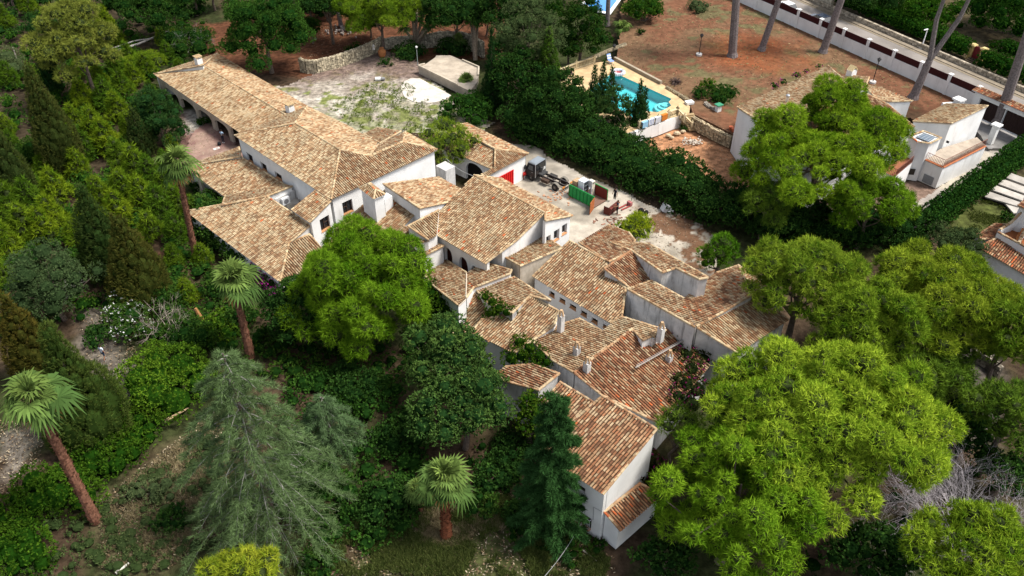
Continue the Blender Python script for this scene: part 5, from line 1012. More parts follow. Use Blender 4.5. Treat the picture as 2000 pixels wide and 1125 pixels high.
def weeds():
    r = rng(44); m = MB(); q = [P(*p) for p in [(640, 215), (720, 165), (800, 165), (850, 215), (930, 225), (930, 250), (800, 262), (720, 262), (660, 240)]]; x0, x1 = min(p.x for p in q), max(p.x for p in q); y0, y1 = min(p.y for p in q), max(p.y for p in q)
    X = x0 + (x1 - x0) * r.random(1500); Y = y0 + (y1 - y0) * r.random(1500); k = inpoly(X, Y, q) & (fbm(X, Y, 1.3, 5) > .36); X = X[k][:250]; Y = Y[k][:250]; s = .14 + .24 * r.random(len(X))
    foliage(m, np.stack([X, Y, s * .4, s, s, s * .9], 1), 'young', r, 1.2, 0, (.75, .72, .9), ls=.7, core=False); o = m.build('weeds', M_leaf); o['kind'] = 'stuff'
weeds()
cover('ground_cover', [(630, 680), (820, 640), (860, 720), (800, 790), (660, 770)], 'leafy', 60, .6, .6, 11, (.6, .65, .6))
cover('ground_cover', [(960, 960), (1100, 1000), (1200, 1090), (1100, 1125), (1000, 1060)], 'leafy', 22, .3, .35, 12, (.7, .75, .6))
cover('ground_cover', [(900, 880), (1030, 850), (1050, 960), (940, 985)], 'leafy', 30, .4, .5, 13, (.6, .65, .6))
def litter(name, polys, n, s, cols, seed, gz=.03):
    r = rng(seed); m = MB()
    for pxpoly, z, share in polys:
        q = [P(*p, z) for p in pxpoly]; x0, x1 = min(p.x for p in q), max(p.x for p in q); y0, y1 = min(p.y for p in q), max(p.y for p in q); N = int(n * share); X = x0 + (x1 - x0) * r.random(N * 3); Y = y0 + (y1 - y0) * r.random(N * 3); k = inpoly(X, Y, q); X = X[k][:N]; Y = Y[k][:N]; M = len(X)
        a = r.random(M) * 6.28; L = s * (.5 + r.random(M)); w_ = L * (.15 + .3 * r.random(M)); c = np.stack([X, Y, np.full(M, z + gz)], 1); u = np.stack([np.cos(a), np.sin(a), .25 * r.normal(size=M)], 1); v = np.stack([-np.sin(a), np.cos(a), .25 * r.normal(size=M)], 1)
        V = np.stack([c - u * L[:, None], c + v * w_[:, None], c + u * L[:, None], c - v * w_[:, None]], 1).reshape(-1, 3); ci = np.array(cols)[r.integers(0, len(cols), M)] * (.5 + r.random((M, 1))); m.addn(V, np.arange(M * 4).reshape(M, 4), np.repeat(ci, 4, 0))
    o = m.build(name, M_matt); o['kind'] = 'stuff'
litter('leaf_litter', [([(560, 1125), (640, 1000), (900, 950), (1010, 950), (1200, 1090), (1200, 1125)], 0, .3), ([(190, 980), (420, 800), (500, 1000), (330, 1110), (200, 1110)], 0, .2), ([(140, 600), (230, 600), (300, 760), (200, 790)], 0, .06), ([(0, 820), (90, 830), (70, 960), (0, 970)], 0, .05), ([(560, 60), (740, 40), (740, 100), (600, 140)], 0, .08), ([(600, 150), (740, 100), (940, 200), (900, 260), (720, 280)], 0, .12), ([(345, 240), (440, 240), (480, 320), (350, 350)], 0, .05), ([(1250, 262), (1430, 280), (1500, 390), (1330, 350)], 0, .08), ([(1250, 370), (1400, 460), (1380, 540), (1200, 460)], .02, .06)], 16000, .09, ((.20, .14, .08), (.10, .065, .04), (.30, .25, .17), (.06, .045, .03)), 1)
litter('needle_litter', [([(1212, 20), (1460, -5), (1900, 196), (1700, 225), (1500, 215), (1330, 195), (1215, 110)], 1.5, 1)], 6000, .14, ((.16, .085, .05), (.09, .05, .03), (.20, .15, .08), (.11, .11, .045)), 2)

cover('ground_cover', [(60, 1000), (200, 985), (330, 1110), (200, 1140), (0, 1140)], 'olive', 70, .35, .5, 14, (.5, .58, .45), dens=.7)

cover('woodland', [(2060, 560), (2700, 560), (3000, 1300), (2100, 1300)], 'pinedark', 130, 5, 1.5, 21, dens=.5)
cover('woodland', [(-60, 120), (-60, 1300), (-900, 1300), (-700, 120)], 'leafy', 170, 4, 1.5, 22, (.8, .9, .7), dens=.4)

cover('ground_cover', [(0, 60), (240, 60), (300, 140), (330, 330), (340, 560), (190, 620), (0, 620)], 'leafy', 190, 1.3, .8, 23, (1.1, 1.15, .8), dens=.6)
cover('ground_cover', [(0, -40), (420, -40), (420, 50), (250, 80), (0, 90)], 'ivy', 90, 1.4, 1.2, 24, dens=.5)
cover('ground_cover', [(330, 470), (500, 560), (480, 680), (330, 700), (290, 600)], 'leafy', 60, .9, .7, 25, (.9, .95, .8), dens=.7)
cover('ground_cover', [(560, -30), (960, -30), (960, 50), (760, 60), (600, 50)], 'ivy', 60, 1.8, 1.2, 26, dens=.5)
# ------------------------------------------------------------------ raised ground to the right: field, pool terrace, road
FZ = 1.5
def Q(px, py): return P(px, py, FZ)
def ccw(q):
    a = sum(q[i][0] * q[(i + 1) % len(q)][1] - q[(i + 1) % len(q)][0] * q[i][1] for i in range(len(q))); return q if a > 0 else q[::-1]
def solid(name, px, z0, z1, C, material, kind='structure', parent=None):
    q = ccw([(P(*p, z1).x, P(*p, z1).y) for p in px]); m = MB(); m.prism(q, z0, z1, C); o = m.build(name, material, parent)
    if kind: o['kind'] = kind
    return o
def fieldcol(X, Y):
    C = two((.15, .07, .04), (.15, .088, .05), 5.5, .42, .6, 61, (.115, .098, .048), 2.4, .62)(X, Y); q = Q(1480, 105); d = np.hypot((X - q.x) / 8, (Y - q.y) / 7) + (fbm(X, Y, 3, 4) - .5)
    t = np.clip(1.15 - d, 0, .75)[..., None]; C = C * (1 - t) + np.array((.22, .07, .028)) * t; return C * (.65 + .55 * fbm(X, Y, .8, 5))[..., None]
solid('field_bank', [(1204, 117), (1218, 20), (1242, -60), (2100, -60), (2100, 190), (1900, 215), (1760, 215), (1600, 215), (1500, 225), (1432, 262), (1354, 222), (1349, 206), (1300, 168)], -1, FZ - .02, (.16, .085, .05), M_ground)
sheet('field', [(1207, 112), (1214, 20), (1238, -60), (1420, -60), (1460, -5), (1900, 196), (1840, 235), (1700, 225), (1560, 215), (1500, 222), (1430, 258), (1356, 219), (1350, 204), (1300, 166), (1205, 115)], FZ, .35, fieldcol, M_field, .6, 8)
# road with kerb
RZ = 2.1
A_, B_ = P(1470, -12, RZ), P(2060, 255, RZ); rd = (B_ - A_).normalized(); rn = Vector((-rd.y, rd.x, 0)); rn = rn if rn.x > 0 else -rn
def strip(name, o0, o1, z0, z1, C, material, s0=-30, s1=14, kind='structure'):
    m = MB(); L = (B_ - A_).length; a, b = A_ + rd * s0, B_ + rd * s1; q = ccw([tuple((p + rn * o)[:2]) for p, o in ((a, o0), (b, o0), (b, o1), (a, o1))]); m.prism(q, z0, z1, C); o = m.build(name, material); o['kind'] = kind; return o
strip('road', .4, 4.4, -.5, RZ + .03, (.205, .185, .168), M_road)
strip('road_edge', 3.9, 4.38, RZ - .2, RZ + .045, (.20, .165, .12), M_matt)
strip('pavement', 4.42, 5.3, -.5, RZ + .12, (.24, .20, .15), M_conc)
strip('verge', 5.32, 70, -1, RZ, (.07, .055, .03), M_ground)
# boundary wall: posts and dark panels
def boundary():
    t = thing('boundary_wall', 'white garden wall with square posts and dark red infill panels along the road', 'wall', Q(1700, 120)); xs = [(1562, 18), (1606, 36.7), (1653.8, 57.2), (1700, 77.7), (1750.6, 99.1), (1802, 121.1), (1858.3, 144.6)]
    zt = FZ + 2.65; a, b = P(1562.3, 18.2, zt), P(1858.3, 144.6, zt); d = (b - a).normalized(); st = (b - a).length / 6; n = Vector((-d.y, d.x, 0)); ang = math.degrees(math.atan2(d.y, d.x)); m = MB()
    s0, s1 = -st * 4, st * 7 - .2; c = a + d * (s0 + s1) / 2; m.box((c.x, c.y, FZ + .8), (s1 - s0, .22, 1.7), ang, WHITE); m.build('base_wall', M_white, t)
    for i in range(-4, 8):
        p = a + d * st * i - (d * .2 if i == 7 else Vector((0, 0, 0))); m = MB(); m.box((p.x, p.y, FZ + 1.25), (.38, .40, 2.7), ang, WHITE); m.box((p.x, p.y, FZ + 2.64), (.50, .52, .08), ang, WHITE); m.build('post', M_white, t)
        if i < 7:
            q = p + d * (st / 2); m = MB(); m.box((q.x, q.y, FZ + 2.05), (st - .4, .06, .84), ang, (.045, .012, .012)); m.build('panel', M_matt, t)
    return a, d, st, n, ang
BW = boundary()
def gateway():
    a, d, st, n, ang = BW; t = thing('gateway', 'long white gateway with dark garage openings under a strip of red tiles', 'gateway', P(1950, 225, .8)); p0 = P(1908, 172, 4.1); p1 = p0 + d * 14; m = MB(); g = 0.75
    inn = -rn; res = []; ops = [((1913, 196), (1954, 240)), ((1965, 216), (1983, 247)), ((1988, 226), (2006, 258)), ((2010, 236), (2040, 270))]
    o2 = []
    for q in ops: (ua, za), (ub, zb) = hit_vert(p0, p1, *q[0]), hit_vert(p0, p1, *q[1]); o2.append((ua, ub, g + .05, 3.15, 0))
    wall_panel(t, (p0.x, p0.y), (p1.x, p1.y), (rn.x, rn.y), .45, g, 3.75, 3.75, o2, M_white, glass=False)
    for u0, u1, zb, zt, _ in o2:
        c = p0 + d * ((u0 + u1) / 2) + rn * .3; m = MB(); m.box((c.x, c.y, (zb + zt) / 2), (u1 - u0 - .02, .06, zt - zb - .02), ang, (.03, .018, .016))
        for k in range(5): e = p0 + d * (u0 + (u1 - u0) * (k + .5) / 5) + rn * .25; m.box((e.x, e.y, (zb + zt) / 2), (.03, .05, zt - zb - .1), ang, (.05, .03, .025))
        m.build('door', M_matt, t)
    rf = Roof(); q = [p0 - rn * .35 - d * .3, p1 - rn * .35, p1 + rn * .55, p0 + rn * .55 - d * .3]; k = .3
    for i, v in enumerate(q): v.z = 3.82 if i < 2 else 3.82 + .27
    rf.poly = q; rf.pl = (q[0], (-rn.x, -rn.y), .3); rf.frame = roof_frame(q, rf.pl); m = MB(); m.poly(q, (.15, .06, .04)); b = [v - Vector((0, 0, .1)) for v in q]; m.poly(b[::-1], WHITE)
    for i in range(4): j = (i + 1) % 4; m.poly([b[i], b[j], q[j], q[i]], (.5, .5, .5))
    tiles_into(m, rf, 1.9, 5); cap_line(m, q[3], q[2], .1, red=2); m.build('roof', M_tile, t)
    # low cranked wall stub and pier at the garage corner
    w = thing('garden_pier', 'white pier with flat cap and low wall behind the mossy tile roof', 'pier', P(1872, 200, FZ)); m = MB(); p = P(1873, 196, 2.7); m.box((p.x, p.y, 1.7), (.8, .8, 2.2), ang, WHITE); m.box((p.x, p.y, 2.85), (1.15, 1.15, .18), ang, WHITE); m.build('pier', M_white, w)
    m = MB(); e = P(1852, 202, 2.4); f = (e - p); f.z = 0; m.box(((e.x + p.x) / 2, (e.y + p.y) / 2, 1.5), (f.length + 1.5, .3, 2.0), math.degrees(math.atan2(f.y, f.x)), WHITE); m.build('low_wall', M_white, w)
gateway()
# across the road: rubble wall, gate posts, street lamp, cars
def QR(px, py): return P(px, py, RZ)
def far_side():
    t = thing('stone_wall', 'low pale rubble wall under the clipped hedges across the road', 'wall', QR(1750, 75)); m = MB(); L = (B_ - A_).length + 44; r = rng(3)
    a = A_ - rd * 30 + rn * 5.6
    for i in range(int(L / .42)):
        if 33.0 < i * .42 - 0 < 34.8: continue
        for k in range(3):
            p = a + rd * (i * .42 + r.random() * .1); m.box((p.x, p.y, RZ + .2 + k * .22), (.40 * (.85 + .2 * r.random()), .4, .2), math.degrees(math.atan2(rd.y, rd.x)), np.array((.36, .31, .24)) * (.6 + .7 * r.random()))
    m.build('stones', M_stone, t)['kind'] = 'stuff'
    g = thing('gate', 'pair of yellow gate posts with caps and a dark red door up a few steps', 'gate', QR(1895, 120)); ang = math.degrees(math.atan2(rd.y, rd.x)); ps = [P(1902, 88, RZ + 2.0), P(1923, 96, RZ + 2.0)]
    for p in ps:
        m = MB(); m.box((p.x, p.y, RZ + .95), (.5, .55, 2.0), ang, (.48, .35, .13)); m.box((p.x, p.y, RZ + 2.02), (.8, .8, .16), ang, (.52, .40, .18)); m.box((p.x, p.y, RZ + 2.14), (.55, .55, .1), ang, (.52, .40, .18)); m.build('post', M_any, g)
    c = (ps[0] + ps[1]) / 2; w_ = (ps[1] - ps[0]).length; v = (ps[1] - ps[0]); va = math.degrees(math.atan2(v.y, v.x)); m = MB(); m.box((c.x, c.y, RZ + 1.05), (w_ - .5, .08, 1.9), va, (.14, .012, .015)); m.build('door', M_any, g)
    pl = ps[1] - rn * .29; m = MB(); m.box((pl.x, pl.y, RZ + 1.5), (.22, .02, .26), va, (.05, .06, .06)); m.build('number_plate', M_any, g)
    for k in range(4): e = c - rn * (.5 + .3 * k); m = MB(); m.box((e.x, e.y, RZ + .48 - .12 * k), (1.1, .3, .14), ang, (.06, .045, .03)); m.build('step', M_conc, g)
    s = thing('street_lamp', 'slim white street lamp post on the far pavement', 'street lamp', P(1797, 96, RZ)); b = P(1799, 96, RZ); h = height_to(b, 57); m = MB(); m.tube([b, b + Vector((0, 0, h))], [.09, .06], (.72, .72, .72), n=8); m.build('pole', M_any, s)
    m = MB(); m.box((b.x, b.y, RZ + .15), (.5, .5, .06), ang, (.45, .44, .42)); m.build('base_plate', M_any, s); m = MB(); e = b + Vector((0, 0, h)) - rn * .3; m.box((e.x, e.y, e.z), (.18, .7, .1), ang, (.6, .6, .6)); m.build('lamp_head', M_any, s)
    p = thing('gate_pier', 'pale rubble gate pier with brown gate at the top edge of the road', 'pier', QR(1622, 12)); q = A_ + rn * 5.8 + rd * 9.3; m = MB()
    r = rng(5)
    for k in range(7):
        for i in range(6): e = q + rd * (i * .5 - 1.2); m.box((e.x, e.y, RZ + .2 + k * .26), (.46 + .04 * r.random(), .5, .25), ang, np.array((.42, .38, .30)) * (.65 + .6 * r.random()))
    m.build('stones', M_stone, p)['kind'] = 'stuff'; m = MB(); e = q - rd * 2.6; m.box((e.x, e.y, RZ + 1.0), (1.8, .1, 1.7), ang, (.06, .025, .015)); m.build('gate_leaf', M_matt, p)
    def car(label, px, py, col):
        c = QR(px, py); t = thing('parked_car', label, 'car', c); m = MB(); rr = Matrix.Rotation(math.atan2(-rd.y, -rd.x), 3, 'Z'); tr = lambda x, y, z: c + rr @ Vector((x, y, z)) + Vector((0, 0, .03))
        def loft(mb, secs, C, mi=0):
            for (x0, w0, a0, b0), (x1, w1, a1, b1) in zip(secs, secs[1:]): mb.hexa([tr(x0, -w0, a0), tr(x1, -w1, a1), tr(x1, w1, a1), tr(x0, w0, a0)], [tr(x0, -w0 * .96, b0), tr(x1, -w1 * .96, b1), tr(x1, w1 * .96, b1), tr(x0, w0 * .96, b0)], C, mi)
        loft(m, [(-2.0, .7, .35, .72), (-1.85, .82, .28, .85), (-.9, .85, .25, .92), (.9, .85, .25, .92), (1.75, .8, .28, .82), (1.98, .66, .35, .65)], col); loft(m, [(-1.75, .70, .86, .9), (-1.2, .70, .9, 1.36), (.15, .70, .9, 1.40), (.95, .72, .9, .93)], (.015, .017, .02)); m.build('body', M_gloss, t)
        m = MB(); loft(m, [(-1.25, .66, 1.36, 1.40), (.2, .66, 1.38, 1.43)], col); m.build('roof', M_gloss, t)
        for x in (-1.25, 1.25):
            for y in (-.78, .78):
                m = MB(); q = tr(x, y, .3); ax = rr @ Vector((0, 1, 0)); m.cyl(q, .31, .2, (.02, .02, .02), axis=ax, n=14); w_ = m.build('wheel', M_rubber, t); m = MB(); m.cyl(q + ax * (.02 if y > 0 else -.02), .19, .2, (.4, .4, .42), axis=ax, n=10); m.build('rim', M_metal, w_)
        for y in (-.55, .55):
            m = MB(); q = tr(1.93, y, .6); m.box(q, (.1, .3, .12), math.degrees(math.atan2(-rd.y, -rd.x)), (.8, .8, .78)); m.build('headlight', M_gloss, t)
            m = MB(); q = tr(-1.97, y, .68); m.box(q, (.08, .25, .12), math.degrees(math.atan2(-rd.y, -rd.x)), (.3, .01, .01)); m.build('tail_light', M_gloss, t)
    car('white car parked on the road behind the boundary wall', 1532, 22, (.72, .72, .72)); car('dark blue car parked on the road behind the boundary wall', 1598, 47, (.012, .018, .035))
far_side()
# lamp posts
def garden_lamp(label, bx, by, ty, gz, head=True, base=True, col=(.015, .015, .017)):
    b = P(bx, by, gz); h = height_to(b, ty); t = thing('lamp_post', label, 'lamp post', b); m = MB(); m.tube([b, b + Vector((0, 0, .5)), b + Vector((0, 0, h - .35))], [.07, .055, .045], col, n=8); m.build('pole', M_any, t)
    if base: m = MB(); m.cyl(b + Vector((0, 0, .12)), .42, .26, (.55, .53, .5), n=14); m.build('base', M_conc, t)
    m = MB(); c = b + Vector((0, 0, h)); 
    if head: m.tube([c - Vector((0, 0, .36)), c - Vector((0, 0, .05))], [.12, .24], (.06, .065, .06), n=6); m.tube([c - Vector((0, 0, .04)), c + Vector((0, 0, .12)), c + Vector((0, 0, .2))], [.3, .1, .02], col, n=6)
    else: m.ball(c, .17, (.6, .6, .58))
    m.build('lantern', M_any, t)
garden_lamp('black lantern post on a white base in the middle of the red field', 1365, 108, 68, FZ)
garden_lamp('black lantern post behind the chimney of the neighbouring house', 1704, 162, 115, FZ)
garden_lamp('black post at the corner of the pool terrace', 1198, 112, 88, FZ, base=False)
garden_lamp('thin pole with a white globe at the corner of the old concrete slab', 816, 128, 92, 0, head=False, base=False, col=(.25, .28, .27))
# ------------------------------------------------------------------ pool terrace
def pool():
    z = FZ + .02; deckpx = [(1094, 146), (1165, 122), (1200, 117), (1300, 168), (1348, 208), (1346, 222), (1300, 233), (1258, 248), (1225, 260), (1100, 185), (1092, 160)]
    poolpx = [(1198, 141), (1312, 193), (1306, 199), (1311, 206), (1300, 213), (1284, 219), (1262, 217), (1240, 232), (1150, 175)]
    q = ccw([tuple(P(*p, z)[:2]) for p in deckpx]); h = ccw([tuple(P(*p, z)[:2]) for p in poolpx]); bm = bmesh.new(); C = (.50, .36, .20)
    ov = [bm.verts.new((x, y, z)) for x, y in q]; iv = [bm.verts.new((x, y, z)) for x, y in h]
    es = [bm.edges.new((l[i], l[(i + 1) % len(l)])) for l in (ov, iv) for i in range(len(l))]; bmesh.ops.triangle_fill(bm, edges=es, use_beauty=True)
    bm.verts.ensure_lookup_table(); V = [tuple(v.co) for v in bm.verts]; F = [[v.index for v in f.verts] for f in bm.faces if not inpoly(np.array([f.calc_center_median().x]), np.array([f.calc_center_median().y]), h)[0]]; bm.verts.index_update(); F = []
    for f in bm.faces:
        c = f.calc_center_median()
        if not inpoly(np.array([c.x]), np.array([c.y]), h)[0]:
            ids = [v.index for v in f.verts]; F.append(ids if f.normal.z > 0 else ids[::-1])
    m = MB(); m.addn(V, F, C); bm.free()
    n = len(q)
    for i in range(n): a, b = q[i], q[(i + 1) % n]; m.poly([(a[0], a[1], -.2), (b[0], b[1], -.2), (b[0], b[1], z), (a[0], a[1], z)], (.62, .6, .55))
    o = m.build('pool_terrace', M_conc); o['kind'] = 'structure'
    t = thing('swimming_pool', 'turquoise swimming pool with corner steps on the sandy terrace', 'pool', P(1230, 185, FZ)); m = MB(); n = len(h); cc = (.16, .50, .52)
    for i in range(n): a, b = h[i], h[(i + 1) % n]; m.poly([(b[0], b[1], .3), (a[0], a[1], .3), (a[0], a[1], z - .002), (b[0], b[1], z - .002)], cc)
    m.poly([(x, y, .3) for x, y in h], cc); m.build('basin', M_any, t)
    m = MB(); m.poly([(x, y, FZ - .12) for x, y in h], (.3, .7, .7)); m.build('water', M_water, t)
    for k, s in enumerate((1.0, .7, .42)):
        p = P(1300, 206, 1.0); m = MB(); m.cyl((p.x, p.y, .55 + .22 * k), 1.35 * s, .3, (.40, .62, .63), n=16); m.build('step', M_any, t)
    # kerb wall between terrace and field
    w = thing('kerb_wall', 'low grey wall between the pool terrace and the red field', 'wall', P(1240, 130, FZ)); a, b = P(1200, 117, FZ), P(1291, 165, FZ); d = b - a; m = MB(); m.box(((a.x + b.x) / 2, (a.y + b.y) / 2, FZ + .22), (d.length, .35, .46), math.degrees(math.atan2(d.y, d.x)), (.33, .28, .21)); m.build('kerb', M_conc, w)
    # balustrades
    def balus(label, pts, h=.85, plinth=0, foot=FZ + .02, z2=None):
        t = thing('balustrade', label, 'balustrade', pts[0]); rail = MB(); bal = MB(); post = MB()
        for a, b in zip(pts, pts[1:]):
            d = b - a; L = Vector((d.x, d.y)).length; ang = math.degrees(math.atan2(d.y, d.x)); s = Vector((-d.y, d.x, 0)).normalized() * .13; n = max(2, int(L / .26)); up = Vector((0, 0, 1))
            rail.hexa([a - s + up * (h - .12), b - s + up * (h - .12), b + s + up * (h - .12), a + s + up * (h - .12)], [a - s + up * h, b - s + up * h, b + s + up * h, a + s + up * h], (.56, .46, .28))
            rail.hexa([a - s, b - s, b + s, a + s], [a - s + up * .12, b - s + up * .12, b + s + up * .12, a + s + up * .12], (.56, .46, .28))
            for i in range(n): p = a.lerp(b, (i + .5) / n); bal.tube([p + up * .12, p + up * .3, p + up * .5, p + up * (h - .12)], [.06, .085, .045, .06], (.60, .50, .31), n=6, cap=False)
        for p in pts: post.box((p.x, p.y, p.z + h / 2 + .06), (.3, .3, h + .12), 20, (.58, .48, .3)); post.tube([p + Vector((0, 0, h + .12)), p + Vector((0, 0, h + .42))], [.13, .01], (.56, .46, .28), n=4)
        rail.build('rail', M_conc, t); bal.build('balusters', M_conc, t)['kind'] = 'stuff'; post.build('post', M_conc, t)['kind'] = 'stuff'; return t
    z = FZ + .02
    balus('cream balustrade along the back left edge of the pool terrace', [P(1094, 147, z), P(1125, 134, z), P(1160, 122, z)])
    balus('short cream balustrade on the left end of the pool terrace', [P(1093, 160, z), P(1118, 176, z), P(1135, 186, z)])
    balus('curved cream balustrade with towels in front of the pool', [P(1248, 251, z), P(1266, 245, z), P(1285, 239, z), P(1305, 231, z), P(1322, 224, z)])
    balus('sloping cream balustrade beside the pool stairs', [P(1322, 224, z), P(1336, 238, .9), P(1350, 252, .1)])
    w = thing('retaining_wall', 'white curved retaining wall under the towel balustrade', 'wall', P(1280, 250)); m = MB()
    pp = [P(1240, 256, z), P(1248, 252, z), P(1266, 246, z), P(1285, 240, z), P(1305, 232, z), P(1322, 225, z)]
    for a, b in zip(pp, pp[1:]):
        d = (b - a).normalized(); s = Vector((-d.y, d.x, 0)); s = s if s.y < 0 else -s; m.hexa([Vector((a.x, a.y, 0)) + s * .3, Vector((b.x, b.y, 0)) + s * .3, Vector((b.x, b.y, 0)) - s * .1, Vector((a.x, a.y, 0)) - s * .1], [a + s * .2 - Vector((0, 0, .03)), b + s * .2 - Vector((0, 0, .03)), b - s * .1 - Vector((0, 0, .03)), a - s * .1 - Vector((0, 0, .03))], WHITE)
    m.build('wall', M_white, w)
    for label, x, y, col, st in (('pale blue towel hanging half behind the cypress on the pool balustrade', 1259, 238, (.25, .45, .62), None), ('blue and white striped towel on the pool balustrade', 1271, 233, (.72, .74, .76), (.15, .22, .4)), ('plain pale grey towel on the pool balustrade', 1284, 229, (.50, .53, .58), None), ('orange towel on the pool balustrade', 1297, 224, (.52, .17, .03), None)):
        a = P(x - 5, y - 2 + 3, z + .88); b = P(x + 5.5, y - 6 + 3, z + .88); a.z = b.z = z + .88; d = (b - a).normalized(); s = Vector((-d.y, d.x, 0)); s = s if s.y < 0 else -s; m = MB(); n = 7 if st else 1
        for i in range(n):
            u, v = a.lerp(b, i / n), a.lerp(b, (i + 1) / n); c = st if st and i % 2 else col; o = s * .17
            for sg, dz in ((1, .72), (-1, .45)): m.hexa([u + o * sg - Vector((0, 0, dz)), v + o * sg - Vector((0, 0, dz)), v + o * sg * 1.12 - Vector((0, 0, dz)), u + o * sg * 1.12 - Vector((0, 0, dz))], [u + o * sg, v + o * sg, v + o * sg * 1.12, u + o * sg * 1.12], c)
            m.hexa([u + o, v + o, v - o, u - o], [u + o + Vector((0, 0, .02)), v + o + Vector((0, 0, .02)), v - o + Vector((0, 0, .02)), u - o + Vector((0, 0, .02))], c)
        tag(m.build('towel', M_matt), label, 'towel')
    # inflatable ring, lounge chair, small table
    p = P(1207, 143, FZ); m = MB(); n = 24
    for i in range(n):
        q0, q1 = 2 * math.pi * i / n, 2 * math.pi * (i + 1) / n; f = lambda q: p + Vector((math.cos(q) * .75, math.sin(q) * .75, .12)); m.tube([f(q0), f(q1)], .26, (.62, .64, .68) if (i // 3) % 2 else (.42, .44, .5), n=8, cap=False)
    m.cyl(p + Vector((0, 0, .06)), .5, .06, (.3, .03, .03), n=14); tag(m.build('inflatable_ring', M_gloss), 'pale striped inflatable ring floating in the pool corner', 'pool ring')
    t = thing('lounge_chair', 'blue and white folding chair at the corner of the pool terrace', 'chair', P(1193, 124, z)); c = P(1193, 124, z); R_ = Matrix.Rotation(math.radians(-60), 3, 'Z'); g = lambda x, y, zz: c + R_ @ Vector((x, y, zz))
    m = MB(); m.hexa([g(-.35, -.3, .38), g(.35, -.3, .38), g(.35, .3, .38), g(-.35, .3, .38)], [g(-.35, -.3, .42), g(.35, -.3, .42), g(.35, .3, .42), g(-.35, .3, .42)], (.2, .3, .6)); m.build('seat', M_matt, t)
    m = MB()
    for i in range(5): a, b = i / 5, (i + 1) / 5; m.hexa([g(-.35 - .35 * a, -.3, .42 + .7 * a), g(-.35 - .35 * a, .3, .42 + .7 * a), g(-.31 - .35 * a, .3, .42 + .7 * a), g(-.31 - .35 * a, -.3, .42 + .7 * a)], [g(-.35 - .35 * b, -.3, .42 + .7 * b), g(-.35 - .35 * b, .3, .42 + .7 * b), g(-.31 - .35 * b, .3, .42 + .7 * b), g(-.31 - .35 * b, -.3, .42 + .7 * b)], ((.2, .3, .6), (.7, .7, .72))[i % 2])
    m.build('backrest', M_matt, t)
    for x in (-.3, .3):
        for y in (-.3, .3): m = MB(); m.tube([g(x, y, 0), g(-x * .6, y, .42)], .02, (.7, .7, .72), n=5); m.build('leg', M_any, t)
    t = thing('pool_store', 'small grey store wall with dark doorway under the left balustrade', 'store', P(1108, 190, .5)); a, b = P(1098, 178, 1.45), P(1130, 196, 1.45); d = b - a; m = MB(); m.box(((a.x + b.x) / 2, (a.y + b.y) / 2, .7), (d.length, .3, 1.5), math.degrees(math.atan2(d.y, d.x)), (.6, .6, .6)); m.build('wall', M_grimy, t); e = a.lerp(b, .45); s = Vector((d.y, -d.x, 0)).normalized() * .16; m = MB(); m.box((e.x + s.x, e.y + s.y, .65), (.8, .03, 1.25), math.degrees(math.atan2(d.y, d.x)), (.02, .02, .02)); m.build('door', M_any, t)
    t = thing('garden_table', 'dark garden chair against the back left balustrade', 'chair', P(1117, 148, z)); c = P(1117, 150, z); m = MB(); m.box(c + Vector((0, 0, .42)), (.5, .5, .06), 20, (.05, .03, .025)); m.build('seat', M_any, t); m = MB(); m.box(c + Vector((-.2, .15, .7)), (.5, .06, .6), 20, (.05, .03, .025)); m.build('backrest', M_any, t)
    for x in (-.2, .2):
        for y in (-.2, .2): m = MB(); m.tube([c + Vector((x, y, 0)), c + Vector((x, y, .42))], .025, (.05, .03, .025), n=5); m.build('leg', M_any, t)
    # stairs and rubble retaining wall
    t = thing('garden_stairs', 'sandy garden stairs going down from the pool terrace', 'stairs', P(1345, 245)); a, b = P(1344, 224, FZ), P(1356, 252, .1); a2 = P(1335, 220, FZ); n = 8
    for i in range(n):
        f = i / (n - 1); p = a.lerp(b, f); m = MB(); m.box((p.x, p.y, (FZ - .15) * (1 - f) / 2 + .1), (1.5, .45, (FZ - .15) * (1 - f) + .2), 15, (.36, .26, .14)); m.build('step', M_conc, t)
    def rubble(label, pts, h0, z1s, rad=.16, seed=1, col=(.42, .34, .22), name='rubble_wall', thick=.4):
        t = thing(name, label, 'wall', pts[0]); r = rng(seed); m = MB(); core = MB()
        for (a, za), (b, zb) in zip(zip(pts, z1s), zip(pts[1:], z1s[1:])):
            d = Vector((b.x - a.x, b.y - a.y, 0)); L = d.length; d.normalize(); s = Vector((-d.y, d.x, 0)); k = max(1, int(L / (rad * 1.9)))
            core.hexa([Vector((a.x, a.y, h0)) - s * thick * .38, Vector((b.x, b.y, h0)) - s * thick * .38, Vector((b.x, b.y, h0)) + s * thick * .38, Vector((a.x, a.y, h0)) + s * thick * .38], [Vector((a.x, a.y, za - .06)) - s * thick * .38, Vector((b.x, b.y, zb - .06)) - s * thick * .38, Vector((b.x, b.y, zb - .06)) + s * thick * .38, Vector((a.x, a.y, za - .06)) + s * thick * .38], np.array(col) * .45)
            for i in range(k):
                p = a.lerp(b, (i + .5) / k); zt = za + (zb - za) * (i + .5) / k; nz = max(1, int((zt - h0) / (rad * 1.5)))
                for j in range(nz):
                    for sg in (-1, 1): m.box((p.x + s.x * sg * thick * .36 + r.normal() * .03, p.y + s.y * sg * thick * .36 + r.normal() * .03, h0 + (j + .5) * (zt - h0) / nz + r.normal() * .02), (rad * (1.5 + .6 * r.random()), thick * .34, rad * (1.1 + .5 * r.random())), math.degrees(math.atan2(d.y, d.x)) + r.normal() * 6, np.array(col) * (.55 + .8 * r.random()), tilt=('Y', r.normal() * 10))
        core.build('mortar', M_stone, t); m.build('stones', M_stone, t)['kind'] = 'stuff'; return t
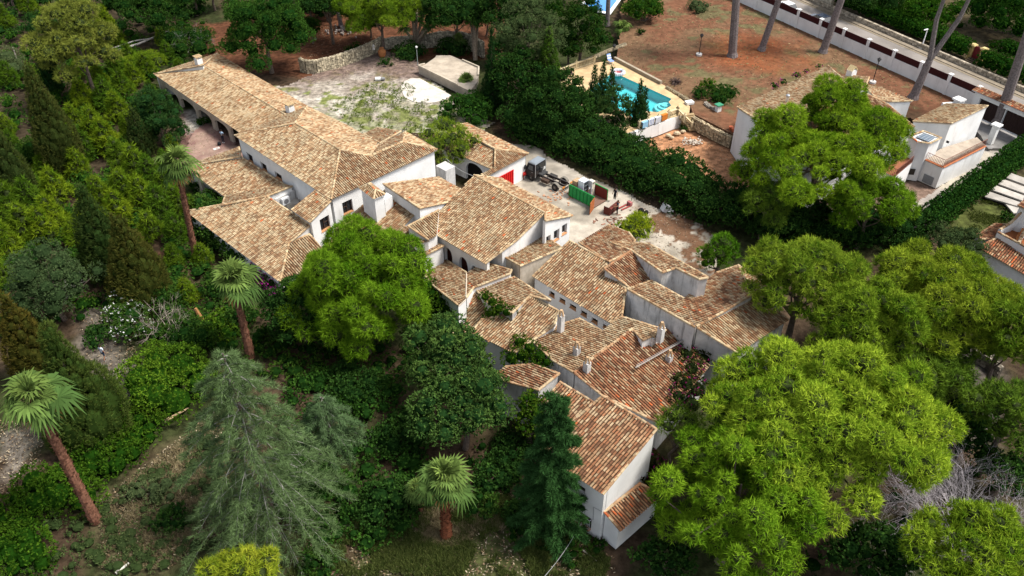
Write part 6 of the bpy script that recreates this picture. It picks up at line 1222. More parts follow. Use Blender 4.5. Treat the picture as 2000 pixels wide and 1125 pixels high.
    rubble('tall rubble retaining wall right of the pool stairs', [P(1352, 224, FZ), P(1368, 235, FZ), P(1398, 251, FZ), P(1430, 266, FZ)], 0, [FZ - .1, FZ, FZ, FZ - .05], seed=2)
    rubble('low stone planter edge along the right side of the pool terrace', [P(1301, 172, FZ), P(1325, 186, FZ), P(1346, 199, FZ)], FZ - .1, [FZ + .35] * 3, seed=3)
    rubble('row of loose rocks above the terracotta bed', [P(1377, 203, FZ), P(1388, 212, FZ), P(1398, 216, FZ)], FZ - .1, [FZ + .4] * 3, .2, 4, (.40, .36, .3))
    rubble('curved dry stone wall at the back of the pale yard', [P(588, 138, 0), P(600, 142, 0), P(620, 142, 0), P(660, 132, 0), P(700, 118, 0), P(735, 102, 0), P(750, 94, 0)], -.1, [1.9, 1.8, 1.8, 1.8, 1.8, 1.8, 1.9], .17, 5, (.43, .37, .26))
    rubble('curved pale stone wall behind the yuccas', [P(745, 96, 0), P(780, 92, 0), P(830, 92, 0), P(860, 90, 0), P(900, 92, 0), P(925, 100, 0), P(945, 112, 0)], -.1, [1.5, 1.6, 1.8, 2.2, 2.3, 2.3, 2.2], .17, 6, (.40, .36, .27))
    rubble('low rubble wall behind the left end of the pool terrace', [P(1100, 135, FZ), P(1150, 118, FZ), P(1190, 100, FZ), P(1222, 88, FZ)], FZ - .1, [FZ + .4] * 4, .18, 7, (.36, .3, .2))
    rubble('rubble bank beside the grey path at the right', [P(1895, 700, 0), P(1925, 715, 0), P(1950, 735, 0)], -.1, [1.2, 1.1, 1.0], .2, 8, (.22, .19, .15))
    r = rng(6); t = MB(); c = P(1352, 278)
    for i in range(70): q = r.normal(size=2) * (.75, .4); t.ball((c.x + q[0], c.y + q[1], .06 + .1 * r.random() * max(0, 1.2 - abs(q[0]))), tuple(.07 + .09 * r.random(3)), np.array((.55, .48, .40)) * (.7 + .5 * r.random()), n=5, k=3)
    t = t.build('stone_heap', M_stone); tag(t, 'heap of pale stones on the terracotta ground below the stairs', 'stone heap', kind='stuff')
    t = thing('rock', 'boulders along the terracotta bed under the white curved wall', 'rocks', P(1320, 262)); 
    for x, y, s in ((1305, 266, .3), (1322, 262, .36), (1334, 258, .26), (1312, 270, .24), (1280, 258, .18)): p = P(x, y); m = MB(); m.ball((p.x, p.y, .1), (s * 1.3, s, s * .7), (.45, .36, .24), n=7, k=4); m.build('boulder', M_stone, t)
pool()
# ------------------------------------------------------------------ neighbouring house on the right
def z_at(p, py):
    v = -(py - 562.5) / FPX; return H + p[1] * (v * cp - sp) / (cp + v * sp)
def neighbour():
    t = thing('neighbour_house', 'white neighbouring house with mottled tile roofs behind the tall green pine', 'house', P(1600, 260)); iron = (.16, .06, .04)
    roof(t, 'H1', 'a-', .25, (1440, 210, 5.4), [(1440, 210), (1617, 129), (1632, 143), (1676, 176), (1505, 252)], .25, capr=.13)
    zr = ROOFS['H1'].poly[3].z
    roof(t, 'H4', 'a+', .3, (1676, 176, zr), [(1505, 252), (1676, 176), (1735, 205), (1786, 248), (1645, 296), (1585, 330)], 1.3)
    roof(t, 'H2', 'a-', .3, (1690, 158, zr + .9), [(1636, 152), (1665, 148), (1697, 152), (1690, 170), (1672, 178)], .3, z0=2)
    roof(t, 'H3', 'b+', .15, (1735, 199, 4.4), [(1688, 168), (1722, 172), (1782, 197.5), (1736, 199), (1712, 194)], .6)
    ch, p = chimney(t, 1658, 160, 'H1', (.95, .7), 1.5, ang=36, material=M_white); m = MB()
    for i in range(5): q = Vector((0, (i - 2) * .16, 0)); q.rotate(Matrix.Rotation(math.radians(36), 3, 'Z')); m.tube([(p.x + q.x - .4, p.y + q.y - .25, p.z + 1.45), (p.x + q.x, p.y + q.y, p.z + 1.95), (p.x + q.x + .4, p.y + q.y + .25, p.z + 1.45)], .07, (.45, .36, .2), n=5)
    m.build('chimney_cap', M_tile, ch)
    m = MB(); q = hit(ROOFS['H1'].pl, 1536, 200); m.tube([q, q + Vector((0, 0, .7))], .16, (.6, .6, .6), n=10); m.ball(q + Vector((0, 0, .8)), (.24, .24, .18), (.4, .42, .45)); m.build('vent', M_metal, ROOFS['H1'].obj)
    # terrace with railing
    b0 = P(1827.6, 368, 0); zt = z_at(b0, 327.6); cpx = [(1806, 311.6), (1842, 327.6), (1926, 285), (1908, 268), (1838, 290)]
    m = MB(); q = ccw([tuple(P(*c, zt)[:2]) for c in cpx]); m.prism(q, 0, zt, WHITE); m.build('terrace_wall', M_white, t)
    m = MB(); m.poly([(x, y, zt + .006) for x, y in q], (.36, .30, .24)); m.build('terrace_floor', M_conc, t)
    def railing(pts, h=.85, name='railing'):
        m = MB()
        for a, b in zip(pts, pts[1:]):
            n = max(2, int((b - a).length / .16)); m.tube([a + Vector((0, 0, h)), b + Vector((0, 0, h))], .03, iron, n=5); m.tube([a + Vector((0, 0, .12)), b + Vector((0, 0, .12))], .02, iron, n=4)
            for i in range(n + 1): p = a.lerp(b, i / n); m.tube([p, p + Vector((0, 0, h * .45)), p + Vector((0, 0, h))], [.014, .026, .014], iron, n=4, cap=False)
        m.build(name, M_any, t)
    pts = [P(*c, zt + .03) for c in ((1808, 311.6), (1841.5, 326.5), (1924, 285))]; railing(pts)
    m = MB()
    for a, b in zip(pts, pts[1:]): d = b - a; c = (a + b) / 2; m.box((c.x, c.y, zt + .03), (d.length, .34, .07), math.degrees(math.atan2(d.y, d.x)), (.36, .13, .06))
    m.build('tile_edge', M_matt, t)
    # mossy block on the terrace
    pl = ((1858, 241, 5.2)); zg = zt; roof(t, 'HG', 'a-', .28, (1857.8, 241.3, zt + 2.9), [(1783, 237), (1849, 203), (1929.8, 206.7), (1857.8, 241.3)], .15, z0=0, capr=.08, ovh=.05)
    q = ROOFS['HG'].poly[3]; e = Vector((*DIRV(36), 0)); f = Vector((*DIRV(216), 0)); m = MB(); lp = P(1843, 273, z_at(q, 273)); m.box((q.x + f.x * .05 + .25, q.y - .25, z_at(q, 275)), (.12, .3, .22), 36, (.02, .02, .02)); m.build('wall_lamp', M_any, t)
    # door in the terrace base
    a, b = P(1806, 311.6, zt), P(1842, 327.6, zt); (u0, z0), (u1, z1) = hit_vert(a, b, 1806, 339), hit_vert(a, b, 1819, 362); d = Vector((b.x - a.x, b.y - a.y, 0)).normalized(); n = Vector((-d.y, d.x, 0)); n = n if n.y < 0 else -n
    c = a + d * ((u0 + u1) / 2) + n * .03; m = MB(); m.box((c.x, c.y, (z0 + z1) / 2), (abs(u1 - u0), .08, abs(z0 - z1)), math.degrees(math.atan2(d.y, d.x)), (.20, .21, .22)); m.build('door', M_any, t)
    # stair tower with glazed tile-edged roof
    zt2 = zt + 2.0; tp = [(1776, 266), (1792, 278), (1815, 281), (1838, 270), (1803, 257)]; q = ccw([tuple(P(*c, zt2)[:2]) for c in tp]); m = MB(); m.prism(q, 0, zt2, WHITE); m.build('tower', M_white, t)
    m = MB(); w = [P(*c, zt2 + .1) for c in tp]
    for i in range(5): cap_line(m, w[i], w[(i + 1) % 5] + Vector((0, 0, .02)), .13, i, .03, .6)
    m.build('tower_tiles', M_tile, t); m = MB(); g = [P(*c, zt2 + .16) for c in ((1788, 267), (1804, 260), (1828, 268), (1814, 277))]; m.poly(ccw3(g), (.2, .24, .28)); m.build('skylight', M_glassy, t)
    m = MB()
    for i in range(4): a_, b_ = g[0].lerp(g[3], (i + .5) / 4), g[1].lerp(g[2], (i + .5) / 4); m.tube([a_, b_], .03, (.25, .27, .3), n=4)
    m.build('skylight_bars', M_any, t)
    a, b = P(1791, 279, zt2), P(1815, 281, zt2); (u0, z0), (u1, z1) = hit_vert(a, b, 1779, 329), hit_vert(a, b, 1789, 342); d = Vector((b.x - a.x, b.y - a.y, 0)).normalized(); n = Vector((-d.y, d.x, 0)); n = n if n.y < 0 else -n; c = a + d * (.5) + n * .02; m = MB(); m.box((c.x, c.y, (z0 + z1) / 2), (.55, .08, .7), math.degrees(math.atan2(d.y, d.x)), (.03, .025, .02)); m.build('window', M_any, t)
    # lower balcony
    zb = zt * .95; m = MB(); q = ccw([tuple(P(*c, zb)[:2]) for c in ((1718, 332), (1776, 303), (1782, 316), (1748, 346))]); m.prism(q, 0, zb, WHITE); m.build('balcony_wall', M_white, t); m = MB(); m.poly([(x, y, zb + .006) for x, y in q], (.24, .095, .05)); m.build('balcony_floor', M_matt, t)
    railing([P(*c, zb + .02) for c in ((1719, 332), (1748, 345), (1781, 318))], name='balcony_railing')
    t = thing('garden_pier', 'tall white pier with flat cap at the end of the terrace railing', 'pier', P(1930, 284, .3)); b = P(1931, 284, .1); h = height_to(b, 246); m = MB(); m.box((b.x, b.y, .1 + h / 2), (.62, .62, h), 36, WHITE); m.box((b.x, b.y, .12 + h + .1), (.95, .95, .2), 36, WHITE); m.build('pier', M_white, t)
def ccw3(g):
    n = (g[1] - g[0]).cross(g[2] - g[0]); return g if n.z > 0 else g[::-1]
M_glassy = mat('skylight_glass', (.10, .13, .16), .15, spec=.6)
neighbour()
sheet('side_drive', [(1700, 440), (1780, 400), (1828, 372), (1925, 292), (1940, 280), (2030, 280), (2030, 300), (1905, 372), (1810, 448), (1700, 470)], .06, .25, two((.40, .36, .29), (.30, .27, .24), 3, .45, .6, 41), M_conc, .4, 6)
sheet('gate_apron', [(1905, 250), (1915, 228), (1955, 228), (2080, 268), (2080, 310), (2000, 292), (1930, 290)], .4, .25, two((.24, .23, .225), (.16, .155, .15), 2, .45, .6, 42), M_conc, .6, 7)
solid('apron_bank', [(1905, 248), (1915, 228), (1955, 228), (2080, 268), (2080, 308), (2000, 291), (1930, 289)], -.2, .39, (.2, .19, .18), M_conc)
def terracotta_garden():
    t = thing('white_low_wall', 'tilted pale concrete slab half hidden in the ivy under the lower pine', 'slab', P(1640, 430)); m = MB(); p = P(1640, 428, .8); m.box((p.x, p.y, .6), (2.4, .25, 1.4), -40, (.6, .6, .6)); m.build('slab', M_grimy, t)
    g = thing('green_box', 'small white cabinet with green lid by the terracotta bed', 'cabinet', P(1402, 216, FZ)); p = P(1402, 217, FZ); m = MB(); m.box((p.x, p.y, FZ + .4), (.6, .5, .8), 30, (.7, .72, .7)); m.build('cabinet', M_any, g); m = MB(); m.box((p.x, p.y, FZ + .85), (.85, .75, .12), 30, (.04, .22, .12)); m.build('lid', M_any, g)
    for i, (x, y, l) in enumerate(((1427, 253, 'orange plant pot beside the white house corner'), (1432, 257, 'second orange plant pot touching the white house corner'))):
        p = P(x, y, FZ); m = MB(); m.tube([(p.x, p.y, FZ), (p.x, p.y, FZ + .4)], [.18, .26], (.5, .12, .05), n=10); tag(m.build('plant_pot', M_any), l, 'pot')
    p = P(1346, 203, FZ); m = MB(); m.box((p.x, p.y, FZ + .2), (1.0, .7, .3), 20, (.7, .7, .68)); tag(m.build('white_crate', M_any), 'white box at the end of the stone planter edge', 'box')
    p = P(1319, 163, FZ); t = thing('twig_pile', 'round heap of dark twigs beside the stone planter edge', 'twig pile', p); r_ = rng(5); m = MB()
    for i in range(160): d = unit(r_.normal(size=3) + np.array((0, 0, .3))); m.tube([p + Vector((0, 0, .2)), p + Vector(d * (.9, .9, .7)) + Vector((0, 0, .1))], [.03, .015], np.array((.10, .07, .06)) * (.6 + r_.random()), n=3, cap=False)
    m.build('twigs', M_bark, t)['kind'] = 'stuff'
terracotta_garden()
# ------------------------------------------------------------------ blue pool at the top, old concrete slab, pale round pad
def top_bits():
    t = thing('blue_pool', 'blue pool with white rim partly visible at the top edge', 'pool', P(1172, 10)); m = MB(); o = ccw([tuple(P(*c, .1)[:2]) for c in ((1132, 6), (1172, -6), (1215, -4), (1192, 28), (1160, 22))]); m.prism(o, 0, .1, (.7, .72, .72)); m.build('rim', M_any, t)
    m = MB(); m.poly([(x, y, .106) for x, y in ccw([tuple(P(*c, .106)[:2]) for c in ((1142, 7), (1174, -2), (1206, -1), (1188, 23), (1162, 18))])], (.03, .22, .55)); m.build('water', M_gloss, t)
    t = thing('concrete_slab', 'raised old concrete slab with cracked pale top and a curved end', 'slab', P(875, 140)); z = 1.1; px = [(817, 129), (830, 126), (850, 112), (852, 108), (880, 108), (903, 118), (935, 132), (934, 148), (932, 160), (918, 178), (893, 166)]
    q = ccw([tuple(P(*c, z)[:2]) for c in px]); m = MB(); m.prism(q, 0, z, (.36, .31, .25)); m.build('slab', M_conc, t)
    inner = [(822, 131), (853, 114), (880, 112), (902, 121), (930, 133), (930, 150), (892, 161)]; m = MB(); m.poly([(x, y, z + .006) for x, y in ccw([tuple(P(*c, z)[:2]) for c in inner])], (.40, .34, .27)); m.build('slab_top', M_conc, t)
    a = [P(*c, z) for c in px]; m = MB()
    for i in (0, 10, 5, 6): u, v = a[i], a[(i + 1) % 11]; d = v - u; c = (u + v) / 2; m.box((c.x, c.y, z + .09), (d.length, .22, .2), math.degrees(math.atan2(d.y, d.x)), (.44, .38, .30))
    m.build('kerb', M_conc, t)
    t = thing('concrete_pad', 'pale rounded concrete pad on the weedy yard', 'pad', P(828, 178)); q = ccw([tuple(P(*c, .1)[:2]) for c in ((782, 170), (790, 158), (802, 153), (820, 153), (842, 165), (862, 175), (881, 186), (866, 196), (838, 201), (810, 199), (790, 190))]); m = MB(); m.prism(q, 0, .1, (.55, .50, .45)); m.build('pad', M_conc, t)
    t = thing('gas_drum', 'white and grey drum lying on the pale yard', 'drum', P(742, 155)); p = P(742, 154, .25); ax = Vector(DIRV(5) + (0,)); m = MB(); m.cyl(p - ax * .25, .26, .7, (.66, .66, .64), axis=ax, n=12); m.build('drum', M_any, t); m = MB(); m.cyl(p + ax * .38, .22, .5, (.2, .2, .2), axis=ax, n=12); m.build('cap', M_any, t)
    t = thing('terracotta_jar', 'big orange terracotta jar against the dry stone wall', 'jar', P(747, 112)); p = P(747, 112); m = MB(); m.tube([p, p + Vector((0, 0, .35)), p + Vector((0, 0, .9)), p + Vector((0, 0, 1.25)), p + Vector((0, 0, 1.4))], [.28, .5, .58, .3, .34], (.40, .16, .06), n=12); m.build('jar', M_matt, t)
    t = thing('white_urn', 'pale stone finial standing on the end of the dry stone wall', 'finial', P(730, 98)); p = P(730, 97, 1.6); m = MB(); m.tube([p, p + Vector((0, 0, .3)), p + Vector((0, 0, .5)), p + Vector((0, 0, .8))], [.2, .16, .22, .04], (.42, .4, .36), n=8); m.build('finial', M_stone, t)
    t = thing('field_fence', 'blue-green screen fence running to the top edge beside the red field', 'fence', P(1240, 30, 1)); a, b = P(1236, 30, 1), P(1320, -8, 1); d = b - a; n = 9
    for i in range(n): c = a.lerp(b, (i + .5) / n); m = MB(); m.box((c.x, c.y, 1.9), (d.length / n - .06, .06, 1.8), math.degrees(math.atan2(d.y, d.x)), (.05, .11, .12)); m.build('panel', M_any, t)
    for i in range(n + 1): c = a.lerp(b, i / n); m = MB(); m.tube([(c.x, c.y, .6), (c.x, c.y, 2.9)], .05, (.04, .08, .09), n=6); m.build('post', M_any, t)
    r_ = rng(9); m = MB(); c = P(672, 62)
    for i in range(40): q = r_.normal(size=2) * (1.4, 1.0); m.ball((c.x + q[0], c.y + q[1], .1), tuple(.1 + .16 * r_.random(3)), np.array((.35, .3, .27)) * (.5 + .6 * r_.random()), n=5, k=3)
    tag(m.build('rubble', M_stone), 'scattered pale rubble on the dark red soil behind the wall', 'rubble', kind='stuff')
top_bits()
# ------------------------------------------------------------------ red tiled house in the right corner
def corner_house():
    t = thing('corner_house', 'white house with bright red tile roofs and orange outside steps at the right edge', 'house', P(1990, 520)); WT = (.28, .10, .04)
    roof(t, 'K1', 222, .32, (1909, 483, 3.2), [(1909, 483), (1946, 466), (2060, 530), (2045, 562)], 1.9, ovh=.3)
    roof(t, 'K2', 140, .25, (1909, 459, 3.2), [(1906, 461), (1944, 437.5), (1972, 439), (1952, 458), (1946, 467), (1918, 468)], 1.9)
    z = ROOFS['K1'].poly[1].z + .1; m = MB(); q = ccw([tuple(P(*c, z)[:2]) for c in ((1945, 464), (1968, 449), (1996, 418), (2060, 440), (2060, 520))]); m.prism(q, 0, z, WHITE); m.build('wall', M_white, t)
    m = MB(); m.poly([(x, y, z + .006) for x, y in ccw([tuple(P(*c, z)[:2]) for c in ((1952, 463), (1972, 449), (1998, 424), (2050, 440), (2050, 508))])], WT); m.build('terrace_floor', M_matt, t)
    a, b = P(1980, 470, z), P(1998, 434, z)
    for i in range(5): p = P(1966 + 7 * i, 463 - 8.5 * i, z); m = MB(); m.box((p.x + 1.0, p.y - .3, z + .12 + .16 * i), (1.5, .55, .26 + .32 * i), 55, np.array((.42, .16, .055)) * (1 - .04 * (i % 2))); m.build('step', M_matt, t)
    def par(pts, h, w=.28, nm='parapet'):
        m = MB(); c = MB()
        for (p, q_) in zip(pts, pts[1:]):
            d = q_ - p; s = Vector((-d.y, d.x, 0)).normalized() * w / 2; dn = Vector((0, 0, .6)); m.hexa([p - s - dn, q_ - s - dn, q_ + s - dn, p + s - dn], [p - s + Vector((0, 0, h)), q_ - s + Vector((0, 0, h)), q_ + s + Vector((0, 0, h)), p + s + Vector((0, 0, h))], WHITE); cap_line(c, p + Vector((0, 0, h + .02)), q_ + Vector((0, 0, h + .02)), .14, 3, .03, 1.2)
        o = m.build(nm, M_white, t); c.build('coping', M_tile, o)
    par([P(1946, 462, z), P(2060, 524, z)], .42); par([P(1948, 460, z), P(1970, 446, z + .3), P(1996, 420, z + 1.6)], .6); par([P(1985, 484, z), P(1996, 462, z + .4), P(2010, 440, z + 1.6)], .5)
    m = MB(); q = ccw([tuple(P(*c, 6.4)[:2]) for c in ((1992, 402), (2060, 425), (2060, 400), (2010, 385))]); m.prism(q, 0, 6.4, WHITE); m.build('upper_wall', M_white, t); roof(t, 'K3', 140, .2, (1990, 402, 6.5), [(1988, 402), (2012, 382), (2070, 400), (2060, 430)], 2, nowall=True)
    rf = ROOFS['K1']; a, b = rf.poly[3], rf.poly[0]
    w = thing('garden_steps', 'fan of long pale concrete slabs stepping down beside the lawn', 'steps', P(1950, 380)); 
    for i, px in enumerate((((1975, 338), (2015, 352), (2012, 364), (1966, 347)), ((1961, 350), (2008, 367), (2005, 379), (1950, 359)), ((1946, 362), (2001, 382), (1998, 392), (1936, 370)), ((1930, 373), (1996, 396), (1990, 403), (1924, 384)), ((1962, 396), (1993, 404), (1998, 414), (1980, 416)))):
        z = .9 - .15 * i; m = MB(); m.prism(ccw([tuple(P(*c, z)[:2]) for c in px]), z - .14, z, np.array((.40, .37, .33)) * (.85 + .08 * (i % 3))); m.build('slab', M_conc, w)
    m = MB(); m.prism(ccw([tuple(P(*c, .05)[:2]) for c in ((1972, 345), (2020, 352), (1998, 414), (1925, 388))]), 0, .05, (.05, .04, .035)); m.build('bed', M_matt, w)
corner_house()
# ------------------------------------------------------------------ people
def person(label, px, py, face, pose=None, cols=None, z=0, h=1.72, yaw=None):
    c = dict(skin=(.30, .16, .10), hair=(.02, .015, .012), top=(.02, .022, .03), legs=(.015, .016, .02), shoes=(.02, .02, .02), shorts=False); c.update(cols or {})
    J = dict(pel=(0, 0, .95), wai=(0, .0, 1.10), che=(0, .01, 1.30), nec=(0, .0, 1.47), hea=(0, .02, 1.60), top=(0, .02, 1.70))
    for s, k in ((-1, 'l'), (1, 'r')): J.update({k + 'sho': (s * .17, 0, 1.41), k + 'elb': (s * .23, -.02, 1.13), k + 'wri': (s * .23, .06, .88), k + 'han': (s * .23, .08, .80), k + 'hip': (s * .09, 0, .91), k + 'kne': (s * .10, .03, .50), k + 'ank': (s * .10, -.02, .09), k + 'toe': (s * .11, .14, .035)})
    J.update(pose or {}); R = dict(pel=.135, wai=.125, che=.145, nec=.055, hea=.095, top=.075, sho=.065, elb=.045, wri=.032, han=.036, hip=.095, kne=.06, ank=.042, toe=.04)
    E = [('pel', 'wai'), ('wai', 'che'), ('che', 'nec'), ('nec', 'hea'), ('hea', 'top')] + [e for k in 'lr' for e in (('che', k + 'sho'), (k + 'sho', k + 'elb'), (k + 'elb', k + 'wri'), (k + 'wri', k + 'han'), ('pel', k + 'hip'), (k + 'hip', k + 'kne'), (k + 'kne', k + 'ank'), (k + 'ank', k + 'toe'))]
    names = list(J); me = bpy.data.meshes.new('tmp'); sc = h / 1.72; me.from_pydata([tuple(np.array(J[n]) * sc) for n in names], [(names.index(a), names.index(b)) for a, b in E], [])
    o = bpy.data.objects.new('tmp', me); COL.objects.link(o); md = o.modifiers.new('s', 'SKIN'); sv = me.skin_vertices[0].data
    for i, n in enumerate(names): q = R.get(n, R.get(n[1:])) * sc; sv[i].radius = (q, q * (.78 if n in ('wai', 'che', 'pel') else 1)); sv[i].use_root = n == 'pel'
    o.modifiers.new('u', 'SUBSURF').levels = 1; dg = bpy.context.evaluated_depsgraph_get(); ev = o.evaluated_get(dg); em = ev.to_mesh(); V = np.array([tuple(v.co) for v in em.vertices]); F = [list(p.vertices) for p in em.polygons]; ev.to_mesh_clear(); bpy.data.objects.remove(o, do_unlink=True)
    segs = [(np.array(J[a]) * sc, np.array(J[b]) * sc, a, b) for a, b in E]
    def region(p):
        best = None
        for a, b, na, nb in segs:
            d = b - a; t = min(1, max(0, (p - a) @ d / (d @ d))); e = np.linalg.norm(p - a - d * t)
            if best is None or e < best[0]: best = (e, na, nb, t)
        _, na, nb, t = best; n = (nb[1:] if nb[0] in 'lr' and nb not in ('pel',) else nb)
        if n in ('top',) : return 'hair' if t > .35 else 'skin'
        if n in ('hea', 'wri', 'han'): return 'skin'
        if n == 'elb': return 'skin' if t > .55 else 'top'
        if n == 'toe': return 'shoes'
        if n == 'ank': return 'skin' if c['shorts'] else 'legs'
        if n in ('kne', 'hip'): return 'legs' if not (c['shorts'] and n == 'kne' and t > .75) else 'skin'
        if n == 'wai': return 'legs' if t < .25 else 'top'
        return 'top'
    base = P(px, py, z); t = thing('person', label, 'person', base); rot = Matrix.Rotation(math.radians(face - 90), 3, 'Z'); Rm = np.array(rot); fl = [F_ + [F_[-1]] if len(F_) == 3 else F_ for F_ in F]
    C = np.array([c[region(p)] for p in V]); m = MB(); W = V @ Rm.T + np.array(tuple(base)); 
    q4 = [f for f in F if len(f) == 4]; q3 = [f for f in F if len(f) == 3]; b0 = m.n; m.addn(W, q4, C)
    if q3: m.addn(W, q3, C)
    tr = lambda v: Vector(tuple(Rm @ (np.array(v) * 1.0))) + base
    for k in 'lr':                                        # fingers and thumb
        hp = np.array(J[k + 'han']) * sc; wp = np.array(J[k + 'wri']) * sc; d = unit(hp - wp); s = unit(np.cross(d, (0, 1, .2)))
        for i in range(4): a = hp + s * (.022 * (i - 1.5)) + d * .02; m.tube([tr(a), tr(a + d * (.05 - .006 * abs(i - 1.2))), tr(a + d * .075 + np.array((0, .02, 0)))], [.011, .010, .007], c['skin'], n=4)
        a = hp - d * .02 + s * .035; m.tube([tr(a), tr(a + d * .03 + s * .02), tr(a + d * .055 + s * .022)], [.012, .011, .008], c['skin'], n=4)
    hc = np.array(J['hea']) * sc; fw = np.array((0, 1, 0)); m.tube([tr(hc + fw * .085 + (0, 0, .01)), tr(hc + fw * .115 - (0, 0, .02))], [.012, .018], c['skin'], n=5)
    for s in (-1, 1): m.ball(tuple(tr(hc + fw * .085 + np.array((s * .033, 0, .025)))), .012, (.02, .02, .02), n=5, k=3); m.ball(tuple(tr(hc + np.array((s * .095, 0, 0)))), (.018, .022, .03), c['skin'], n=5, k=3)
    m.build('body', M_matt, t, smooth=True)
    hm = MB(); hm.ball(tuple(tr(hc + np.array((0, -.02, .06)))), .103 * sc, c['hair'], n=10, k=6); hm.build('hair', M_matt, t, smooth=True); return t
fwd = dict(lelb=(-.25, .08, 1.16), lwri=(-.16, .30, 1.08), lhan=(-.13, .37, 1.07), relb=(.25, .08, 1.16), rwri=(.16, .30, 1.08), rhan=(.13, .37, 1.07))
person('man in light blue shirt and dark trousers standing on the brick court', 437, 279, 250, dict(lelb=(-.27, -.03, 1.15), lwri=(-.15, .14, 1.05), lhan=(-.09, .18, 1.06), relb=(.27, -.03, 1.15), rwri=(.15, .14, 1.05), rhan=(.09, .18, 1.06)), dict(top=(.38, .52, .68), legs=(.02, .024, .04), shoes=(.7, .7, .7), skin=(.12, .07, .045)))
person('person in pale shirt and dark shorts walking away along the wood path', 206, 704, 70, dict(lkne=(-.10, .14, .52), lank=(-.10, .10, .12), ltoe=(-.1, .26, .06), rkne=(.10, -.02, .50), rank=(.10, -.20, .16), rtoe=(.1, -.08, .05)), dict(top=(.52, .58, .66), legs=(.03, .05, .09), shorts=True, shoes=(.3, .3, .3)))
person('worker dressed in black standing beside the open container', 1200, 394, 215, dict(lelb=(-.30, -.02, 1.16), lwri=(-.34, .02, .92), relb=(.30, -.02, 1.16), rwri=(.34, .02, .92), lhan=(-.35, .04, .84), rhan=(.35, .04, .84)), dict(top=(.012, .013, .018), legs=(.01, .011, .014)))
person('worker in dark clothes leaning on the dark red sideboard', 1205, 419, 190, fwd, dict(top=(.02, .025, .05), legs=(.016, .018, .026), hair=(.05, .025, .015), skin=(.36, .19, .11)))
person('worker in white shirt bending over inside the open container', 1155, 384, 190, dict(wai=(0, .08, 1.08), che=(0, .26, 1.16), nec=(0, .40, 1.22), hea=(0, .50, 1.24), top=(0, .58, 1.26), lsho=(-.17, .32, 1.2), rsho=(.17, .32, 1.2), lelb=(-.22, .42, .98), relb=(.22, .42, .98), lwri=(-.18, .56, .82), rwri=(.18, .56, .82), lhan=(-.16, .62, .78), rhan=(.16, .62, .78)), dict(top=(.6, .6, .6), legs=(.03, .032, .04), skin=(.34, .19, .12)), z=.15)
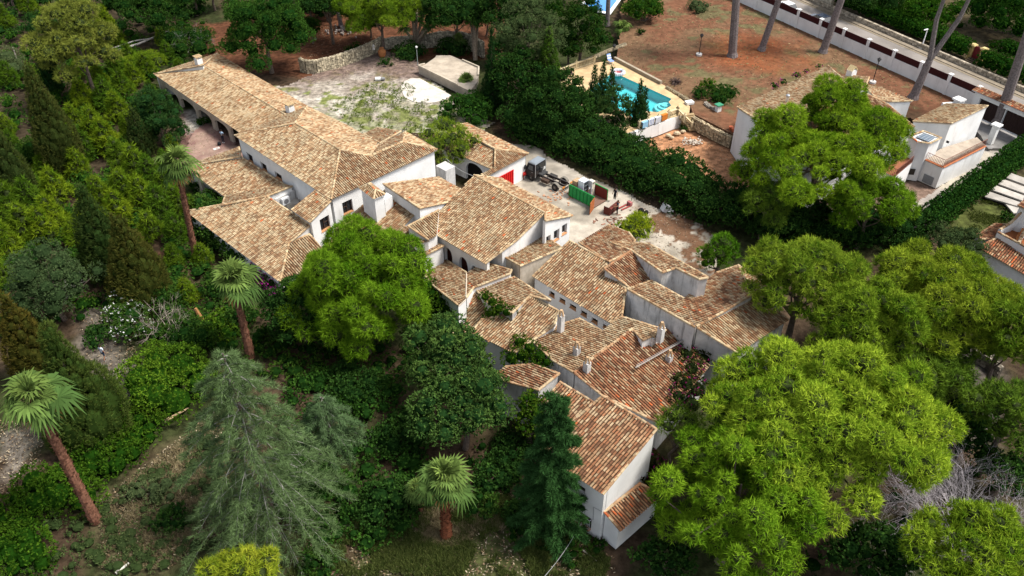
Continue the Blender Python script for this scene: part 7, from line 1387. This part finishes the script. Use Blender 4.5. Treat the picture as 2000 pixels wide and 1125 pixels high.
# ------------------------------------------------------------------ truck, container and things being cleared out
def truck():
    o = P(1074, 358); ang = 140; t = thing('truck', 'small grey chassis truck with silver cab roof on the concrete drive', 'truck', o); Rm = Matrix.Rotation(math.radians(ang), 3, 'Z')
    g = lambda x, y, z: o + Rm @ Vector((x, y, z))
    def hx(m, x0, x1, y0, y1, z0, z1, C, mi=0, dx0=0, dx1=0, in_=0):
        m.hexa([g(x0, y0, z0), g(x1, y0, z0), g(x1, y1, z0), g(x0, y1, z0)], [g(x0 + dx0, y0 + in_, z1), g(x1 + dx1, y0 + in_, z1), g(x1 + dx1, y1 - in_, z1), g(x0 + dx0, y1 - in_, z1)], C, mi)
    dk = (.016, .016, .018); br = (.03, .024, .022)
    m = MB(); hx(m, 1.35, 2.75, -.92, .92, .55, 1.25, br, dx1=-.06); hx(m, 1.35, 2.69, -.92, .92, 1.25, 2.1, dk, dx0=.04, dx1=-.32, in_=.06); hx(m, 1.5, 2.85, -.95, .95, .35, .56, dk); m.build('cab', M_any, t)
    m = MB(); hx(m, 1.36, 2.44, -.87, .87, 2.105, 2.2, (.30, .33, .36), dx0=.06, dx1=-.1, in_=.06)
    for i in range(6): hx(m, 1.5 + i * .13, 1.57 + i * .13, -.7, .7, 2.2, 2.225, (.40, .44, .48))
    m.build('cab_roof', M_metal, t)
    m = MB(); hx(m, 1.30, 1.345, -.92, -.86, .55, 2.15, (.42, .44, .46)); hx(m, 1.30, 1.345, .86, .92, .55, 2.15, (.42, .44, .46)); m.build('cab_trim', M_metal, t)
    m = MB(); hx(m, 1.312, 1.348, -.7, .7, 1.35, 2.0, (.02, .03, .035)); m.build('rear_window', M_glass, t)
    m = MB(); hx(m, 1.29, 1.33, -.80, -.42, 1.0, 1.3, (.6, .6, .57)); m.build('sign_plate', M_any, t)
    for s in (-1, 1):
        m = MB(); y = s * .925; hx(m, 1.65, 2.4, min(y, y - s * .06), max(y, y - s * .06), 1.3, 1.9, (.02, .02, .02), dx1=-.2); m.build('side_window', M_glass, t)
        m = MB(); hx(m, 1.55, 2.55, min(y, y + s * .02), max(y, y + s * .02), .62, 1.22, br); d = m.build('door', M_any, t); m = MB(); hx(m, 1.62, 1.82, min(y, y + s * .05), max(y, y + s * .05), 1.1, 1.14, (.3, .3, .3)); m.build('handle', M_metal, d)
        m = MB(); hx(m, 2.5, 2.6, min(s * 1.0, s * 1.25), max(s * 1.0, s * 1.25), 1.35, 1.8, dk); m.build('mirror', M_any, t)
        m = MB(); hx(m, 2.78, 2.86, min(s * .55, s * .85), max(s * .55, s * .85), .6, .8, (.7, .7, .68)); m.build('headlight', M_gloss, t)
        m = MB(); hx(m, -2.3, 1.35, s * .34 - .05, s * .34 + .05, .58, .76, (.03, .022, .02)); m.build('chassis_rail', M_matt, t)
        m = MB(); hx(m, -2.2, .9, s * .34 - .035, s * .34 + .035, .765, .85, (.10, .09, .085)); m.build('hook_rail', M_matt, t)
        for x in (-1.35, 1.9):
            w = MB(); ax = Rm @ Vector((0, 1, 0)); c = g(x, s * .78, .42); w.cyl(c, .42, .3, (.02, .02, .02), axis=ax, n=18); wh = w.build('wheel', M_rubber, t); w = MB(); w.cyl(c + ax * s * .01, .23, .31, (.09, .085, .08), axis=ax, n=12); w.cyl(c + ax * s * .03, .08, .32, (.25, .24, .22), axis=ax, n=8); w.build('rim', M_metal, wh)
        m = MB(); n = 7
        for i in range(n):
            a0, a1 = math.radians(15 + 150 * i / n), math.radians(15 + 150 * (i + 1) / n); f = lambda a, y, r_: g(-1.35 + math.cos(a) * r_, y, .42 + math.sin(a) * r_); ya, yb = s * .62, s * .95
            m.hexa([f(a0, ya, .50), f(a1, ya, .50), f(a1, yb, .50), f(a0, yb, .50)], [f(a0, ya, .54), f(a1, ya, .54), f(a1, yb, .54), f(a0, yb, .54)], (.16, .145, .12))
        m.build('mudguard', M_any, t)
        m = MB(); hx(m, -2.38, -2.3, min(s * .5, s * .85), max(s * .5, s * .85), .6, .78, (.55, .2, .02)); m.build('tail_light', M_gloss, t)
    m = MB()
    for x in (-2.2, -1.3, -.5, .3, 1.1): hx(m, x, x + .12, -.34, .34, .6, .72, (.03, .025, .022))
    m.build('cross_members', M_matt, t); m = MB(); hx(m, -.4, .5, -.85, -.42, .35, .75, (.08, .075, .07)); m.build('fuel_tank', M_metal, t); m = MB(); hx(m, -.3, .6, .42, .85, .38, .72, (.06, .04, .03)); m.build('tool_box', M_matt, t)
    m = MB(); m.tube([g(1.1, 0, .8), g(1.15, 0, 1.5), g(.9, 0, 1.6)], .09, (.12, .115, .11), n=6); hx(m, .7, 1.25, -.5, .5, .78, 1.0, (.05, .05, .05)); m.build('hook_arm', M_matt, t)
    m = MB(); hx(m, -2.34, -2.26, -.7, .7, .4, .5, (.05, .05, .05)); m.build('rear_bar', M_matt, t)
truck()
def container():
    zt = 1.45; z0 = .12; a, b = P(1112.5, 361, zt), P(1161, 385.5, zt); cc = P(1184, 369, zt); d = (b - a); d.z = 0; L = d.length; d.normalize(); n = Vector((-d.y, d.x, 0)); n = n if n.y > 0 else -n; Wd = abs((cc - b).dot(n)) ; ang = math.degrees(math.atan2(d.y, d.x)); a.z = b.z = 0
    t = thing('skip_container', 'open green skip container with rusty red inside and its end door open', 'container', a + d * L / 2 + n * Wd / 2); f = lambda u, v, z: a + d * u + n * v + Vector((0, 0, z)); gr = (.02, .26, .06); ru = (.16, .025, .018)
    m = MB(); q = f(L / 2, Wd / 2, z0 + .04); m.box(q, (L, Wd - .12, .08), ang, (.17, .10, .075)); m.build('floor', M_matt, t)
    for v, lab in ((.03, 'near'), (Wd - .03, 'far')):
        m = MB(); m.hexa([f(0, v - .025, z0), f(L, v - .025, z0), f(L, v, z0), f(0, v, z0)], [f(0, v - .025, zt), f(L, v - .025, zt), f(L, v, zt), f(0, v, zt)], gr if lab == 'near' else ru); m.hexa([f(0, v, z0), f(L, v, z0), f(L, v + .025, z0), f(0, v + .025, z0)], [f(0, v, zt), f(L, v, zt), f(L, v + .025, zt), f(0, v + .025, zt)], ru if lab == 'near' else gr); s = m.build('side', M_any, t)
        vo = v - .06 if lab == 'near' else v + .06
        for i in range(8):
            m = MB(); u = L * i / 7; m.hexa([f(u - .035, vo - .035, z0), f(u + .035, vo - .035, z0), f(u + .035, vo + .035, z0), f(u - .035, vo + .035, z0)], [f(u - .035, vo - .035, zt), f(u + .035, vo - .035, zt), f(u + .035, vo + .035, zt), f(u - .035, vo + .035, zt)], np.array(gr) * .75); m.build('rib', M_any, s)
        m = MB(); m.tube([f(0, v, zt + .02), f(L, v, zt + .02)], .06, np.array(gr) * .9, n=6); m.build('top_rail', M_any, s)
    m = MB(); m.hexa([f(0, 0, z0), f(.05, 0, z0), f(.05, Wd, z0), f(0, Wd, z0)], [f(0, 0, zt), f(.05, 0, zt), f(.05, Wd, zt), f(0, Wd, zt)], ru); m.build('front_wall', M_any, t)
    dv = (d * .35 - n * .94).normalized(); p0 = f(L, 0, z0); p1 = p0 + dv * 1.25; e = d * .05; m = MB(); m.hexa([p0, p1, p1 + e, p0 + e], [p0 + Vector((0, 0, zt - z0)), p1 + Vector((0, 0, zt - z0)), p1 + e + Vector((0, 0, zt - z0)), p0 + e + Vector((0, 0, zt - z0))], (.33, .10, .03)); m.build('end_door', M_any, t)
    def inside(u, v): return f(u, v, z0 + .08)
    c = inside(.35, .75); t2 = thing('cardboard_box', 'tan box standing in the front corner of the skip', 'box', c); m = MB(); m.box(c + Vector((0, 0, .85)), (.6, .8, 1.7), ang, (.36, .25, .15)); m.build('carton', M_matt, t2); m = MB(); m.box(c + Vector((0, 0, 1.708)), (.58, .1, .012), ang, (.45, .33, .2)); m.build('tape', M_any, t2)
    c = inside(1.15, .85); t2 = thing('refrigerator', 'white refrigerator standing in the skip with its dark open front', 'refrigerator', c); m = MB(); m.box(c + Vector((0, 0, 1.0)), (.75, .8, 2.0), ang, (.62, .67, .74)); m.build('cabinet', M_gloss, t2); m = MB(); m.box(c + d * .385 + Vector((0, 0, 1.0)), (.03, .66, 1.8), ang, (.025, .03, .035)); m.build('opening', M_any, t2); m = MB(); m.box(c + d * .58 + n * .45 + Vector((0, 0, 1.0)), (.5, .07, 1.9), ang, (.60, .60, .58)); m.build('door', M_gloss, t2)
    for k in range(3): m = MB(); m.box(c + d * .39 + Vector((0, 0, .5 + .5 * k)), (.05, .6, .03), ang, (.3, .32, .34)); m.build('shelf', M_any, t2)
    c = inside(1.55, 1.65); t2 = thing('washing_machine', 'cream appliance behind the refrigerator in the skip', 'appliance', c); m = MB(); m.box(c + Vector((0, 0, .85)), (.6, .6, 1.7), ang, (.62, .57, .45)); m.build('casing', M_gloss, t2); m = MB(); m.box(c + d * .31 + Vector((0, 0, 1.55)), (.02, .5, .15), ang, (.1, .1, .1)); m.build('control_panel', M_any, t2)
    # sideboard, pallet truck, loose pieces
    o = P(1193, 413); ang2 = 52; t2 = thing('sideboard', 'dark red wooden sideboard with pale top on the concrete beside the skip', 'sideboard', o); R2 = Matrix.Rotation(math.radians(ang2), 3, 'Z'); g = lambda x, y, z: o + R2 @ Vector((x, y, z)); mh = (.10, .02, .015)
    m = MB(); m.box(g(0, 0, .5), (1.7, .75, .9), ang2, mh); m.build('carcass', M_any, t2); m = MB(); m.box(g(0, .08, .975), (1.72, .55, .04), ang2, (.32, .28, .23)); m.build('top', M_any, t2); m = MB(); m.box(g(0, -.42, .86), (1.7, .14, .12), ang2, (.16, .04, .03)); m.build('ledge', M_any, t2)
    for i in range(3): m = MB(); m.box(g(-.55 + .55 * i, -.385, .42), (.5, .025, .66), ang2, (.07, .015, .012)); dr = m.build('door', M_any, t2); m = MB(); m.ball(tuple(g(-.4 + .55 * i, -.41, .5)), .03, (.3, .25, .12)); m.build('handle', M_metal, dr)
    for x in (-.78, .78):
        for y in (-.3, .3): m = MB(); m.box(g(x, y, .03), (.1, .1, .1), ang2, mh); m.build('foot', M_any, t2)
    o = P(1222, 405); t2 = thing('pallet_truck', 'red pallet truck with upright black handle at the edge of the drive', 'pallet truck', o); ang3 = 38; R3 = Matrix.Rotation(math.radians(ang3), 3, 'Z'); h = lambda x, y, z: o + R3 @ Vector((x, y, z)); rd_ = (.26, .05, .045)
    for y in (-.2, .2): m = MB(); m.box(h(-.15, y, .12), (1.3, .16, .07), ang3, rd_); m.build('fork', M_any, t2)
    m = MB(); m.box(h(.55, 0, .28), (.3, .55, .4), ang3, (.34, .12, .12)); m.build('pump', M_any, t2); m = MB(); m.tube([h(.7, 0, .3), h(.85, 0, 1.25)], .03, (.02, .02, .02), n=6); m.tube([h(.85, -.18, 1.25), h(.85, .18, 1.25)], .025, (.02, .02, .02), n=6); m.build('handle', M_any, t2)
    for y in (-.2, .2): m = MB(); m.cyl(h(.65, y, .1), .1, .06, (.02, .02, .02), axis=R3 @ Vector((0, 1, 0)), n=10); m.build('wheel', M_rubber, t2)
    o = P(1300, 412); t2 = thing('discarded_frame', 'white discarded appliance tipped over at the foot of the ivy bank', 'appliance', o); m = MB(); m.box(o + Vector((0, 0, .35)), (.8, .7, .7), 20, (.55, .56, .58), tilt=('Y', 25)); m.build('casing', M_gloss, t2); m = MB(); m.box(o + Vector((-.12, -.1, .74)), (.12, .72, .05), 20, (.03, .03, .03), tilt=('Y', 25)); m.build('slot', M_any, t2); m = MB(); m.box(o + Vector((.4, -.1, .12)), (.6, .6, .2), 25, (.42, .43, .45), tilt=('X', 10)); m.build('tray', M_any, t2)
    o = P(1253, 418); m = MB(); m.ball((o.x - .1, o.y, .35), (.35, .3, .38), (.012, .012, .014), n=9); m.ball((o.x + .45, o.y - .1, .25), (.25, .25, .28), (.012, .012, .014), n=9); tag(m.build('black_bag', M_matt), 'black rubbish bags behind the small yellow-green bush', 'bag')
    e0, e1 = ROOFS['R28c'].poly[1], ROOFS['R28c'].poly[2]; ds = Vector(DIRV(-45)).to_3d() * -.12; e0 = e0 + ds; e1 = e1 + ds; ee = Vector((e1.x - e0.x, e1.y - e0.y, 0)).normalized()
    (ua, za), (ub, zb) = hit_vert(e0, e1, 968, 347.5), hit_vert(e0, e1, 1003, 333); gz_ = (za + zb) / 2; a, b = e0 + ee * ua, e0 + ee * ub; a.z = b.z = gz_; d_ = (b - a); Lr = d_.length; d_.normalize(); t2 = thing('red_gate', 'bright red ribbed gate leaf standing at the garage front wall', 'gate', P(990, 352)); m = MB(); sd_ = Vector((d_.y, -d_.x, 0)); an = math.degrees(math.atan2(d_.y, d_.x)); c = (a + b) / 2; m.box((c.x, c.y, gz_ / 2), (Lr, .05, gz_), an, (.55, .01, .008)); m.build('leaf', M_any, t2)
    for i in range(9): c = a.lerp(b, (i + .5) / 9) + sd_ * .05; m = MB(); m.box((c.x, c.y, gz_ / 2), (.06, .06, gz_), an, (.45, .008, .006)); m.build('rib', M_any, t2)
    o = P(1021, 350); t2 = thing('red_pump', 'rusty red hose reel at the foot of the garage wall', 'hose reel', o); m = MB(); m.tube([o, o + Vector((0, 0, .5))], .16, (.22, .09, .05), n=8); m.build('stand', M_any, t2); m = MB(); m.cyl(o + Vector((.1, 0, .7)), .24, .35, (.42, .02, .015), axis=(1, .6, 0), n=12); m.build('reel', M_any, t2)
    o = P(429, 284); t2 = thing('backpack', 'black backpack on the brick court near the standing man', 'backpack', o); m = MB(); m.ball((o.x, o.y, .2), (.24, .2, .24), (.015, .016, .02), n=10, k=6); m.build('bag', M_matt, t2); m = MB(); m.tube([o + Vector((-.1, .05, .4)), o + Vector((0, .1, .5)), o + Vector((.1, .05, .4))], .02, (.02, .02, .02), n=4); m.build('strap', M_matt, t2)
    o = P(423, 291); m = MB(); m.box((o.x, o.y, .06), (.75, .4, .05), 40, (.6, .56, .52)); m.box((o.x + .1, o.y + .05, .10), (.3, .25, .05), 60, (.42, .36, .33)); tag(m.build('papers', M_matt), 'pale papers lying on the brick court beside the backpack', 'papers')
    r_ = rng(12); m = MB(); c = P(1075, 385)
    for i in range(46): q = r_.normal(size=2) * (1.3, .7); m.box((c.x + q[0] + .8, c.y + q[1], .06), (.16 + .16 * r_.random(), .1 + .1 * r_.random(), .05), r_.random() * 180, np.array((.42, .22, .13)) * (.6 + .6 * r_.random()))
    tag(m.build('debris', M_matt), 'broken tile pieces strewn on the concrete in front of the truck', 'debris', kind='stuff')
    r_ = rng(14); m = MB(); c = P(1200, 432)
    for i in range(40): q = r_.normal(size=2) * (1.0, .5); m.box((c.x + q[0], c.y + q[1], .06), (.14 + .3 * r_.random(), .05 + .1 * r_.random(), .05), r_.random() * 180, np.array((.20, .10, .07)) * (.5 + 1.2 * r_.random()))
    tag(m.build('debris', M_matt), 'brown broken wood strewn in front of the sideboard', 'debris', kind='stuff')
container()
# overhead service wire from the tall white wing to the garage
m = MB(); a, b = P(872, 310, 4.6), P(926, 344, 5.8); m.tube([a.lerp(b, i / 8) - Vector((0, 0, .3 * math.sin(math.pi * i / 8))) for i in range(9)], .02, (.5, .5, .48), n=4); tag(m.build('cable', M_any), 'pale cable slung from the loose pine to the middle roof', 'cable')
